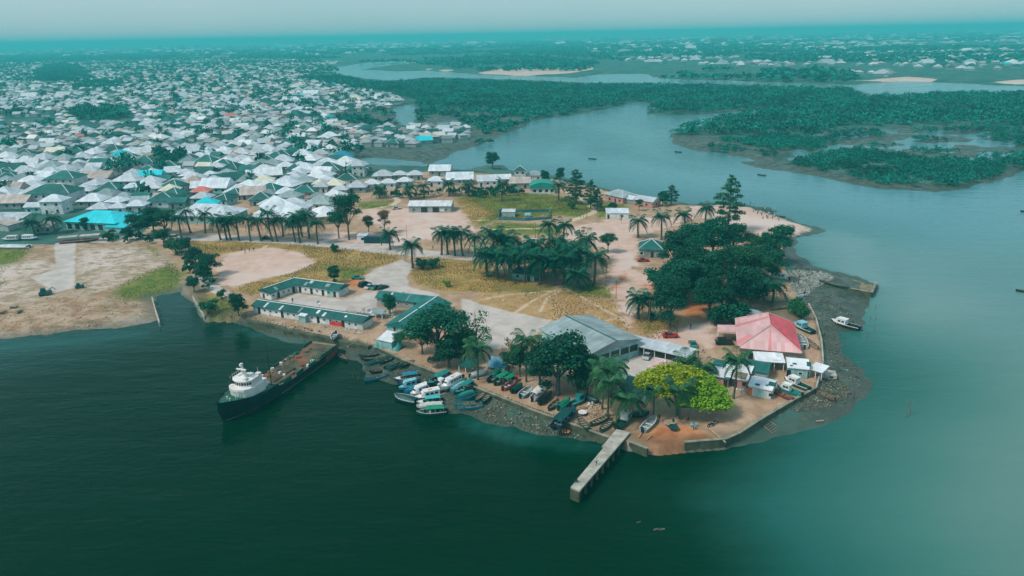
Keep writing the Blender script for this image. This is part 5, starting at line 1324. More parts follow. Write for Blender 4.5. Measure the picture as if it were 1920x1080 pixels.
# striped hall: each roof slope its own part
def striped_hall():
    a, b = G(1382, 652, 5.4), G(1504, 662, 5.4)
    rot = math.atan2(b.y - a.y, b.x - a.x); Lx = (b - a).length; Dy = 20.0; e = 3.6
    c = (a + b) / 2 + Vector((-math.sin(rot), math.cos(rot), 0)) * Dy / 2
    o = thing('striped_hall', 'large hall under a faded pink and red striped hip roof', 'hall', (c.x, c.y, ZP), rot)
    x, y, zt = Lx / 2, Dy / 2, 7.4
    f0, f1, r0, r1 = (-x, -y, e), (x, -y, e), (0.4, -y + 7.2, zt), (0.4, y - 4.0, zt)
    k0, k1 = (-x, y, e), (x, y, e)
    MB().box(0, 0, 0, Lx - 1.6, Dy - 1.6, e + 0.15).build('wall', M['wall_tan'], o)
    def slope(m, *p):
        mb = MB(); mb.quad(*p); mb.quad(*[(q[0], q[1], q[2] - 0.14) for q in reversed(p)])
        n = len(p)
        for i in range(n):
            u, v = p[i], p[(i + 1) % n]; mb.quad(u, (u[0], u[1], u[2] - 0.14), (v[0], v[1], v[2] - 0.14), v)
        return mb.build('roof_slope', M[m], o)
    slope('pinkroof', f0, f1, r0); s = slope('redroof', f1, k1, r1, r0); s['label'] = 'bright red right hand slope'
    slope('pinkroof', k0, f0, r0, r1); slope('pinkroof', k1, k0, r1)
    lerp = lambda p, q, t: tuple(p[i] + (q[i] - p[i]) * t for i in range(3))
    up = lambda p, d=0.05: (p[0], p[1], p[2] + d)
    M['pinkstripe'] = mat('hall_stripe', (0.62, 0.23, 0.23), 0.5, 0.1, 0.15)
    def stripe(*p): mb = MB(); mb.quad(*[up(q) for q in p]); mb.quad(*[up(q, 0.02) for q in reversed(p)]); mb.build('roof_stripe', M['pinkstripe'], o)
    m0 = lerp(f0, f1, 0.48); m1 = lerp(f0, f1, 0.54); stripe(m0, m1, lerp(m1, r0, 0.93), lerp(m0, r0, 0.93))
    stripe(lerp(f0, k0, 0.02), lerp(f0, r0, 0.45), lerp(lerp(f0, k0, 0.22), lerp(r0, r1, 0.1), 0.42), lerp(f0, k0, 0.22))
    stripe(lerp(k0, f0, 0.30), lerp(k0, f0, 0.22), lerp(r1, r0, 0.25), lerp(r1, r0, 0.35))
    for p, q in ((f0, r0), (f1, r0), (r0, r1), (k1, r1), (k0, r1)): MB().tube([up(p, 0.1), up(q, 0.12)], 0.17, 5).build('ridge_cap', M['pinkroof'], o)
    # porch on the left
    po = [(-x - 4.6, 1.0, 3.0), (-x + 0.2, 1.0, 3.3), (-x + 0.2, 6.2, 3.3), (-x - 4.6, 6.2, 3.0)]
    slope('pinkroof', *po)
    for px_, py_ in ((-x - 4.4, 1.2), (-x - 4.4, 6.0)): MB().box(px_, py_, 0, 0.25, 0.25, 2.9).build('porch_post', M['trim'], o)
    for u in (-6, -2, 2, 5.5): opening(o, 'f', u, 1.1, 1.3, 1.2, Lx - 1.6, Dy - 1.6, 'dark', 'window', 0.08, 'trim')
    opening(o, 'f', -4.2, 0.02, 1.2, 2.2, Lx - 1.6, Dy - 1.6, 'dark', 'door')
    for v in (-5, 0, 5): opening(o, 'l', v, 1.1, 1.3, 1.2, Lx - 1.6, Dy - 1.6, 'dark', 'window', 0.08, 'trim')
striped_hall()
# pale dome roof behind the striped hall
dm = thing('domed_shelter', 'pale weathered dome roof half hidden by trees behind the striped hall', 'shelter', G(1402, 604), 0.2)
b = MB()
for i in range(5):
    for k in range(14):
        p = lambda i, k: (5.2 * math.cos(k * 0.4488) * math.cos(i * 0.28), 4.2 * math.sin(k * 0.4488) * math.cos(i * 0.28), 1.6 + 1.9 * math.sin(i * 0.28))
        b.quad(p(i, k), p(i, k + 1), p(i + 1, k + 1), p(i + 1, k))
b.build('roof', M['roof_grey'], dm, True); MB().tube([(0, 0, 0), (0, 0, 1.7)], 3.8, 14).build('wall', M['wall_teal'], dm)
# patched tin houses
building('tin_house', 'patched tin house with white and dark green roof sheets behind the coconut palm', 'house', (1330, 706), (1368, 712), 9.5, 2.3, 1.4, 'roof_dark', 'wall_pink', 'gable', 0.3,
         ops=[('f', -2.0, 0.8, 0.9, 0.8, 'dark', W_, 'trim'), ('f', 1.4, 0.02, 0.9, 1.9, 'dark', D_)], sheets=[(-0.6, 0.02, 3.6, 3.6, 'roof_white'), (1.6, 0.1, 1.6, 4.4, 'roof_white'), (-2.4, 0.3, 0.9, 1.6, 'roof_dark'), (2.4, 0.72, 0.9, 1.3, 'roof_white')])
building('tin_house', 'low tin house with rusty brown roof patch between the two patched houses', 'house', (1372, 710), (1402, 716), 6.0, 2.1, 1.1, 'roof_white', 'wall_pink', 'mono', 0.25,
         ops=[('f', -1, 0.02, 0.9, 1.8, 'dark', D_), ('f', 1, 0.8, 0.8, 0.8)], sheets=[(-0.2, 0.12, 2.8, 2.6, 'wood')])
building('tin_house', 'patched white tin house with orange door beside the beached boats', 'house', (1402, 724), (1448, 734), 5.4, 2.2, 1.0, 'roof_white', 'wall_white', 'gable', 0.25,
         ops=[('f', -2.2, 0.02, 1.0, 1.8, 'orange', D_), ('f', 0.2, 0.02, 1.2, 1.8, 'wall_teal', D_), ('f', 2.4, 0.8, 0.8, 0.7)], sheets=[(-0.8, 0.2, 1.0, 0.6, 'roof_dark'), (1.2, 0.35, 0.6, 0.5, 'roof_dark'), (2.2, 0.45, 1.6, 1.3, 'roof_dark')])
building('long_shed', 'dark green roofed shed behind the patched tin houses', 'shed', (1372, 690), (1440, 702), 6.0, 2.4, 1.2, 'roof_dark', 'wall_grey', 'gable', 0.3)
building('open_shelter', 'pale flat roofed shelter in front of the striped hall', 'shelter', (1416, 678), (1473, 681), 4.2, 2.5, 0.5, 'roof_white', 'wall_grey', 'mono', 0.3, posts=4, sheets=[(1.6, 0.3, 2.0, 0.5, 'roof_pale')])
building('boat_house', 'light blue walled house with patched pale roof by the quay wall', 'house', (1476, 690), (1518, 694), 5.6, 2.5, 1.2, 'roof_white', 'wall_teal', 'gable', 0.3,
         ops=[('f', 0.6, 0.9, 1.0, 0.8, 'dark', W_, 'trim'), ('f', -2, 0.02, 0.9, 1.9, 'dark', D_)], sheets=[(-0.8, 0.35, 0.9, 0.5, 'roof_dark'), (-1.5, 0.15, 0.6, 0.4, 'roof_dark'), (2.4, 0.3, 1.0, 1.4, 'roof_dark')])
lean_to('pale lean-to between the light blue house and the quay wall', (1516, 692), (1542, 700), 3.2, 2.0, 0.5, 'roof_white', posts=3)
# buildings around the square and fields
th_ = building('timber_house', 'dark timber house with white gable trim beside the square', 'house', (1196, 468), (1245, 470), 9.0, 3.0, 2.8, 'roof_dark', 'wall_grey', 'hip', 0.5, ridge='trim', hips=True,
         ops=[('f', -3.3, 0.9, 1.5, 1.3, 'dark', W_, 'white'), ('f', 0.5, 0.1, 1, 2), ('f', 3.2, 0.9, 1.3, 1.3, 'dark', W_, 'white')])
building('white_hut', 'white walled hut with torn blue grey roof above the square', 'hut', (1136, 400), (1180, 400), 6, 2.6, 0.8, 'roof_pale', 'wall_white', 'mono', 0.3, ops=[('f', -4, 0.02, 0.9, 1.9, 'dark', D_), ('f', 2, 0.9, 1, 0.9)])
building('pink_house', 'pink gabled house on the river bank beside slim trees', 'house', (1132, 364), (1168, 372), 9, 3.0, 2.2, 'roof_grey', 'wall_pink', 'hip', 0.5, ridge='trim', hips=True, ops=[('f', -3, 0.5, 1.2, 1.4), ('f', 1, 0.02, 1, 2, 'dark', D_), ('f', 4, 0.9, 1, 1)])
building('pink_house', 'smaller pink house with pale roof further right on the bank', 'house', (1186, 374), (1224, 380), 7, 2.8, 1.6, 'roof_pale', 'wall_pink', 'gable', 0.4, ops=[('f', 2, 0.8, 1, 1), ('r', 0, 0.8, 1, 1)])
building('river_shed', 'grey roofed shed between the two pink houses', 'shed', (1166, 372), (1190, 376), 6, 2.4, 1.2, 'roof_pale', 'wall_grey', 'gable', 0.4)
gb = thing('barrel_house', 'house with green barrel vault roof above the green field', 'house', (G(993, 363) + G(1042, 363)) / 2 + Vector((0, 5, 0)), -0.03)
wd = (G(1042, 363) - G(993, 363)).length
b = MB()
for i in range(10):
    a0, a1 = math.pi * i / 10, math.pi * (i + 1) / 10
    p = lambda a, y: (-math.cos(a) * wd / 2, y, 3.0 + 2.8 * math.sin(a))
    b.quad(p(a0, -5.6), p(a1, -5.6), p(a1, 5.6), p(a0, 5.6)); b.quad((0, -5.6, 3.0), p(a1, -5.6), p(a0, -5.6))
M['roof_vault'] = mat('green_vault', (0.02, 0.26, 0.20), 0.5, 0.12, 0.2)
b.build('roof', M['roof_vault'], gb); MB().box(0, 0, 0, wd * 0.92, 10, 3.0).build('wall', M['wall_white'], gb)
for u in (-4, -1, 2.2, 5): opening(gb, 'f', u, 0.8, 1.6, 1.4, wd, 10, 'dark', 'window')
building('pavilion', 'long low pavilion with white roof at the head of the red pitch', 'pavilion', (764, 387), (846, 387), 9.5, 3.0, 1.6, 'roof_white', 'wall_grey', 'gable', 0.4,
         ops=[('f', -2.6, 0.1, 3.0, 2.4, 'dark', 'gate'), ('f', 2.9, 0.1, 3.0, 2.4, 'dark', 'gate'), ('f', -7.6, 0.9, 0.7, 0.9), ('f', 7.8, 0.9, 0.7, 0.9), ('f', 5.9, 0.6, 1.8, 1.0, 'white', 'poster')])
M['wall_dim'] = mat('wall_dim', (0.055, 0.16, 0.165), 0.85, 0.25, 0.4)
wall_run('yard_wall', 'blue green wall of the walled yard in the field', 'wall', [(935, 412), (985, 414), (1032, 411), (1030, 397), (985, 398), (936, 397), (935, 412)], 0.3, 1.3, 'wall_dim')
building('yard_shed', 'small pale roofed shed inside the walled yard', 'shed', (940, 398), (966, 398), 4, 2.2, 0.5, 'roof_pale', 'wall_grey', 'mono', 0.2)
bt = thing('blue_tank', 'light blue tank inside the walled yard', 'tank', G(990, 407)); MB().tube([(-1.6, 0, 1), (-1.2, 0, 1), (1.2, 0, 1), (1.6, 0, 1)], [0.5, 1.0, 1.0, 0.5], 12).build('shell', M['lightblue'], bt); MB().box(-0.8, 0, 0, 0.3, 1.2, 0.5).build('cradle', M['grey'], bt); MB().box(0.8, 0, 0, 0.3, 1.2, 0.5).build('cradle', M['grey'], bt)
gh = building('guard_hut', 'small white guard hut left of the blue container', 'hut', (668, 442), (686, 443), 3.6, 2.6, 0.4, 'roof_white', 'wall_white', 'mono', 0.2, ops=[('f', 0.4, 0.9, 1.2, 1.0)])
ct = thing('shipping_container', 'long dark blue container beside the guard hut', 'container', G(708, 455), -0.08); MB().box(0, 0, 0.1, 10.5, 2.4, 2.5).build('body', M['navy'], ct)
for i in range(18): MB().box(-5.0 + i * 0.59, -1.23, 0.3, 0.22, 0.06, 2.1).build('rib', M['navy'], ct)
cb = building('dark_cabin', 'dark low cabin under the front palms of the central grove', 'cabin', (958, 512), (1002, 517), 5, 2.2, 0.5, 'roof_dark', 'wall_teal', 'mono', 0.3, ops=[('f', -2, 0.9, 1, 0.9), ('f', 2, 0.02, 1, 1.9, 'dark', D_)])
building('grove_shop', 'pale roofed kiosk at the back of the central grove', 'kiosk', (984, 458), (1006, 458), 5, 2.6, 0.7, 'roof_white', 'wall_teal', 'mono', 0.3)
building('grove_shed', 'long dark shed hidden behind the rear palms', 'shed', (905, 480), (950, 484), 6, 2.4, 0.8, 'roof_dark', 'wall_grey', 'mono', 0.3)
# tent by the green boats
tn = thing('tent', 'blue and white ridge tent behind the green canopy boats', 'tent', G(938, 690), -0.5)
MB().quad((-2.6, -2, 0.6), (2.6, -2, 0.6), (2.6, 0, 2.8), (-2.6, 0, 2.8)).build('fly', M['blue'], tn); MB().quad((2.6, 2, 0.6), (-2.6, 2, 0.6), (-2.6, 0, 2.8), (2.6, 0, 2.8)).build('fly', M['darkteal'], tn)
MB().quad((-2.55, -1.9, 0), (-2.55, 1.9, 0), (-2.55, 0, 2.7)).build('end_panel', M['white'], tn)
for sx in (-2.5, 2.5): MB().tube([(sx, 0, 0), (sx, 0, 2.75)], 0.06, 5).build('pole', M['grey'], tn)
building('tarp_shelter', 'green tarpaulin shelter under the big spreading tree', 'shelter', (858, 686), (886, 690), 3.4, 1.9, 0.6, 'roof_dark', 'wall_teal', 'mono', 0.2, posts=3)
# lattice mast at the left edge
ms = thing('lattice_mast', 'thin lattice mast at the left edge behind the sheds', 'mast', G(10, 424))
b = MB()
for sx in (-0.5, 0.5):
    for sy in (-0.5, 0.5): b.tube([(sx, sy, 0), (sx * 0.5, sy * 0.5, 22)], 0.06, 4)
b.build('leg_frame', M['grey'], ms)
b = MB()
for i in range(14):
    z = i * 1.55; k = 0.5 - 0.25 * z / 22; s = 1 if i % 2 else -1
    b.tube([(-k * s, -k, z), (k * s, -k, z + 1.55)], 0.035, 4); b.tube([(-k, -k * s, z), (-k, k * s, z + 1.55)], 0.035, 4)
b.build('bracing', M['grey'], ms)

# ------------------------------------------------------------------ sea walls, basins, slip
wall_run('sea_wall', 'long low dark sea wall along the boat landing', 'wall', [(705, 650), (760, 677), (830, 704), (885, 724), (930, 742), (1000, 770), (1070, 795), (1130, 817), (1158, 826)], 0.5, 0.12, 'seawall', zb=-0.3, cap='coping')
wall_run('sea_wall', 'short wall stub right of the jetty root', 'wall', [(1182, 829), (1213, 841)], 0.5, 0.05, 'seawall', zb=-0.3, cap='coping')
wall_run('quay_wall', 'stout concrete quay wall bending round the point', 'wall', [(1285, 832), (1360, 826), (1385, 815), (1430, 786), (1480, 757), (1528, 730)], 0.55, 0.4, 'seawall', zb=-0.3, cap='coping')
wall_run('quay_wall', 'thin pale quay wall running up past the striped hall', 'wall', [(1530, 729), (1538, 700), (1543, 680), (1540, 640), (1530, 600), (1516, 572)], 0.35, 0.6, 'concrete', zb=-0.2)
wall_run('canal_wall', 'left wall of the dark canal', 'wall', [(285, 558), (291, 580), (299, 606)], 0.35, 0.3, 'concrete', z0=1.2, zb=-1.0)
wall_run('canal_wall', 'right wall of the dark canal', 'wall', [(361, 556), (372, 574), (384, 594)], 0.35, 0.3, 'concrete', z0=1.4, zb=-1.0)
wall_run('quay_edge', 'stepped concrete ledge in front of the south quay wing', 'wall', [(470, 600), (520, 608), (535, 616), (600, 627), (650, 638), (690, 646)], 1.4, -0.3, 'seawall', zb=-0.2)
wall_run('mole', 'narrow walled mole reaching out from the rocks into the water', 'wall', [(1545, 535), (1590, 545), (1634, 553), (1642, 534)], 0.6, 0.9, 'seawall', z0=0.9, zb=-1.2, cap='coping')
M['rock_fill'] = mat('mole_fill', (0.20, 0.17, 0.11), 0.9, 0.4, 0.6, (0.06, 0.08, 0.06), 0.8, bump=0.3)
fl = thing('mole_fill', 'sandy fill on top of the walled mole', 'mole', G(1590, 530, 0.6)); pts = [G(x, y, 0.8) - fl.location for x, y in ((1545, 533), (1632, 549), (1640, 534), (1560, 512), (1520, 508))]
MB().prism([(p.x, p.y) for p in pts], -1.4, -0.05).build('fill', M['rock_fill'], fl)
wall_run('basin_wall', 'upper wooden curbed basin beside the grove', 'basin', [(1428, 534), (1478, 535), (1480, 547), (1430, 547), (1428, 534)], 0.5, 0.5, 'wood_pale', z0=1.6, zb=0)
wall_run('basin_wall', 'lower wooden curbed basin beside the grove', 'basin', [(1432, 553), (1476, 552), (1480, 566), (1436, 566), (1432, 553)], 0.5, 0.5, 'wood_pale', z0=1.6, zb=0)
wall_run('basin_wall', 'green water basin wall behind the striped hall', 'basin', [(1446, 584), (1492, 578), (1500, 606)], 0.4, 0.8, 'seawall', z0=1.6, zb=0)
sg = thing('slip_grid', 'wooden slatted slip leaning down from the quay wall', 'slipway', G(1443, 795, 0.3))
pA, pB, pC, pD = [G(x, y, z) - sg.location for x, y, z in ((1421, 790, 0.9), (1435, 784, 0.9), (1462, 802, 0.15), (1448, 812, 0.15))]
for i in range(8):
    t = i / 7; a, b = pA.lerp(pD, t), pB.lerp(pC, t); MB().tube([a, b], 0.13, 4).build('slat', M['wood'], sg)
for a, b in ((pA, pD), (pB, pC)): MB().tube([a, b], 0.12, 4).build('rail', M['wood'], sg)
bm_ = thing('beam', 'timber beam lying beside the almond tree on the quay', 'beam', G(1345, 818)); v = G(1352, 826) - G(1322, 800); MB().tube([-v / 2 + Vector((0, 0, 0.2)), v / 2 + Vector((0, 0, 0.2))], 0.18, 6).build('timber', M['wood_pale'], bm_)

# ------------------------------------------------------------------ jetty
jt = thing('jetty', 'long narrow pale concrete jetty on piles reaching into the dark water', 'jetty', G(1115, 862, 2.4)); jt.location.z = 0
JZ = 2.4
def J(x, y, z=JZ): p = G(x, y, z) - jt.location; return p
n0, n1, f0, f1 = J(1070, 913), J(1087, 920), J(1160, 805), J(1182, 810)
stp = n0.lerp(f0, 0.64); wdv = (f1 - f0).normalized()
def slab(pts, z0, z1): return MB().prism([(p.x, p.y) for p in pts], z0, z1)
nseg = 9
for i in range(nseg):
    a, b = i / nseg, (i + 1) / nseg - 0.004
    sh = -wdv * 0.45 if a > 0.62 else Vector((0, 0, 0))
    slab([n0.lerp(f0, a) + sh, n1.lerp(f1, a), n1.lerp(f1, b), n0.lerp(f0, b) + sh], JZ - 0.32, JZ + 0.004 * (i % 2)).build('deck_slab', M['concrete'], jt)
for i in range(10):
    t = 0.02 + 0.96 * i / 9
    for s, (A, B) in enumerate(((n0, f0), (n1, f1))):
        p = A.lerp(B, t) + wdv * (0.3 if s == 0 else -0.3); MB().box(p.x, p.y, -2.0, 0.4, 0.4, JZ + 1.7, 0.5).build('pile', M['seawall'], jt)
    a, b = n0.lerp(f0, t), n1.lerp(f1, t); c = (a + b) / 2
    MB().box(c.x, c.y, JZ - 0.62, (b - a).length + 0.1, 0.35, 0.3, math.atan2((b - a).y, (b - a).x)).build('cross_beam', M['seawall'], jt)
e = (n0 + n1) / 2; v = n1 - n0; MB().box(e.x, e.y, -1.5, v.length, 0.5, JZ + 1.15, math.atan2(v.y, v.x)).build('end_wall', M['seawall'], jt)

# ------------------------------------------------------------------ the moored landing vessel
def hull_shell(L, st, floor=None):
    """st: list of (t, half beam at deck, half beam at water, deck z, bottom z); x from 0 stern to L bow. returns outer shell builder"""
    mb = MB(); rows = []
    for t, bd, bw, zd, zb in st:
        x = t * L; zc = zb + (zd - zb) * 0.35
        rows.append([(x, -bd, zd), (x, -(bw + (bd - bw) * 0.45), zc), (x, -bw * 0.75, zb), (x, bw * 0.75, zb), (x, bw + (bd - bw) * 0.45, zc), (x, bd, zd)])
    for i in range(len(rows) - 1):
        for k in range(5): mb.quad(rows[i][k], rows[i + 1][k], rows[i + 1][k + 1], rows[i][k + 1])
    mb.quad(*rows[0]); mb.quad(*reversed(rows[-1]))
    return mb
def ship():
    a, b = G(634, 664, 0), G(421, 790, 0)          # stern quarter nearest the camera and the stem, at the water line
    Bm = 4.2; d0 = (b - a).normalized(); a = a + Vector((d0.y, -d0.x, 0)) * Bm
    rot = math.atan2(b.y - a.y, b.x - a.x); Ls = (b - a).length
    o = thing('landing_vessel', 'rusty dark hulled cargo vessel with white bridge at the bow, moored stern to shore', 'ship', a, rot)
    st = [(0, 4.2, 3.9, 2.1, -1), (0.15, 4.4, 4.2, 2.0, -1), (0.45, 4.4, 4.3, 2.0, -1), (0.64, 4.4, 4.2, 2.3, -1), (0.65, 4.45, 4.1, 3.3, -1), (0.78, 4.4, 3.5, 3.7, -1), (0.88, 3.8, 2.4, 4.2, -1), (0.95, 2.6, 1.0, 4.7, -1), (1.0, 1.2, 0.12, 5.0, -1), (1.035, 0.25, 0.06, 5.2, 3.2)]
    hull_shell(Ls, st).build('hull', M['shiphull'], o)
    # boot line and red stern patch
    def band(z0, z1, t0, t1, m, nm, off=0.03):
        mb = MB(); prev = None
        for i in range(25):
            t = t0 + (t1 - t0) * i / 24
            for j in range(len(st) - 1):
                if st[j][0] <= t <= st[j + 1][0]:
                    f = (t - st[j][0]) / (st[j + 1][0] - st[j][0]); r = [st[j][q] + (st[j + 1][q] - st[j][q]) * f for q in range(1, 5)]; break
            def yy(z):
                zc = r[3] + (r[2] - r[3]) * 0.35; yc = r[1] + (r[0] - r[1]) * 0.45
                return yc + (r[0] - yc) * (z - zc) / (r[2] - zc) if z > zc else r[1] * 0.75 + (yc - r[1] * 0.75) * (z - r[3]) / (zc - r[3])
            cur = [(t * Ls, -yy(z0) - off, z0), (t * Ls, -yy(z1) - off, z1)], [(t * Ls, yy(z0) + off, z0), (t * Ls, yy(z1) + off, z1)]
            if prev:
                mb.quad(prev[0][0], cur[0][0], cur[0][1], prev[0][1]); mb.quad(cur[1][0], prev[1][0], prev[1][1], cur[1][1])
            prev = cur
        return mb.build(nm, M[m], o)
    band(0.18, 0.32, 0.0, 0.999, 'boottop', 'boot_line', 0.02); band(0.6, 1.7, 0.01, 0.16, 'shipred', 'red_patch'); band(3.3, 3.62, 0.655, 0.80, 'shipgreen', 'sheer_strake', 0.05)
    # decks
    def deck(t0, t1, zf, m, nm, inset=0.18):
        mb = MB(); prev = None
        for i in range(13):
            t = t0 + (t1 - t0) * i / 12
            for j in range(len(st) - 1):
                if st[j][0] <= t <= st[j + 1][0]:
                    f = (t - st[j][0]) / (st[j + 1][0] - st[j][0]); bd = st[j][1] + (st[j + 1][1] - st[j][1]) * f; zd = st[j][3] + (st[j + 1][3] - st[j][3]) * f; break
            cur = ((t * Ls, -bd + inset, zd + zf), (t * Ls, bd - inset, zd + zf))
            if prev: mb.quad(prev[0], cur[0], cur[1], prev[1])
            prev = cur
        return mb.build(nm, M[m], o)
    deck(0.002, 0.645, 0.02, 'deck', 'cargo_deck', 0.0); deck(0.652, 0.995, -0.55, 'shipgreen', 'fore_deck', 0.0)
    # bulwarks of the cargo deck (frames and rails)
    def rail(t0, t1, side, h, m='shipgreen'):
        MB().box((t0 + t1) / 2 * Ls, side * 4.25, 2.0, (t1 - t0) * Ls, 0.14, h).build('bulwark', M[m], o)
    for t0, t1, s, h in ((0.0, 0.20, 1, 1.0), (0.27, 0.34, 1, 0.7), (0.40, 0.47, 1, 0.9), (0.52, 0.60, 1, 1.1), (0.0, 0.10, -1, 0.8), (0.12, 0.30, -1, 0.5), (0.34, 0.44, -1, 0.6), (0.48, 0.60, -1, 0.5)): rail(t0, t1, s, h)
    MB().box(0.1, 0, 2.0, 0.2, 7.4, 0.5).build('stern_ramp_sill', M['wood_pale'], o)
    for i in range(7): MB().tube([(0.20 * Ls + i * 0.75, 4.1, 2.0), (0.20 * Ls + i * 0.75 + 0.2, 3.9, 4.0 + 0.3 * math.sin(i * 2.1))], 0.09, 5).build('frame_rib', M['green'], o)
    for x, y, s in ((0.27, 3.4, 0.8), (0.33, 3.6, 0.6), (0.36, -3.5, 0.7), (0.44, -3.7, 0.6), (0.30, -3.9, 0.5), (0.50, 1.5, 0.7), (0.47, -0.6, 0.55), (0.545, -3.6, 0.6)):
        MB().box(x * Ls, y, 2.0, s * 1.5, s, s * 0.9, x * 20, 0.85).build('deck_fitting', M['offwhite'], o)
    rr_ = random.Random(5)
    for i in range(34):
        x, y, s = rr_.uniform(0.06, 0.60), rr_.choice((-1, 1)) * rr_.uniform(1.2, 4.0), rr_.uniform(0.25, 0.7)
        MB().box(x * Ls, y, 2.03, s * rr_.uniform(0.8, 3), s, s * rr_.uniform(0.3, 1.0), rr_.uniform(0, 3), rr_.uniform(0.6, 1)).build('deck_gear', M[rr_.choice(('shipgreen', 'wood', 'black', 'deck', 'shipred', 'grey'))], o)
    for i in range(9): MB().tube([((0.06 + 0.06 * i) * Ls, -4.15, 2.0), ((0.06 + 0.06 * i) * Ls + 0.3, -4.2, 3.0)], 0.07, 4).build('rail_stanchion', M['shipgreen'], o)
    MB().box(0.50 * Ls, 1.4, 2.03, 9.0, 0.35, 0.35).build('deck_beam', M['black'], o); MB().box(0.53 * Ls, 2.6, 2.03, 7.0, 1.0, 0.5).build('hatch', M['deck'], o)
    MB().tube([(0.15 * Ls, -3.9, 2.0), (0.20 * Ls, -3.5, 2.7), (0.27 * Ls, -3.9, 2.1)], 0.16, 6).build('hose', M['green'], o)
    MB().tube([(0.645 * Ls, -1.4, 2.4), (0.645 * Ls, 1.4, 2.4)], 0.75, 12).build('winch_drum', M['shipwhite'], o)
    # superstructure: lower house with rounded front, bridge, mast
    def house(x0, x1, hw, z0, z1, nose, m, nm, lean=0.0):
        out = [(x0, -hw), (x1 - nose, -hw), (x1 - nose * 0.35, -hw * 0.72), (x1, -hw * 0.25), (x1, hw * 0.25), (x1 - nose * 0.35, hw * 0.72), (x1 - nose, hw), (x0, hw)]
        mb = MB(); n = len(out)
        mb.v += [(p[0], p[1], z0) for p in out] + [(p[0] + lean, p[1], z1) for p in out]
        mb.f.append(tuple(range(n - 1, -1, -1))); mb.f.append(tuple(range(n, 2 * n)))
        for i in range(n): j = (i + 1) % n; mb.f.append((i, j, n + j, n + i))
        return mb.build(nm, M[m], o), out
    X0, X1 = 0.715 * Ls, 0.875 * Ls
    house(X0, X1, 2.9, 3.0, 5.2, 1.5, 'shipwhite', 'deckhouse', 0.35)
    hs, out = house(X0 + 1.5, X1 - 1.0, 2.45, 5.204, 6.85, 1.4, 'shipwhite', 'bridge')
    house(X0 + 1.4, X1 - 0.8, 2.6, 6.854, 7.1, 1.5, 'shipwhite', 'bridge_roof')
    # visor walk in front of the bridge
    house(X1 - 2.0, X1 + 0.45, 2.85, 5.0, 5.55, 1.5, 'shipwhite', 'visor_walk')
    def pane(x, y, z, w, h, ang): MB().box(x, y, z, w, 0.08, h, ang).build('window', M['glass'], hs)
    for (p, q) in zip(out[1:6], out[2:7]):
        ang = math.atan2(q[1] - p[1], q[0] - p[0]); ln = math.hypot(q[0] - p[0], q[1] - p[1]); k = 2 if ln > 0.9 else 1
        for i in range(k):
            t = (i + 0.5) / k; pane(p[0] + (q[0] - p[0]) * t, p[1] + (q[1] - p[1]) * t, 5.95, ln / k * 0.74, 0.62, ang)
    for x in (0.5, 1.5, 2.5, 3.8): pane(X0 + 1.7 + x, -2.47, 5.95, 0.55, 0.58, 0)
    for x in (1.2, 3.2): MB().tube([(X0 + x, -2.98, 4.2), (X0 + x, -2.86, 4.2)], 0.2, 8).build('porthole', M['glass'], o)
    MB().tube([(X0 + 2.6, -3.36, 3.4), (X0 + 1.2, -3.9, 3.0)], 0.12, 5).build('rusty_davit', M['orange'], o)
    MB().box(X0 - 0.6, 0, 3.0, 2.0, 4.4, 2.0).build('aft_locker', M['shipwhite'], o); MB().box(X0 - 0.5, -2.0, 4.9, 0.9, 0.9, 1.2, 0.3).build('vent', M['shipwhite'], o); MB().box(X0 + 0.5, 1.6, 4.8, 1.1, 1.1, 2.4).build('funnel', M['shipwhite'], o)
    xm = (X0 + X1) / 2 + 0.3
    ma = MB().tube([(xm - 0.8, 0, 7.05), (xm + 0.2, 0, 10.2)], [0.55, 0.25], 6).build('mast', M['shipwhite'], o)
    MB().box(xm + 0.4, 0, 9.2, 0.4, 2.6, 0.25).build('radar_bar', M['shipwhite'], ma); MB().box(xm + 0.2, 0, 10.1, 0.8, 0.45, 0.6).build('radar_dome', M['shipwhite'], ma); MB().box(xm + 0.9, 0.2, 8.2, 1.6, 0.3, 0.25).build('radar_bar', M['shipwhite'], ma)
    for x, y, h in ((X1 - 1.2, 2.4, 2.6), (X1 - 1.8, -2.2, 1.2), (xm - 1.6, -1.8, 2.8), (xm - 2.4, 2.2, 2.0)): MB().tube([(x, y, 7.0), (x, y, 7.0 + h)], 0.05, 4).build('antenna', M['white'], o)
    MB().tube([(0.655 * Ls, 2.6, 2.5), (0.655 * Ls, 2.6, 14.0)], [0.12, 0.05], 5).build('derrick_post', M['black'], o)
    MB().box(X1 - 2.0, 1.4, 7.1, 0.9, 0.6, 0.5).build('roof_box', M['offwhite'], o); MB().box(xm - 1.6, 0.6, 7.1, 1.4, 1.0, 0.4).build('roof_box', M['offwhite'], o)
    # roof rail
    b = MB()
    for s in (-1, 1): b.tube([(X0 + 1.4, s * 2.45, 7.9), (X1 - 2.2, s * 2.45, 7.9)], 0.035, 4)
    for i in range(6): b.tube([(X0 + 1.5 + i * 0.7, -2.45, 7.1), (X0 + 1.5 + i * 0.7, -2.45, 7.9)], 0.03, 4)
    b.build('roof_rail', M['white'], o)
    for i in range(7): MB().tube([((0.925 + 0.011 * i) * Ls, 2.9 - 0.36 * i, 4.3), ((0.92 + 0.011 * i) * Ls, 3.1 - 0.36 * i, 5.6 + 0.05 * i)], 0.08, 4).build('bow_stanchion', M['green'], o)
    for x, y in ((0.93, -0.8), (0.945, 0.4), (0.915, 1.2)): MB().tube([(x * Ls, y, 3.9), (x * Ls, y, 4.7)], 0.22, 6).build('bollard', M['offwhite'], o)
    # the name on the bow: a short and a longer white word, too small to read
    b = MB(); xx = 0.925 * Ls
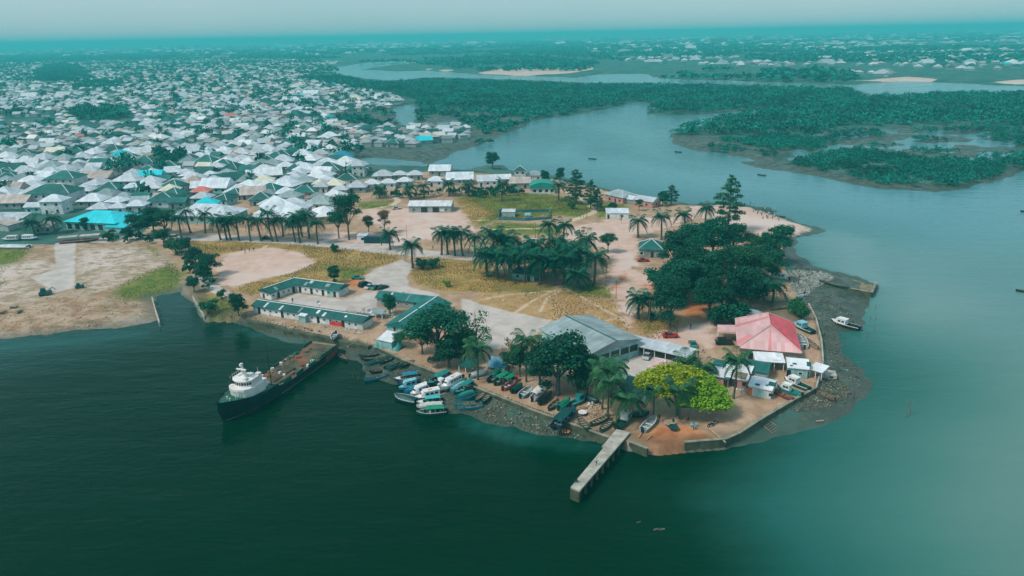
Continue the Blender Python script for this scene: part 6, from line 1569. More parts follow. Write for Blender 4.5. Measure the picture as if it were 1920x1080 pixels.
    def ypos(t):
        for j in range(len(st) - 1):
            if st[j][0] <= t <= st[j + 1][0]:
                f = (t - st[j][0]) / (st[j + 1][0] - st[j][0]); return st[j][1] + (st[j + 1][1] - st[j][1]) * f, st[j][3] + (st[j + 1][3] - st[j][3]) * f
    glyph = {'T': ['111', '010', '010', '010'], 'S': ['111', '100', '011', '111'], 'R': ['111', '101', '110', '101'], 'P': ['111', '101', '111', '100'], 'E': ['111', '110', '100', '111'], 'N': ['101', '111', '111', '101']}
    for ch in 'TSR PENSEN':
        if ch != ' ':
            for r_, line in enumerate(glyph[ch]):
                for c_, v in enumerate(line):
                    if v == '1':
                        x = xx - c_ * 0.13; yb, zd = ypos(x / Ls); yb2, _ = ypos((x - 0.13) / Ls); z = zd - 0.32 - 0.15 * r_; k = 0.965
                        b.quad((x, -yb * k - 0.07, z), (x - 0.13, -yb2 * k - 0.07, z), (x - 0.13, -yb2 * (k - 0.012) - 0.07, z - 0.15), (x, -yb * (k - 0.012) - 0.07, z - 0.15))
        xx -= 0.5
    b.build('bow_name', M['white'], o)
ship()
mr = thing('mooring_line', 'slack mooring rope from the vessel stern to the quay ledge', 'rope', G(632, 652, 2.4))
_e = G(668, 640, 1.6) - mr.location
MB().tube([(0, 0, 0), (_e.x * 0.5, _e.y * 0.5, -0.9), (_e.x, _e.y, _e.z)], 0.06, 5).build('rope', M['wood_pale'], mr)

# ------------------------------------------------------------------ boats
def boat_hull(L, B, H, full=0.0, wood=False):
    """open shell with an inner skin, x from -L/2 (stern) to L/2 (bow)"""
    n = 11; o, i = [], []
    for k in range(n):
        t = k / (n - 1)
        if wood: f = math.sin(math.pi * (0.10 + 0.87 * t)) ** 0.7      # double ended
        else: f = (0.80 + 0.2 * math.sin(math.pi * min(t * 1.2, 0.5))) if t < 0.55 else max(0.03, 1 - ((t - 0.55) / 0.45) ** 2.3)
        sh = H * (1 + 0.32 * max(0, (t - 0.5) * 2) ** 2.2 + (0.18 * max(0, 0.3 - t) / 0.3 if wood else 0))
        kz = 0.0 + H * 0.45 * max(0, (t - 0.8) / 0.2) ** 2
        b = B / 2 * f; x = -L / 2 + L * t
        o.append([(x, -b, sh), (x - 0.02 * L * t, -b * 0.78, kz + (sh - kz) * 0.25), (x - 0.03 * L * t, 0, kz), (x - 0.02 * L * t, b * 0.78, kz + (sh - kz) * 0.25), (x, b, sh)])
        bi = max(0.01, b - 0.09); fl = kz + (sh - kz) * 0.32
        i.append([(x, -bi, sh - 0.01), (x, -bi * 0.85, fl), (x, bi * 0.85, fl), (x, bi, sh - 0.01)])
    out, inn, rim = MB(), MB(), MB()
    for k in range(n - 1):
        for q in range(4): out.quad(o[k][q], o[k + 1][q], o[k + 1][q + 1], o[k][q + 1])
        for q in range(3): inn.quad(i[k][q + 1], i[k + 1][q + 1], i[k + 1][q], i[k][q])
        for a, b_ in ((0, 0), (4, 3)):
            u, v, w, x2 = o[k][a], o[k + 1][a], i[k + 1][b_], i[k][b_]
            zt = 0.05
            rim.quad((u[0], u[1] * 1.03, u[2] + zt), (v[0], v[1] * 1.03, v[2] + zt), (w[0], w[1], w[2] + zt), (x2[0], x2[1], x2[2] + zt))
            rim.quad((u[0], u[1] * 1.03, u[2] + zt), (v[0], v[1] * 1.03, v[2] + zt), (v[0], v[1] * 1.03, v[2] - 0.08), (u[0], u[1] * 1.03, u[2] - 0.08))
    out.quad(*reversed(o[0])); inn.quad(*i[0])
    beam_at = lambda t: abs(o[min(n - 1, int(round(t * (n - 1))))][0][1])
    return out, inn, rim, beam_at

def boat(kind, label, bow, stern, hull='darkteal', top='teal', rim=None, z=0.0, beam=None, name=None, cab='white', grp=None, H=None, tilt=None):
    if 0.0 < z < 1.7:             # settle on the mud
        m_ = (G(*stern, z) + G(*bow, z)) / 2; z = max(0.0, float(land_z(np.array([[m_.x, m_.y]]))[0]))
    a, b = G(*stern, z + 0.4), G(*bow, z + 0.4)
    L = max(3.2, (b - a).length); rot = math.atan2(b.y - a.y, b.x - a.x); c = (a + b) / 2
    wood = kind in ('canoe', 'ribbed')
    B = beam or (max(1.1, L * 0.2) if wood else max(1.7, min(2.9, L * 0.31)))
    H = H or (0.75 if wood else 0.95)
    nm = name or {'canoe': 'canoe', 'ribbed': 'canoe', 'cabin': 'cabin_boat', 'cruiser': 'cabin_boat', 'canopy': 'canopy_boat', 'tarp': 'covered_boat', 'open': 'skiff', 'covered': 'covered_boat'}[kind]
    o = thing(nm, label, 'canoe' if wood else 'boat', (c.x, c.y, z - (0.22 if z < 0.2 else 0.05)), rot, grp)
    ou, inn, rm, ba = boat_hull(L, B, H, wood=wood)
    ou.build('hull', M[hull], o); inn.build('inner_hull', M['wood' if wood else ('grey' if kind == 'open' else hull)], o); rm.build('gunwale', M[rim or hull], o)
    if wood:
        n = 5 if kind == 'ribbed' else 3
        for i in range(n):
            t = 0.18 + 0.62 * i / (n - 1); w = 2 * ba(t) * 0.97
            MB().box(-L / 2 + L * t, 0, H * 0.78, 0.24, w, 0.06).build('thwart', M['wood_pale' if kind == 'ribbed' else 'wood'], o)
    elif kind == 'open':
        for t in (0.25, 0.5): MB().box(-L / 2 + L * t, 0, H * 0.5, 0.4, 2 * ba(t) * 0.9, 0.12).build('seat', M['offwhite'], o)
        MB().box(-L / 2 - 0.15, 0, H * 0.2, 0.4, 0.45, H * 1.1).build('outboard_engine', M['black'], o)
    elif kind in ('cabin', 'cruiser'):
        x0, x1 = (-0.36 * L, 0.18 * L) if kind == 'cabin' else (-0.05 * L, 0.24 * L)
        fd = MB(); n = 5
        for k in range(n):
            t0, t1 = 0.62 + 0.36 * k / n, 0.62 + 0.36 * (k + 1) / n
            zz = lambda t: H * (1 + 0.32 * max(0, (t - 0.5) * 2) ** 2.2) + 0.04
            fd.quad((-L / 2 + L * t0, -ba(t0) * 0.93, zz(t0)), (-L / 2 + L * t1, -ba(t1) * 0.93, zz(t1)), (-L / 2 + L * t1, ba(t1) * 0.93, zz(t1)), (-L / 2 + L * t0, ba(t0) * 0.93, zz(t0)))
        fd.build('fore_deck', M[cab], o)
        hc = 1.25; hw = B * 0.40; nose = 0.16 * L
        cbm = MB(); lo = [(x0, -hw, H * 0.7), (x1, -hw, H * 0.7), (x1 + nose, -hw * 0.55, H * 0.9), (x1 + nose, hw * 0.55, H * 0.9), (x1, hw, H * 0.7), (x0, hw, H * 0.7)]
        hi = [(x0 + 0.1, -hw * 0.9, H + hc), (x1 - 0.2, -hw * 0.9, H + hc), (x1 + nose * 0.35, -hw * 0.5, H + hc - 0.1), (x1 + nose * 0.35, hw * 0.5, H + hc - 0.1), (x1 - 0.2, hw * 0.9, H + hc), (x0 + 0.1, hw * 0.9, H + hc)]
        cbm.v += lo + hi; cbm.f += [tuple(range(6, 12)), tuple(range(5, -1, -1))] + [(k, (k + 1) % 6, 6 + (k + 1) % 6, 6 + k) for k in range(6)]
        cm = cbm.build('cabin', M[cab], o)
        MB().box((x0 + x1) / 2, 0, H + hc + 0.003, x1 - x0 + 0.2, hw * 1.95, 0.08).build('cabin_roof', M[cab], cm)
        nw = max(2, int((x1 - x0) / 1.0))
        for s in (-1, 1):
            for k in range(nw):
                x = x0 + 0.3 + (x1 - x0 - 0.4) * (k + 0.5) / nw
                MB().box(x, s * hw * 0.965, H + 0.42, (x1 - x0) / nw * 0.62, 0.10, 0.46).build('window', M['glass'], cm)
        MB().box(x1 + nose * 0.62, 0, H + 0.45, 0.12, hw * 0.95, 0.45).build('windscreen', M['glass'], cm)
        MB().box(-L / 2 - 0.15, 0, H * 0.2, 0.45, 0.5, H * 1.2).build('outboard_engine', M['black'], o)
    elif kind in ('canopy',):
        x0, x1 = -0.42 * L, 0.16 * L; hw = B * 0.44; zc = H + 0.95
        cb = MB(); n = 6
        for k in range(n):
            u0, u1 = -1 + 2 * k / n, -1 + 2 * (k + 1) / n
            f = lambda u: zc + 0.28 * (1 - u * u)
            cb.quad((x0, u0 * hw, f(u0)), (x1, u0 * hw, f(u0) + 0.05), (x1, u1 * hw, f(u1) + 0.05), (x0, u1 * hw, f(u1)))
            cb.quad((x0, u1 * hw, f(u1) - 0.06), (x1, u1 * hw, f(u1) - 0.01), (x1, u0 * hw, f(u0) - 0.01), (x0, u0 * hw, f(u0) - 0.06))
        cb.build('canopy', M[top], o)
        for x in (x0 + 0.1, (x0 + x1) / 2, x1 - 0.1):
            for s in (-1, 1): MB().box(x, s * (hw - 0.03), H * 0.9, 0.07, 0.07, zc - H * 0.9).build('canopy_post', M['grey'], o)
        for t in (0.2, 0.38, 0.55): MB().box(-L / 2 + L * t, 0, H * 0.45, 0.45, 2 * ba(t) * 0.85, 0.15).build('seat', M['grey'], o)
        MB().quad((0.24 * L, -ba(0.74) * 0.9, H * 1.08), (0.44 * L, -ba(0.94) * 0.6, H * 1.25), (0.44 * L, ba(0.94) * 0.6, H * 1.25), (0.24 * L, ba(0.74) * 0.9, H * 1.08)).build('fore_deck', M[cab], o)
        MB().box(-L / 2 - 0.15, 0, H * 0.2, 0.45, 0.5, H * 1.2).build('outboard_engine', M['black'], o)
    elif kind in ('tarp', 'covered'):
        tp = MB(); n = 8
        for k in range(n):
            t0, t1 = 0.06 + 0.84 * k / n, 0.06 + 0.84 * (k + 1) / n
            pr = []
            for t in (t0, t1):
                w = ba(t) * 1.04; zz = H + 0.1 + 0.4 * math.sin(math.pi * t) + 0.06 * math.sin(k * 2.7 + t * 30)
                pr.append([(-L / 2 + L * t, -w, H * 0.78), (-L / 2 + L * t, -w * 0.4, zz), (-L / 2 + L * t, w * 0.4, zz), (-L / 2 + L * t, w, H * 0.78)])
            for q in range(3): tp.quad(pr[0][q], pr[1][q], pr[1][q + 1], pr[0][q + 1])
        tp.build('tarpaulin', M[top], o)
        MB().box(-L / 2 - 0.12, 0, H * 0.2, 0.35, 0.4, H).build('outboard_engine', M['black'], o)
    return o
MUD = 0.75; WAT = 0.0
g1 = 'dark canoes on the mud by the quay houses'
for i, (bw, st, z) in enumerate((((672, 668), (710, 665), MUD), ((676, 674), (713, 673), 0.5), ((683, 685), (731, 669), 0.5), ((709, 682), (738, 672), MUD), ((719, 691), (744, 684), 0.6), ((724, 693), (759, 678), 0.6), ((742, 689), (777, 678), MUD))):
    boat('canoe', f'dark canoe, {nth(i + 1)} from left on the rubble mud below the sea wall start', bw, st, ('darkteal', 'black', 'teal')[i % 3], z=z, grp=g1, beam=1.3)
boat('canoe', 'short dark canoe behind the front teal canoe at the water edge', (693, 698), (716, 696), 'black', z=0.1, grp=g1)
boat('canoe', 'teal canoe afloat in front of the dark canoe group', (683, 713), (729, 702), 'blue', z=WAT, grp=g1, beam=1.5)
boat('canoe', 'dark dinghy under the stern of the rusty vessel', (651, 676), (633, 662), 'black', z=WAT, beam=1.6)
boat('open', 'small white dinghy standing at the vessel stern ramp', (622, 637), (630, 625), 'white', z=0.8, rim='white')
B = boat
B('canopy', 'white bowed boat with blue canopy at the upper left of the boat cluster', (739, 713), (786, 706), 'navy', 'blue', 'white', WAT, cab='white')
B('tarp', 'dark blue boat tucked behind the white bowed canopy boat', (744, 719), (788, 715), 'navy', 'navy', None, WAT)
B('cabin', 'light blue cabin boat in the left of the boat cluster', (747, 730), (785, 719), 'blue', 'blue', 'lightblue', WAT, cab='lightblue')
B('tarp', 'blue covered boat between the light blue cabin boat and white cabins', (757, 736), (792, 725), 'blue', 'blue', None, WAT)
B('tarp', 'big dark teal boat with pale rim at the left front of the cluster', (740, 742), (782, 753), 'navy', 'darkteal', 'offwhite', WAT, beam=2.6)
B('cabin', 'white cabin boat behind the front white cabin boat', (769, 742), (807, 727), 'white', 'white', 'white', WAT, beam=2.2)
bB = B('cabin', 'front white cabin boat with red roof emblem and dark windows', (777, 748), (831, 737), 'teal', 'white', 'white', WAT, beam=2.3)
B('canopy', 'white bowed boat under an aqua canopy, second from the cluster front', (781, 757), (829, 751), 'darkgreen', 'aqua', 'white', WAT, cab='white', beam=1.9)
B('covered', 'pale grey covered boat next to the front dark green boat', (781, 763), (831, 758), 'offwhite', 'offwhite', 'white', WAT, beam=1.7)
B('canopy', 'foremost dark green boat with green canopy and pale rub rail', (781, 775), (837, 771), 'darkgreen', 'green', 'offwhite', WAT, cab='darkgreen', beam=2.2)
B('canopy', 'long teal canopy boat pointing down from the wall in the cluster', (801, 724), (842, 703), 'navy', 'teal', None, 0.2, cab='teal')
B('tarp', 'dark navy covered boat behind the second white cabin boat', (815, 723), (852, 705), 'navy', 'navy', None, 0.3)
B('cruiser', 'small white boat wedged between navy boat and white cabin', (820, 726), (838, 717), 'white', 'white', 'white', 0.2)
bC = B('cabin', 'white cabin boat with red emblem against the sea wall', (826, 731), (868, 709), 'white', 'white', 'white', 0.2, beam=2.2)
B('covered', 'pale blue covered boat right of the wall side cabin boat', (844, 736), (874, 718), 'lightblue', 'lightblue', None, 0.3)
B('canopy', 'teal canopy boat right of the pale blue covered boat', (853, 741), (886, 721), 'darkteal', 'teal', None, 0.3, cab='teal')
B('canoe', 'dark narrow canoe beside the teal canopy boat near the wall', (860, 743), (894, 725), 'black', z=0.5, beam=1.1)
B('tarp', 'greenish covered boat in the right of the cluster', (855, 748), (889, 736), 'teal', 'teal', None, 0.3)
B('tarp', 'blue grey covered boat below the greenish covered boat', (860, 753), (892, 740), 'blue', 'darkteal', None, 0.3)
B('ribbed', 'left of the two dark ribbed canoes at the right of the cluster', (891, 754), (908, 736), 'darkgreen', z=0.6, beam=1.5)
B('ribbed', 'right of the two dark ribbed canoes at the right of the cluster', (905, 756), (920, 736), 'darkgreen', z=0.6, beam=1.5)
B('canoe', 'long teal canoe lying along the mud edge of the cluster', (850, 758), (906, 757), 'teal', z=0.4, beam=1.6)
B('canoe', 'long blue canoe, lowest on the mud edge of the cluster', (858, 765), (905, 762), 'blue', z=0.2, beam=1.6)
for o_ in (bB, bC):          # the red roof emblem, a small lettered badge
    cm = [c for c in o_.children if c.name.startswith('cabin')][0]
    zr = max(v.co.z for v in [c for c in cm.children if c.name.startswith('cabin_roof')][0].data.vertices) + 0.01
    MB().box(-0.4, 0, zr, 0.9, 0.6, 0.02).build('roof_emblem', M['orange'], cm); MB().box(-0.4, 0, zr + 0.021, 0.7, 0.14, 0.01).build('emblem_bar', M['white'], cm)
# boats drawn up on the bank
B('covered', 'pale grey blue skiff by the coconut palm on the wall path', (916, 698), (881, 706), 'lightblue', 'offwhite', 'offwhite', ZP, beam=1.6)
B('canopy', 'leftmost green canopy boat on the bank, white bow', (946, 695), (917, 715), 'darkgreen', 'green', 'white', ZP, cab='white')
B('canopy', 'middle green canopy boat on the bank', (961, 702), (929, 720), 'darkgreen', 'green', None, ZP, cab='green')
B('canopy', 'rightmost green canopy boat on the bank, red bow', (972, 708), (945, 722), 'darkgreen', 'green', 'maroon', ZP, cab='brightred')
B('open', 'bright red open boat on the bank', (968, 717), (943, 730), 'brightred', z=ZP, rim='brightred', beam=1.6)
B('tarp', 'dark tarpaulin covered boat right of the red boat', (979, 723), (960, 735), 'black', 'darkteal', None, ZP, beam=2.0)
B('open', 'white rimmed boat with dark inside, left of the white canopy boat', (996, 728), (976, 744), 'lightblue', z=ZP, rim='white', beam=2.1)
B('canopy', 'white canopy boat on the bank under the huge tree', (1021, 729), (998, 750), 'white', 'white', 'white', ZP, cab='white')
B('tarp', 'black covered boat in the shade right of the white canopy boat', (1034, 738), (1012, 757), 'black', 'black', None, ZP)
B('canoe', 'dark blue canoe on the bank below the huge tree', (1048, 751), (1029, 768), 'navy', z=ZP, beam=1.5)
B('tarp', 'green tarpaulin covered boat on the bank', (1069, 750), (1047, 767), 'teal', 'green', None, ZP, beam=1.8)
B('cruiser', 'teal decked boat pointing away behind the dark passenger boat', (1098, 747), (1070, 760), 'teal', 'teal', 'lightblue', ZP, cab='teal')
B('canopy', 'big dark passenger boat run up over the sea wall', (1080, 766), (1039, 803), 'navy', 'darkteal', None, 1.2, cab='navy', beam=2.7)
B('tarp', 'dark heaped boat with white chairs beside the coconut palm', (1123, 756), (1099, 746), 'black', 'darkteal', None, ZP)
B('ribbed', 'ribbed canoe standing nearly upright over the wall, left of three', (1083, 780), (1101, 806), 'darkgreen', z=1.6, beam=1.5)
B('ribbed', 'ribbed canoe on the bank, middle of three, pointing at the palm', (1144, 781), (1107, 797), 'darkteal', z=ZP, beam=1.5)
B('ribbed', 'ribbed canoe hanging over the wall, right of three', (1149, 788), (1126, 808), 'darkteal', z=ZP, beam=1.6)
B('cruiser', 'dark green boat with white cuddy at the head of the jetty', (1184, 774), (1157, 803), 'darkgreen', 'white', None, ZP, cab='offwhite', beam=2.3)
B('tarp', 'black tarpaulin covered boat behind the white blue boat', (1217, 777), (1184, 779), 'black', 'darkteal', None, ZP)
B('open', 'white boat with blue bottom standing on the orange ground', (1229, 784), (1205, 808), 'lightblue', z=ZP, rim='white', beam=2.0)
# right side
B('cruiser', 'green hulled boat with white wheelhouse on the quay', (1470, 711), (1517, 731), 'darkgreen', 'white', 'offwhite', ZP, cab='white')
B('cruiser', 'teal boat with white stern cover on the quay', (1457, 726), (1503, 742), 'teal', 'white', None, ZP, cab='white')
B('canoe', 'red sided canoe lying beside the teal boat on the quay', (1448, 731), (1487, 750), 'maroon', z=ZP, beam=1.7)
B('canoe', 'brown canoe aground outside the quay wall corner', (1528, 733), (1565, 749), 'wood', z=0.7, beam=1.5)
B('cruiser', 'dark boat with white wheelhouse aground at the edge of the mud flat', (1558, 602), (1612, 617), 'black', 'white', 'white', 0.15, cab='white', beam=2.6)
B('cabin', 'white cabin boat by the rocks under the grove', (1438, 517), (1479, 524), 'offwhite', 'white', 'white', ZP, cab='white', beam=2.2)
B('canoe', 'long dark canoe beached along the mole', (1536, 527), (1592, 540), 'darkgreen', z=0.9, beam=1.7)
B('canoe', 'dark canoe inside the outer end of the mole', (1592, 543), (1633, 551), 'black', z=0.9, beam=1.5)
B('open', 'white skiff tipped on the rocks', (1494, 558), (1508, 552), 'white', z=1.2, rim='white', beam=1.8)
B('cruiser', 'teal fishing boat with pale deck beside the striped hall', (1489, 608), (1525, 624), 'darkteal', 'white', 'offwhite', ZP, cab='lightblue', beam=2.8)
B('open', 'white skiff between the striped hall and the wooden canoe', (1500, 630), (1508, 652), 'white', z=ZP, rim='white')
B('ribbed', 'brown wooden canoe inside the thin quay wall', (1511, 636), (1534, 654), 'wood_pale', z=ZP, beam=1.6)
B('open', 'white skiff on the terracotta yard at the grove edge', (1215, 504), (1231, 522), 'white', z=ZP, rim='white', beam=1.8)
B('covered', 'light blue covered boat at the grove edge below the white skiff', (1231, 532), (1252, 540), 'lightblue', 'lightblue', 'white', ZP, beam=2.0)
B('covered', 'dim covered boat under the grove trees', (1300, 518), (1322, 521), 'darkteal', 'lightblue', None, ZP)
# small craft on the river
for lab, bw, st in (('tiny canoe on the river off the inlet', (1103, 297), (1118, 298)), ('tiny dark canoe between the casuarina and the right island', (1420, 327), (1436, 329)), ('tiny canoe near the tip of the right island', (1265, 284), (1278, 285)),
                    ('tiny canoe off the sand spit', (1462, 407), (1470, 406)), ('tiny boat in the channel above the right island', (1280, 231), (1287, 231)), ('canoe cut by the right edge of the picture', (1904, 544), (1934, 547)), ('small canoe in the upper right corner of the near water', (1913, 396), (1934, 396))):
    B('canoe', lab, bw, st, 'black', z=WAT, beam=1.3)
# left bank craft
B('cabin', 'pale cabin boat in the creek by the left sheds, left one', (4, 450), (38, 449), 'teal', 'white', 'white', 0.8, cab='offwhite', beam=2.6)
B('cabin', 'pale cabin boat in the creek by the left sheds, right one', (72, 448), (40, 448), 'blue', 'white', 'white', 0.8, cab='white', beam=2.6)
B('covered', 'white hulled boat under a wide grey sheet on the left bank', (-6, 463), (56, 463), 'white', 'roof_pale', 'white', ZP, beam=4.5)
rb = B('covered', 'long red and white boat stretched across the head of the paved lane', (186, 449), (112, 455), 'maroon', 'maroon', 'white', ZP, beam=2.6)
for u in (-4.0, 4.2): MB().box(u, 0, 2.6, 7.4, 3.4, 0.18).build('awning', M['roof_tan'], rb)
for u in (-7.4, -0.6, 0.8, 7.6):
    for s in (-1, 1): MB().box(u, s * 1.1, 0.8, 0.1, 0.1, 1.9).build('awning_post', M['grey'], rb)

# ------------------------------------------------------------------ cars
def car(label, px, py, ang, col, suv=False, name='parked_car', cat='car'):
    o = thing(name, label, cat, G(px, py), ang, 'cars parked on the peninsula')
    L, W, h = (4.7, 1.9, 1.75) if suv else (4.4, 1.75, 1.42)
    bz, sh = 0.28, (0.95 if suv else 0.82)
    prof = [(-L / 2, bz), (-L / 2, sh * 0.92), (-L / 2 + 0.3, sh), (L / 2 - 1.25, sh), (L / 2 - 0.15, sh * 0.82), (L / 2, bz + 0.25), (L / 2, bz)]
    mb = MB(); n = len(prof)
    mb.v += [(x, -W / 2, z) for x, z in prof] + [(x, W / 2, z) for x, z in prof]
    mb.f += [tuple(range(n)), tuple(range(2 * n - 1, n - 1, -1))] + [(i, n + i, n + (i + 1) % n, (i + 1) % n) for i in range(n)]
    mb.build('body', M[col], o)
    xa, xb = (-L / 2 + 0.25, L / 2 - 1.35) if suv else (-L / 2 + 0.75, L / 2 - 1.45)
    xc, xd = xa + (0.25 if suv else 0.6), xb - 0.65; w2 = W / 2 - 0.22
    g = MB(); g.v += [(xa, -W / 2 + 0.04, sh), (xb, -W / 2 + 0.04, sh), (xb, W / 2 - 0.04, sh), (xa, W / 2 - 0.04, sh), (xc, -w2, h - 0.06), (xd, -w2, h - 0.06), (xd, w2, h - 0.06), (xc, w2, h - 0.06)]
    g.f += [(0, 1, 5, 4), (1, 2, 6, 5), (2, 3, 7, 6), (3, 0, 4, 7)]; g.build('windows', M['glass'], o)
    MB().box((xc + xd) / 2, 0, h - 0.06, xd - xc, 2 * w2, 0.06).build('roof', M[col], o)
    for x in (-L * 0.3, L * 0.3):
        for s in (-1, 1): MB().tube([(x, s * (W / 2 - 0.18), 0.32), (x, s * (W / 2 + 0.02), 0.32)], 0.32, 10).build('wheel', M['rubber'], o)
    for s in (-1, 1): MB().box(L / 2 - 0.02, s * W * 0.34, bz + 0.28, 0.06, 0.34, 0.14).build('headlight', M['white'], o)
    return o
car('dark green car parked alone on the grass by the quay houses', 671, 523, -0.1, 'greencar')
car('dark car, leftmost of the four parked before the north wing', 684, 536, 0.95, 'blackcar', True)
car('silver car, second of the four parked before the north wing', 695, 540, 0.9, 'silver')
car('green car, third of the four parked before the north wing', 706, 541, 0.9, 'greencar')
car('dark car, rightmost of the four parked before the north wing', 717, 541, 0.85, 'blackcar')
car('red car parked under the low hanging tree', 1257, 632, 0.02, 'redcar')
car('pale green car parked behind the carport end', 1299, 648, 1.5, 'greencar')
car('black sport utility car beside the striped hall', 1358, 645, -0.12, 'blackcar', True)
car('dark car half hidden behind the date palm pair', 1223, 594, 1.4, 'greencar')
car('dark red car beside the timber house', 1206, 490, 0.0, 'redcar')
car('white van on the road by the left palms', 330, 447, 0.0, 'silver', True, 'parked_van', 'van')
car('small white car left of the pavilion', 744, 392, 0.3, 'silver')
car('car under the left end of the carport', 1184, 662, 1.1, 'blackcar')
car('car under the middle of the carport', 1214, 670, 1.1, 'silver')
car('dark car behind the trees on the palm road', 500, 448, 0.0, 'blackcar')

# ------------------------------------------------------------------ people
def person_mesh(pose):
    J_ = {'stand': [(0, 0, 0.95), (0, 0, 1.2), (0, 0, 1.45), (0, 0, 1.56), (0, 0.02, 1.68), (-0.2, 0, 1.42), (-0.27, 0.02, 1.15), (-0.26, 0.08, 0.90), (0.2, 0, 1.42), (0.27, 0.02, 1.15), (0.26, 0.08, 0.90), (-0.1, 0, 0.9), (-0.11, 0.02, 0.5), (-0.11, 0, 0.08), (-0.12, 0.14, 0.03), (0.1, 0, 0.9), (0.11, 0.02, 0.5), (0.11, 0, 0.08), (0.12, 0.14, 0.03)],
          'walk': [(0, 0, 0.93), (0, 0.02, 1.18), (0, 0.05, 1.43), (0, 0.06, 1.54), (0, 0.09, 1.66), (-0.2, 0.05, 1.40), (-0.27, -0.1, 1.16), (-0.25, -0.2, 0.94), (0.2, 0.05, 1.40), (0.27, 0.2, 1.18), (0.24, 0.36, 1.02), (-0.1, 0, 0.89), (-0.11, 0.26, 0.52), (-0.11, 0.30, 0.09), (-0.11, 0.44, 0.05), (0.1, 0, 0.89), (0.11, -0.12, 0.48), (0.11, -0.42, 0.16), (0.11, -0.36, 0.04)],
          'sit': [(0, 0, 0.2), (0, -0.02, 0.45), (0, 0.05, 0.7), (0, 0.08, 0.8), (0, 0.12, 0.93), (-0.2, 0.05, 0.68), (-0.27, 0.14, 0.42), (-0.18, 0.36, 0.36), (0.2, 0.05, 0.68), (0.27, 0.14, 0.42), (0.18, 0.36, 0.36), (-0.1, 0.05, 0.18), (-0.14, 0.48, 0.34), (-0.14, 0.52, -0.08), (-0.14, 0.64, -0.1), (0.1, 0.05, 0.18), (0.14, 0.48, 0.34), (0.14, 0.52, -0.08), (0.14, 0.64, -0.1)]}[pose]
    rad = [0.15, 0.15, 0.16, 0.06, 0.105, 0.075, 0.05, 0.04, 0.075, 0.05, 0.04, 0.1, 0.07, 0.05, 0.045, 0.1, 0.07, 0.05, 0.045]
    E = [(0, 1), (1, 2), (2, 3), (3, 4), (2, 5), (5, 6), (6, 7), (2, 8), (8, 9), (9, 10), (0, 11), (11, 12), (12, 13), (13, 14), (0, 15), (15, 16), (16, 17), (17, 18)]
    me = bpy.data.meshes.new('person_skeleton'); me.from_pydata(J_, E, [])
    ob = bpy.data.objects.new('person_skeleton', me); COL.objects.link(ob)
    ob.modifiers.new('skin', 'SKIN')
    for i, v in enumerate(me.skin_vertices[0].data): v.radius = (rad[i], rad[i] * 0.85); v.use_root = (i == 0)
    sb = ob.modifiers.new('sub', 'SUBSURF'); sb.levels = 1; sb.render_levels = 1
    dg = bpy.context.evaluated_depsgraph_get(); res = bpy.data.meshes.new_from_object(ob.evaluated_get(dg))
    bpy.data.objects.remove(ob)
    top = max(j[2] for j in J_); z = np.array([p.center.z for p in res.polygons]); x = np.array([abs(p.center.x) for p in res.polygons])
    hip = J_[0][2] + 0.02; sh = J_[2][2] + 0.08
    idx = np.where(z > sh, 0, np.where(z > hip, 1, 2)); idx = np.where((z > top - 0.0), 3, idx); idx = np.where((x > 0.22) & (z < sh - 0.3) & (z > 0.2), 0, idx)
    if pose == 'sit': idx = np.where((z < hip + 0.22) & (np.array([p.center.y for p in res.polygons]) > 0.1), 2, idx)
    res.materials.clear()
    for _ in range(4): res.materials.append(None)
    res.polygons.foreach_set('material_index', idx.astype(np.int32)); res.polygons.foreach_set('use_smooth', np.ones(len(idx), bool))
    return res
M['skin'] = mat('skin', (0.055, 0.03, 0.02), 0.6, 0.1); M['hair'] = mat('hair', (0.008, 0.007, 0.007), 0.8, 0.1)
PM = {k: person_mesh(k) for k in ('stand', 'walk', 'sit')}
_PC = {}
def person(label, px, py, pose='stand', shirt='white', legs='navy', ang=None, z=ZP, grp=None):
    k = (pose, shirt, legs)
    if k not in _PC:
        m = PM[pose].copy()
        for i, n in enumerate(('skin', shirt, legs, 'hair')): m.materials[i] = M[n]
        _PC[k] = m
    o = link('person', _PC[k], None, G(px, py, z), random.uniform(0, 6.28) if ang is None else ang)
    return tag(o, label, 'person', grp)
person('person in pale shirt and dark trousers walking along the jetty', 1118, 872, 'walk', 'offwhite', 'navy', 2.6, JZ + 0.01)
person('person in dark clothes sitting on the left edge near the jetty end', 1082, 904, 'sit', 'black', 'navy', 1.9, JZ)
for i, (x, y, s) in enumerate(((435, 471, 'brightred'), (453, 470, 'navy'), (460, 476, 'black'), (468, 472, 'maroon'), (476, 471, 'black'), (404, 494, 'navy'))):
    person(f'soccer player, {nth(i + 1)} from left on the pale pitch' if i < 5 else 'player alone near the leaning tree at the pitch edge', x, y, ('walk', 'stand')[i % 2], s, 'black', None, ZP + 0.05, 'players on the soccer pitch')
sp = [(1412, 392), (1416, 397), (1422, 399), (1426, 401), (1430, 397), (1434, 395), (1436, 401), (1441, 404), (1444, 399), (1447, 402), (1452, 408), (1458, 411), (1448, 412), (1439, 412), (1437, 409), (1428, 405), (1420, 403), (1412, 400), (1407, 384), (1413, 383), (1460, 415), (1430, 413)]
for i, (x, y) in enumerate(sorted(sp)): person(f'bather, {nth(i + 1)} from left among the crowd on the sand spit', x, y, ('stand', 'walk', 'stand')[i % 3], ('black', 'navy', 'maroon', 'white')[i % 4], ('navy', 'black')[i % 2], None, 1.2, 'bathers on the sand spit')
person('person in dark clothes walking right of the low hanging tree', 1295, 618, 'walk', 'black', 'navy', 2.0)
person('person in pale shirt at the right end of the carport', 1318, 662, 'walk', 'offwhite', 'navy', 1.0)
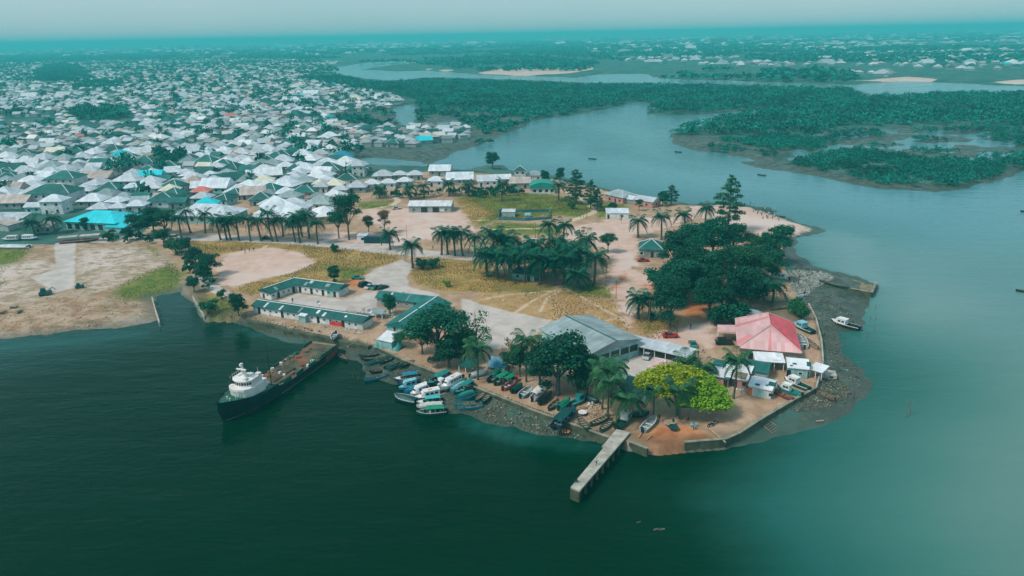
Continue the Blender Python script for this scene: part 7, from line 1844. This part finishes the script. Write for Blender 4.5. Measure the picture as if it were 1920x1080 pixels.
person('person by the carport post at the right', 1309, 668, 'stand', 'navy', 'black')
person('person walking on the road behind the fork palm', 812, 468, 'walk', 'black', 'navy')
person('person near the sea wall path under the coconut palm', 886, 702, 'stand', 'black', 'navy')
person('person on the road in front of the school palms', 499, 447, 'walk', 'maroon', 'navy')
for i, (x, y, s) in enumerate(((1236, 790, 'black'), (1252, 792, 'white'), (1262, 797, 'navy'), (1291, 788, 'black'), (1300, 806, 'lightblue'))): person(f'person, {nth(i + 1)} from left in the shade of the almond tree', x, y, ('stand', 'sit')[i % 2], s, 'navy', None, ZP, 'people under the almond tree')
person('person standing in the courtyard of the quay houses', 549, 568, 'stand', 'navy', 'black')

# ------------------------------------------------------------------ motorcycles, chairs, tables, poles, debris
def motorcycle(label, px, py, ang, col='blackcar'):
    o = thing('motorcycle', label, 'motorcycle', G(px, py), ang)
    for x in (-0.62, 0.62):
        b = MB()
        for k in range(12):
            a0, a1 = k * 0.5236, (k + 1) * 0.5236; p = lambda r, a, y: (x + r * math.cos(a), y, 0.32 + r * math.sin(a))
            b.quad(p(0.32, a0, -0.05), p(0.32, a1, -0.05), p(0.32, a1, 0.05), p(0.32, a0, 0.05)); b.quad(p(0.32, a0, 0.05), p(0.32, a1, 0.05), p(0.2, a1, 0.05), p(0.2, a0, 0.05)); b.quad(p(0.2, a0, -0.05), p(0.2, a1, -0.05), p(0.32, a1, -0.05), p(0.32, a0, -0.05))
        b.build('wheel', M['rubber'], o)
    MB().box(0.15, 0, 0.62, 0.55, 0.28, 0.25, 0, 0.8).build('fuel_tank', M[col], o); MB().box(-0.4, 0, 0.68, 0.75, 0.26, 0.12).build('seat', M['black'], o); MB().box(0, 0, 0.28, 0.5, 0.25, 0.32).build('engine', M['grey'], o)
    MB().tube([(0.62, 0, 0.32), (0.42, 0, 0.95)], 0.04, 5).build('fork', M['silver'], o); MB().tube([(0.4, -0.35, 1.0), (0.4, 0.35, 1.0)], 0.03, 5).build('handlebar', M['silver'], o)
motorcycle('motorcycle parked right of the almond tree, nearer one', 1333, 800, 0.4); motorcycle('motorcycle parked right of the almond tree, further one', 1341, 795, 0.5, 'maroon')
def table(label, px, py, col, r=0.9):
    o = thing('cafe_table', label, 'table', G(px, py)); MB().tube([(0, 0, 0.70), (0, 0, 0.76)], r, 12).build('table_top', M[col], o); MB().tube([(0, 0, 0), (0, 0, 0.7)], 0.06, 6).build('leg', M['grey'], o); MB().tube([(0, 0, 0), (0, 0, 0.05)], 0.4, 10).build('base', M['grey'], o)
table('brown round table under the almond tree', 1255, 798, 'wood_pale', 1.2); table('dark table before the almond tree palm', 1262, 806, 'darkteal', 1.1)
def chair(label, px, py, col, ang=0.0):
    o = thing('plastic_chair', label, 'chair', G(px, py), ang, 'plastic chairs'); MB().box(0, 0, 0.42, 0.5, 0.5, 0.05).build('seat', M[col], o); MB().box(0, 0.23, 0.46, 0.48, 0.05, 0.5).build('backrest', M[col], o)
    for sx in (-0.2, 0.2):
        for sy in (-0.2, 0.2): MB().box(sx, sy, 0, 0.05, 0.05, 0.42).build('leg', M[col], o)
for i, (x, y) in enumerate(((1104, 762), (1108, 764), (1112, 760))): chair(f'white plastic chair, {nth(i + 1)} from left beside the dark heaped boat', x, y, 'white', i)
for i, (x, y) in enumerate(((1296, 800), (1302, 803), (1306, 799))): chair(f'light blue plastic chair, {nth(i + 1)} from left in front of the almond tree', x, y, 'lightblue', i * 1.3)
def pole(label, px, py, h, m='wood', z=ZP, r=0.11, arm=False, lean=0.0):
    o = thing('utility_pole' if arm else 'pole', label, 'pole', G(px, py, z)); MB().tube([(0, 0, -1.5 if z < 0.5 else 0), (lean * h, 0, h)], [r, r * 0.7], 6).build('shaft', M[m], o)
    if arm: MB().box(lean * h, 0, h - 0.6, 1.6, 0.1, 0.12).build('cross_arm', M[m], o)
for lab, x, y, h in (('utility pole in front of the date palm pair', 1216, 618, 9), ('bare post at the rear of the central grove', 1004, 462, 9.5), ('thin pole before the dark cabin in the palm grove', 957, 512, 9), ('thin pole on the square edge right of the big palm', 1136, 536, 7), ('thin pole left of the carport by the path', 1155, 560, 6), ('thin lamp post at the far edge of the red pitch', 763, 447, 6)):
    pole(lab, x, y, h, 'wood', ZP, 0.13 if 'bare' in lab else 0.09, 'utility' in lab)
for i, (x, y) in enumerate(((1640, 580), (1641, 600), (1638, 620), (1625, 632), (1632, 600))): pole(f'mooring stake off the mud flat, {nth(i + 1)} counted from the mole', x, y, 1.6, 'wood', WAT, 0.08, lean=random.uniform(-0.2, 0.2))
pole('tall slanting stake in the open water on the right', 1697, 782, 4.6, 'wood', WAT, 0.09, lean=0.12); pole('shorter stake beside the tall slanting stake', 1706, 775, 2.0, 'wood', WAT, 0.08)
pole('dead tree stump on the pale rocks', 1496, 538, 4.2, 'bark', 1.2, 0.22)
for i, (x, y) in enumerate(((662, 708), (668, 704), (674, 710), (664, 700), (671, 714))): pole(f'thin stake in the water left of the canoes, {nth(i + 1)} of five', x, y, 1.2, 'wood', WAT, 0.06)
pole('branching stump at the edge of the right mud', 1600, 748, 2.6, 'bark', 0.1, 0.16)
bx_ = thing('concrete_box', 'square concrete hut base tipped on the mud outside the quay wall', 'hut', G(1548, 708, 0.7), -0.25); MB().box(0, 0, 0.5, 4.4, 3.0, 0.9).build('slab', M['concrete'], bx_)
for sx in (-1.9, 1.9):
    for sy in (-1.2, 1.2): MB().box(sx, sy, -0.3, 0.35, 0.35, 0.8).build('foot', M['seawall'], bx_)
MB().box(1.0, -1.52, 0.75, 0.8, 0.06, 0.4).build('opening', M['dark'], bx_)
MB_log = [('broken timbers on the orange slip, left piece', (1197, 822), (1203, 814)), ('broken timbers on the orange slip, right piece', (1212, 826), (1222, 818)), ('blue green plank floating at the mud edge', (1574, 693), (1590, 696)), ('pale log on the sand right of the slip', (1530, 791), (1544, 790)), ('dark driftwood on the right mud', (1580, 742), (1586, 757))]
for lab, p, q in MB_log:
    zz = ZP if 'orange' in lab else 0.25; a, b = G(*p, zz), G(*q, zz); o = thing('log', lab, 'log', a); v = b - a; MB().tube([(0, 0, 0.15), (v.x, v.y, 0.2)], 0.16, 6).build('timber', M['aqua' if 'blue' in lab else ('bark' if 'dark' in lab else 'wood_pale')], o)
for lab, x, y, s in (('dark excavator wreck on the left bank, left one', 86, 553, 1.0), ('dark machinery wreck on the left bank beside the lane', 150, 540, 0.7)):
    o = thing('machinery_wreck', lab, 'machine', G(x, y), 0.3); MB().box(0, 0, 0.3, 3.6 * s, 2.2 * s, 1.0 * s, 0, 0.9).build('chassis', M['darkteal'], o); MB().box(-0.6 * s, 0.2, 1.25 * s, 1.6 * s, 1.6 * s, 1.1 * s, 0.2, 0.8).build('cab', M['darkteal'], o); MB().tube([(0.8 * s, 0, 1.2 * s), (2.2 * s, 0.3, 2.4 * s), (3.2 * s, 0.2, 1.4 * s)], [0.22 * s, 0.16 * s, 0.1 * s], 6).build('boom', M['teal'], o)
    for sy in (-0.9, 0.9): MB().box(0, sy * s, 0, 3.2 * s, 0.5 * s, 0.5 * s).build('track', M['black'], o)
for i, (x, y) in enumerate(((27, 578), (5, 588), (38, 586))):
    o = thing('brush_heap', ('brown brush heap on the left bank, upper', 'dark fallen trunk at the left edge of the left bank', 'thin stump beside the brown brush heap')[i], 'brush', G(x, y), i * 0.8); b = MB()
    for k in range(14): a = k * 2.4; b.tube([(0, 0, 0.1), (1.3 * math.cos(a), 1.0 * math.sin(a), 0.5 + 0.1 * (k % 5))], [0.12, 0.03], 4)
    b.build('branches', M['bark'], o); MB().tube([(-1.4, 0, 0.2), (1.4, 0.4, 0.4)], [0.2, 0.12], 6).build('trunk', M['bark'], o)
table('white canvas covered table on the bank under the coconut palms', 1092, 778, 'white', 1.0)
fb = thing('float_bundle', 'bundle of orange floats on the mud left of the jetty', 'floats', G(1061, 811, 0.6))
for i in range(7): a = i * 0.9; MB().tube([(0.7 * math.cos(a), 0.5 * math.sin(a), 0.1), (0.7 * math.cos(a), 0.5 * math.sin(a), 0.28), (0.7 * math.cos(a), 0.5 * math.sin(a), 0.5)], [0.15, 0.27, 0.12], 8).build('float', M['orange'], fb)
rk = thing('water_debris', 'dark drifting clump in the water below the jetty, right', 'driftwood', G(1236, 994, 0)); 
for i in range(4): MB().tube([(-0.9 + 0.5 * i, 0.2 * (i % 2), -0.1), (-0.5 + 0.5 * i, 0.3, 0.12)], [0.25, 0.12], 6).build('branch', M['bark'], rk)
rk = thing('water_debris', 'smaller drifting clump in the water below the jetty, left', 'driftwood', G(1198, 980, 0)); MB().tube([(-0.4, 0, -0.05), (0.4, 0.2, 0.1)], [0.15, 0.08], 6).build('branch', M['bark'], rk)
# rubble along the foreshore and rocks: joined, nobody could count them
def rubble(name, label, polys, n, size, mats_, seed, z=None, flat=0.6):
    rg = np.random.default_rng(seed); per = n // len(polys); pts = []
    for poly in polys:
        pg = S(poly, 0.5); lo, hi = pg.min(0), pg.max(0); got = np.zeros((0, 2))
        while len(got) < per:
            Q = lo + (hi - lo) * rg.random((per * 3, 2)); got = np.concatenate([got, Q[inside(Q, pg)]])
        pts.append(got[:per])
    Q = np.concatenate(pts); d = shore(Q); m = d > 0.3; Q = Q[m]; zz = land_z(Q, d[m]); k = len(Q)
    base = np.array([(1, 0, 0), (0, 1, 0), (-1, 0, 0), (0, -1, 0), (0, 0, 1), (0, 0, -1)], float)
    sc = size * rg.lognormal(0, 0.5, k)[:, None, None] * rg.uniform(0.6, 1.3, (k, 6, 1)); a = rg.uniform(0, 6.28, k); c, s = np.cos(a), np.sin(a)
    V = base[None] * sc * np.stack([np.ones(k), rg.uniform(0.4, 1, k), np.full(k, flat)], 1)[:, None, :]
    X = V[:, :, 0] * c[:, None] - V[:, :, 1] * s[:, None] + Q[:, 0, None]; Y = V[:, :, 0] * s[:, None] + V[:, :, 1] * c[:, None] + Q[:, 1, None]; Z = V[:, :, 2] + zz[:, None]
    V = np.stack([X, Y, Z], -1).reshape(-1, 3); f = np.array([(0, 1, 4), (1, 2, 4), (2, 3, 4), (3, 0, 4), (1, 0, 5), (2, 1, 5), (3, 2, 5), (0, 3, 5)])
    F_ = (np.arange(k)[:, None, None] * 6 + f[None]).reshape(-1, 3)
    o = link(name, np_mesh(name, V, F_, M[mats_])); o['kind'] = 'stuff'; o['label'] = label
M['rubble'] = mat('rubble', (0.105, 0.10, 0.07), 0.9, 0.3, 0.5, rnd=0.75, island=True); M['rock_pale'] = mat('pale_rock', (0.21, 0.23, 0.205), 0.9, 0.2, 0.5, rnd=0.4, island=True); M['litter'] = mat('litter', (0.42, 0.44, 0.40), 0.7, 0.3, 0.5, rnd=0.6, island=True); M['stone_tan'] = mat('tan_stone', (0.36, 0.27, 0.18), 0.9, 0.3, 0.5, rnd=0.5, island=True)
FORE = [[(384, 602), (470, 596), (560, 618), (650, 640), (700, 652), (760, 682), (830, 708), (930, 746), (920, 785), (860, 772), (760, 730), (690, 700), (640, 660), (560, 636), (470, 612)], [(930, 746), (1000, 774), (1070, 798), (1130, 822), (1120, 828), (1000, 808), (905, 786)],
        [(1484, 500), (1510, 565), (1534, 600), (1545, 640), (1548, 690), (1620, 735), (1600, 640), (1600, 590), (1560, 560), (1540, 510)], [(1546, 690), (1532, 735), (1480, 770), (1500, 775), (1560, 760), (1600, 735)]]
rubble('shore_rubble', 'dark rubble and stones strewn along the foreshore', FORE, 17000, 0.12, 'rubble', 91)
rubble('shore_litter', 'pale litter scattered over the foreshore', FORE, 900, 0.11, 'litter', 92)
rubble('pale_rocks', 'heap of pale rocks at the root of the mole', [[(1478, 512), (1550, 512), (1566, 526), (1530, 545), (1506, 566), (1484, 556)]], 1500, 0.40, 'rock_pale', 93)
rubble('bank_debris', 'tan debris heaped on the bank by the ribbed canoes', [[(1082, 772), (1120, 765), (1140, 785), (1105, 797)]], 700, 0.2, 'stone_tan', 94)
rubble('yard_clutter', 'small junk strewn in front of the quay houses and tin houses', [[(492, 592), (600, 612), (690, 628), (690, 640), (600, 622), (500, 600)], [(1380, 735), (1440, 742), (1440, 752), (1380, 745)], [(715, 585), (745, 590), (740, 605), (712, 598)], [(1330, 735), (1370, 740), (1360, 750)]], 900, 0.22, 'litter', 96)
rubble('field_stones', 'stones scattered over the dry clearing and the left bank', [CLEARING, [(0, 600), (100, 560), (250, 560), (290, 600), (100, 625), (0, 628)]], 2400, 0.16, 'stone_tan', 95)
# distant tower blocks breaking the horizon
for lab, x, y, w, h in (('lone hazy tower block on the horizon left of centre', 659, 87, 52, 62), ('hazy slab block on the horizon at upper left', 340, 93, 70, 40), ('second hazy slab block near the left horizon', 300, 95, 40, 48), ('hazy wide block on the right horizon', 1345, 82, 120, 34), ('hazy tower on the far right horizon', 1418, 78, 60, 42), ('pale long apartment block in the distant town', 415, 111, 70, 14)):
    p = G(x, y); o = thing('tower_block', lab, 'tower', p, 0.1, 'distant tower blocks'); MB().box(0, 0, 0, w, w * 0.5, h).build('wall', M['wall_white'] if 'pale' in lab else M['wall_grey'], o); MB().box(w * 0.1, 0, h + 0.01, w * 0.4, w * 0.3, h * 0.12).build('roof_house', M['wall_grey'], o)
    for i in range(4): MB().box(0, -w * 0.25 - 0.2, h * (0.12 + 0.22 * i), w * 0.9, 0.5, h * 0.09).build('window_band', M['glass'], o)
dup_labels = {k: v for k, v in LABELS.items() if len(v) > 1}
if dup_labels: print('DUP LABELS', list(dup_labels)[:10])
long_l = [k for k in LABELS if not 4 <= len(k.split()) <= 16]
if long_l: print('LABEL LENGTH', long_l[:10])
print('OBJECTS', len(scene.objects), 'TRIS', sum(len(m.polygons) * 2 for m in bpy.data.meshes))
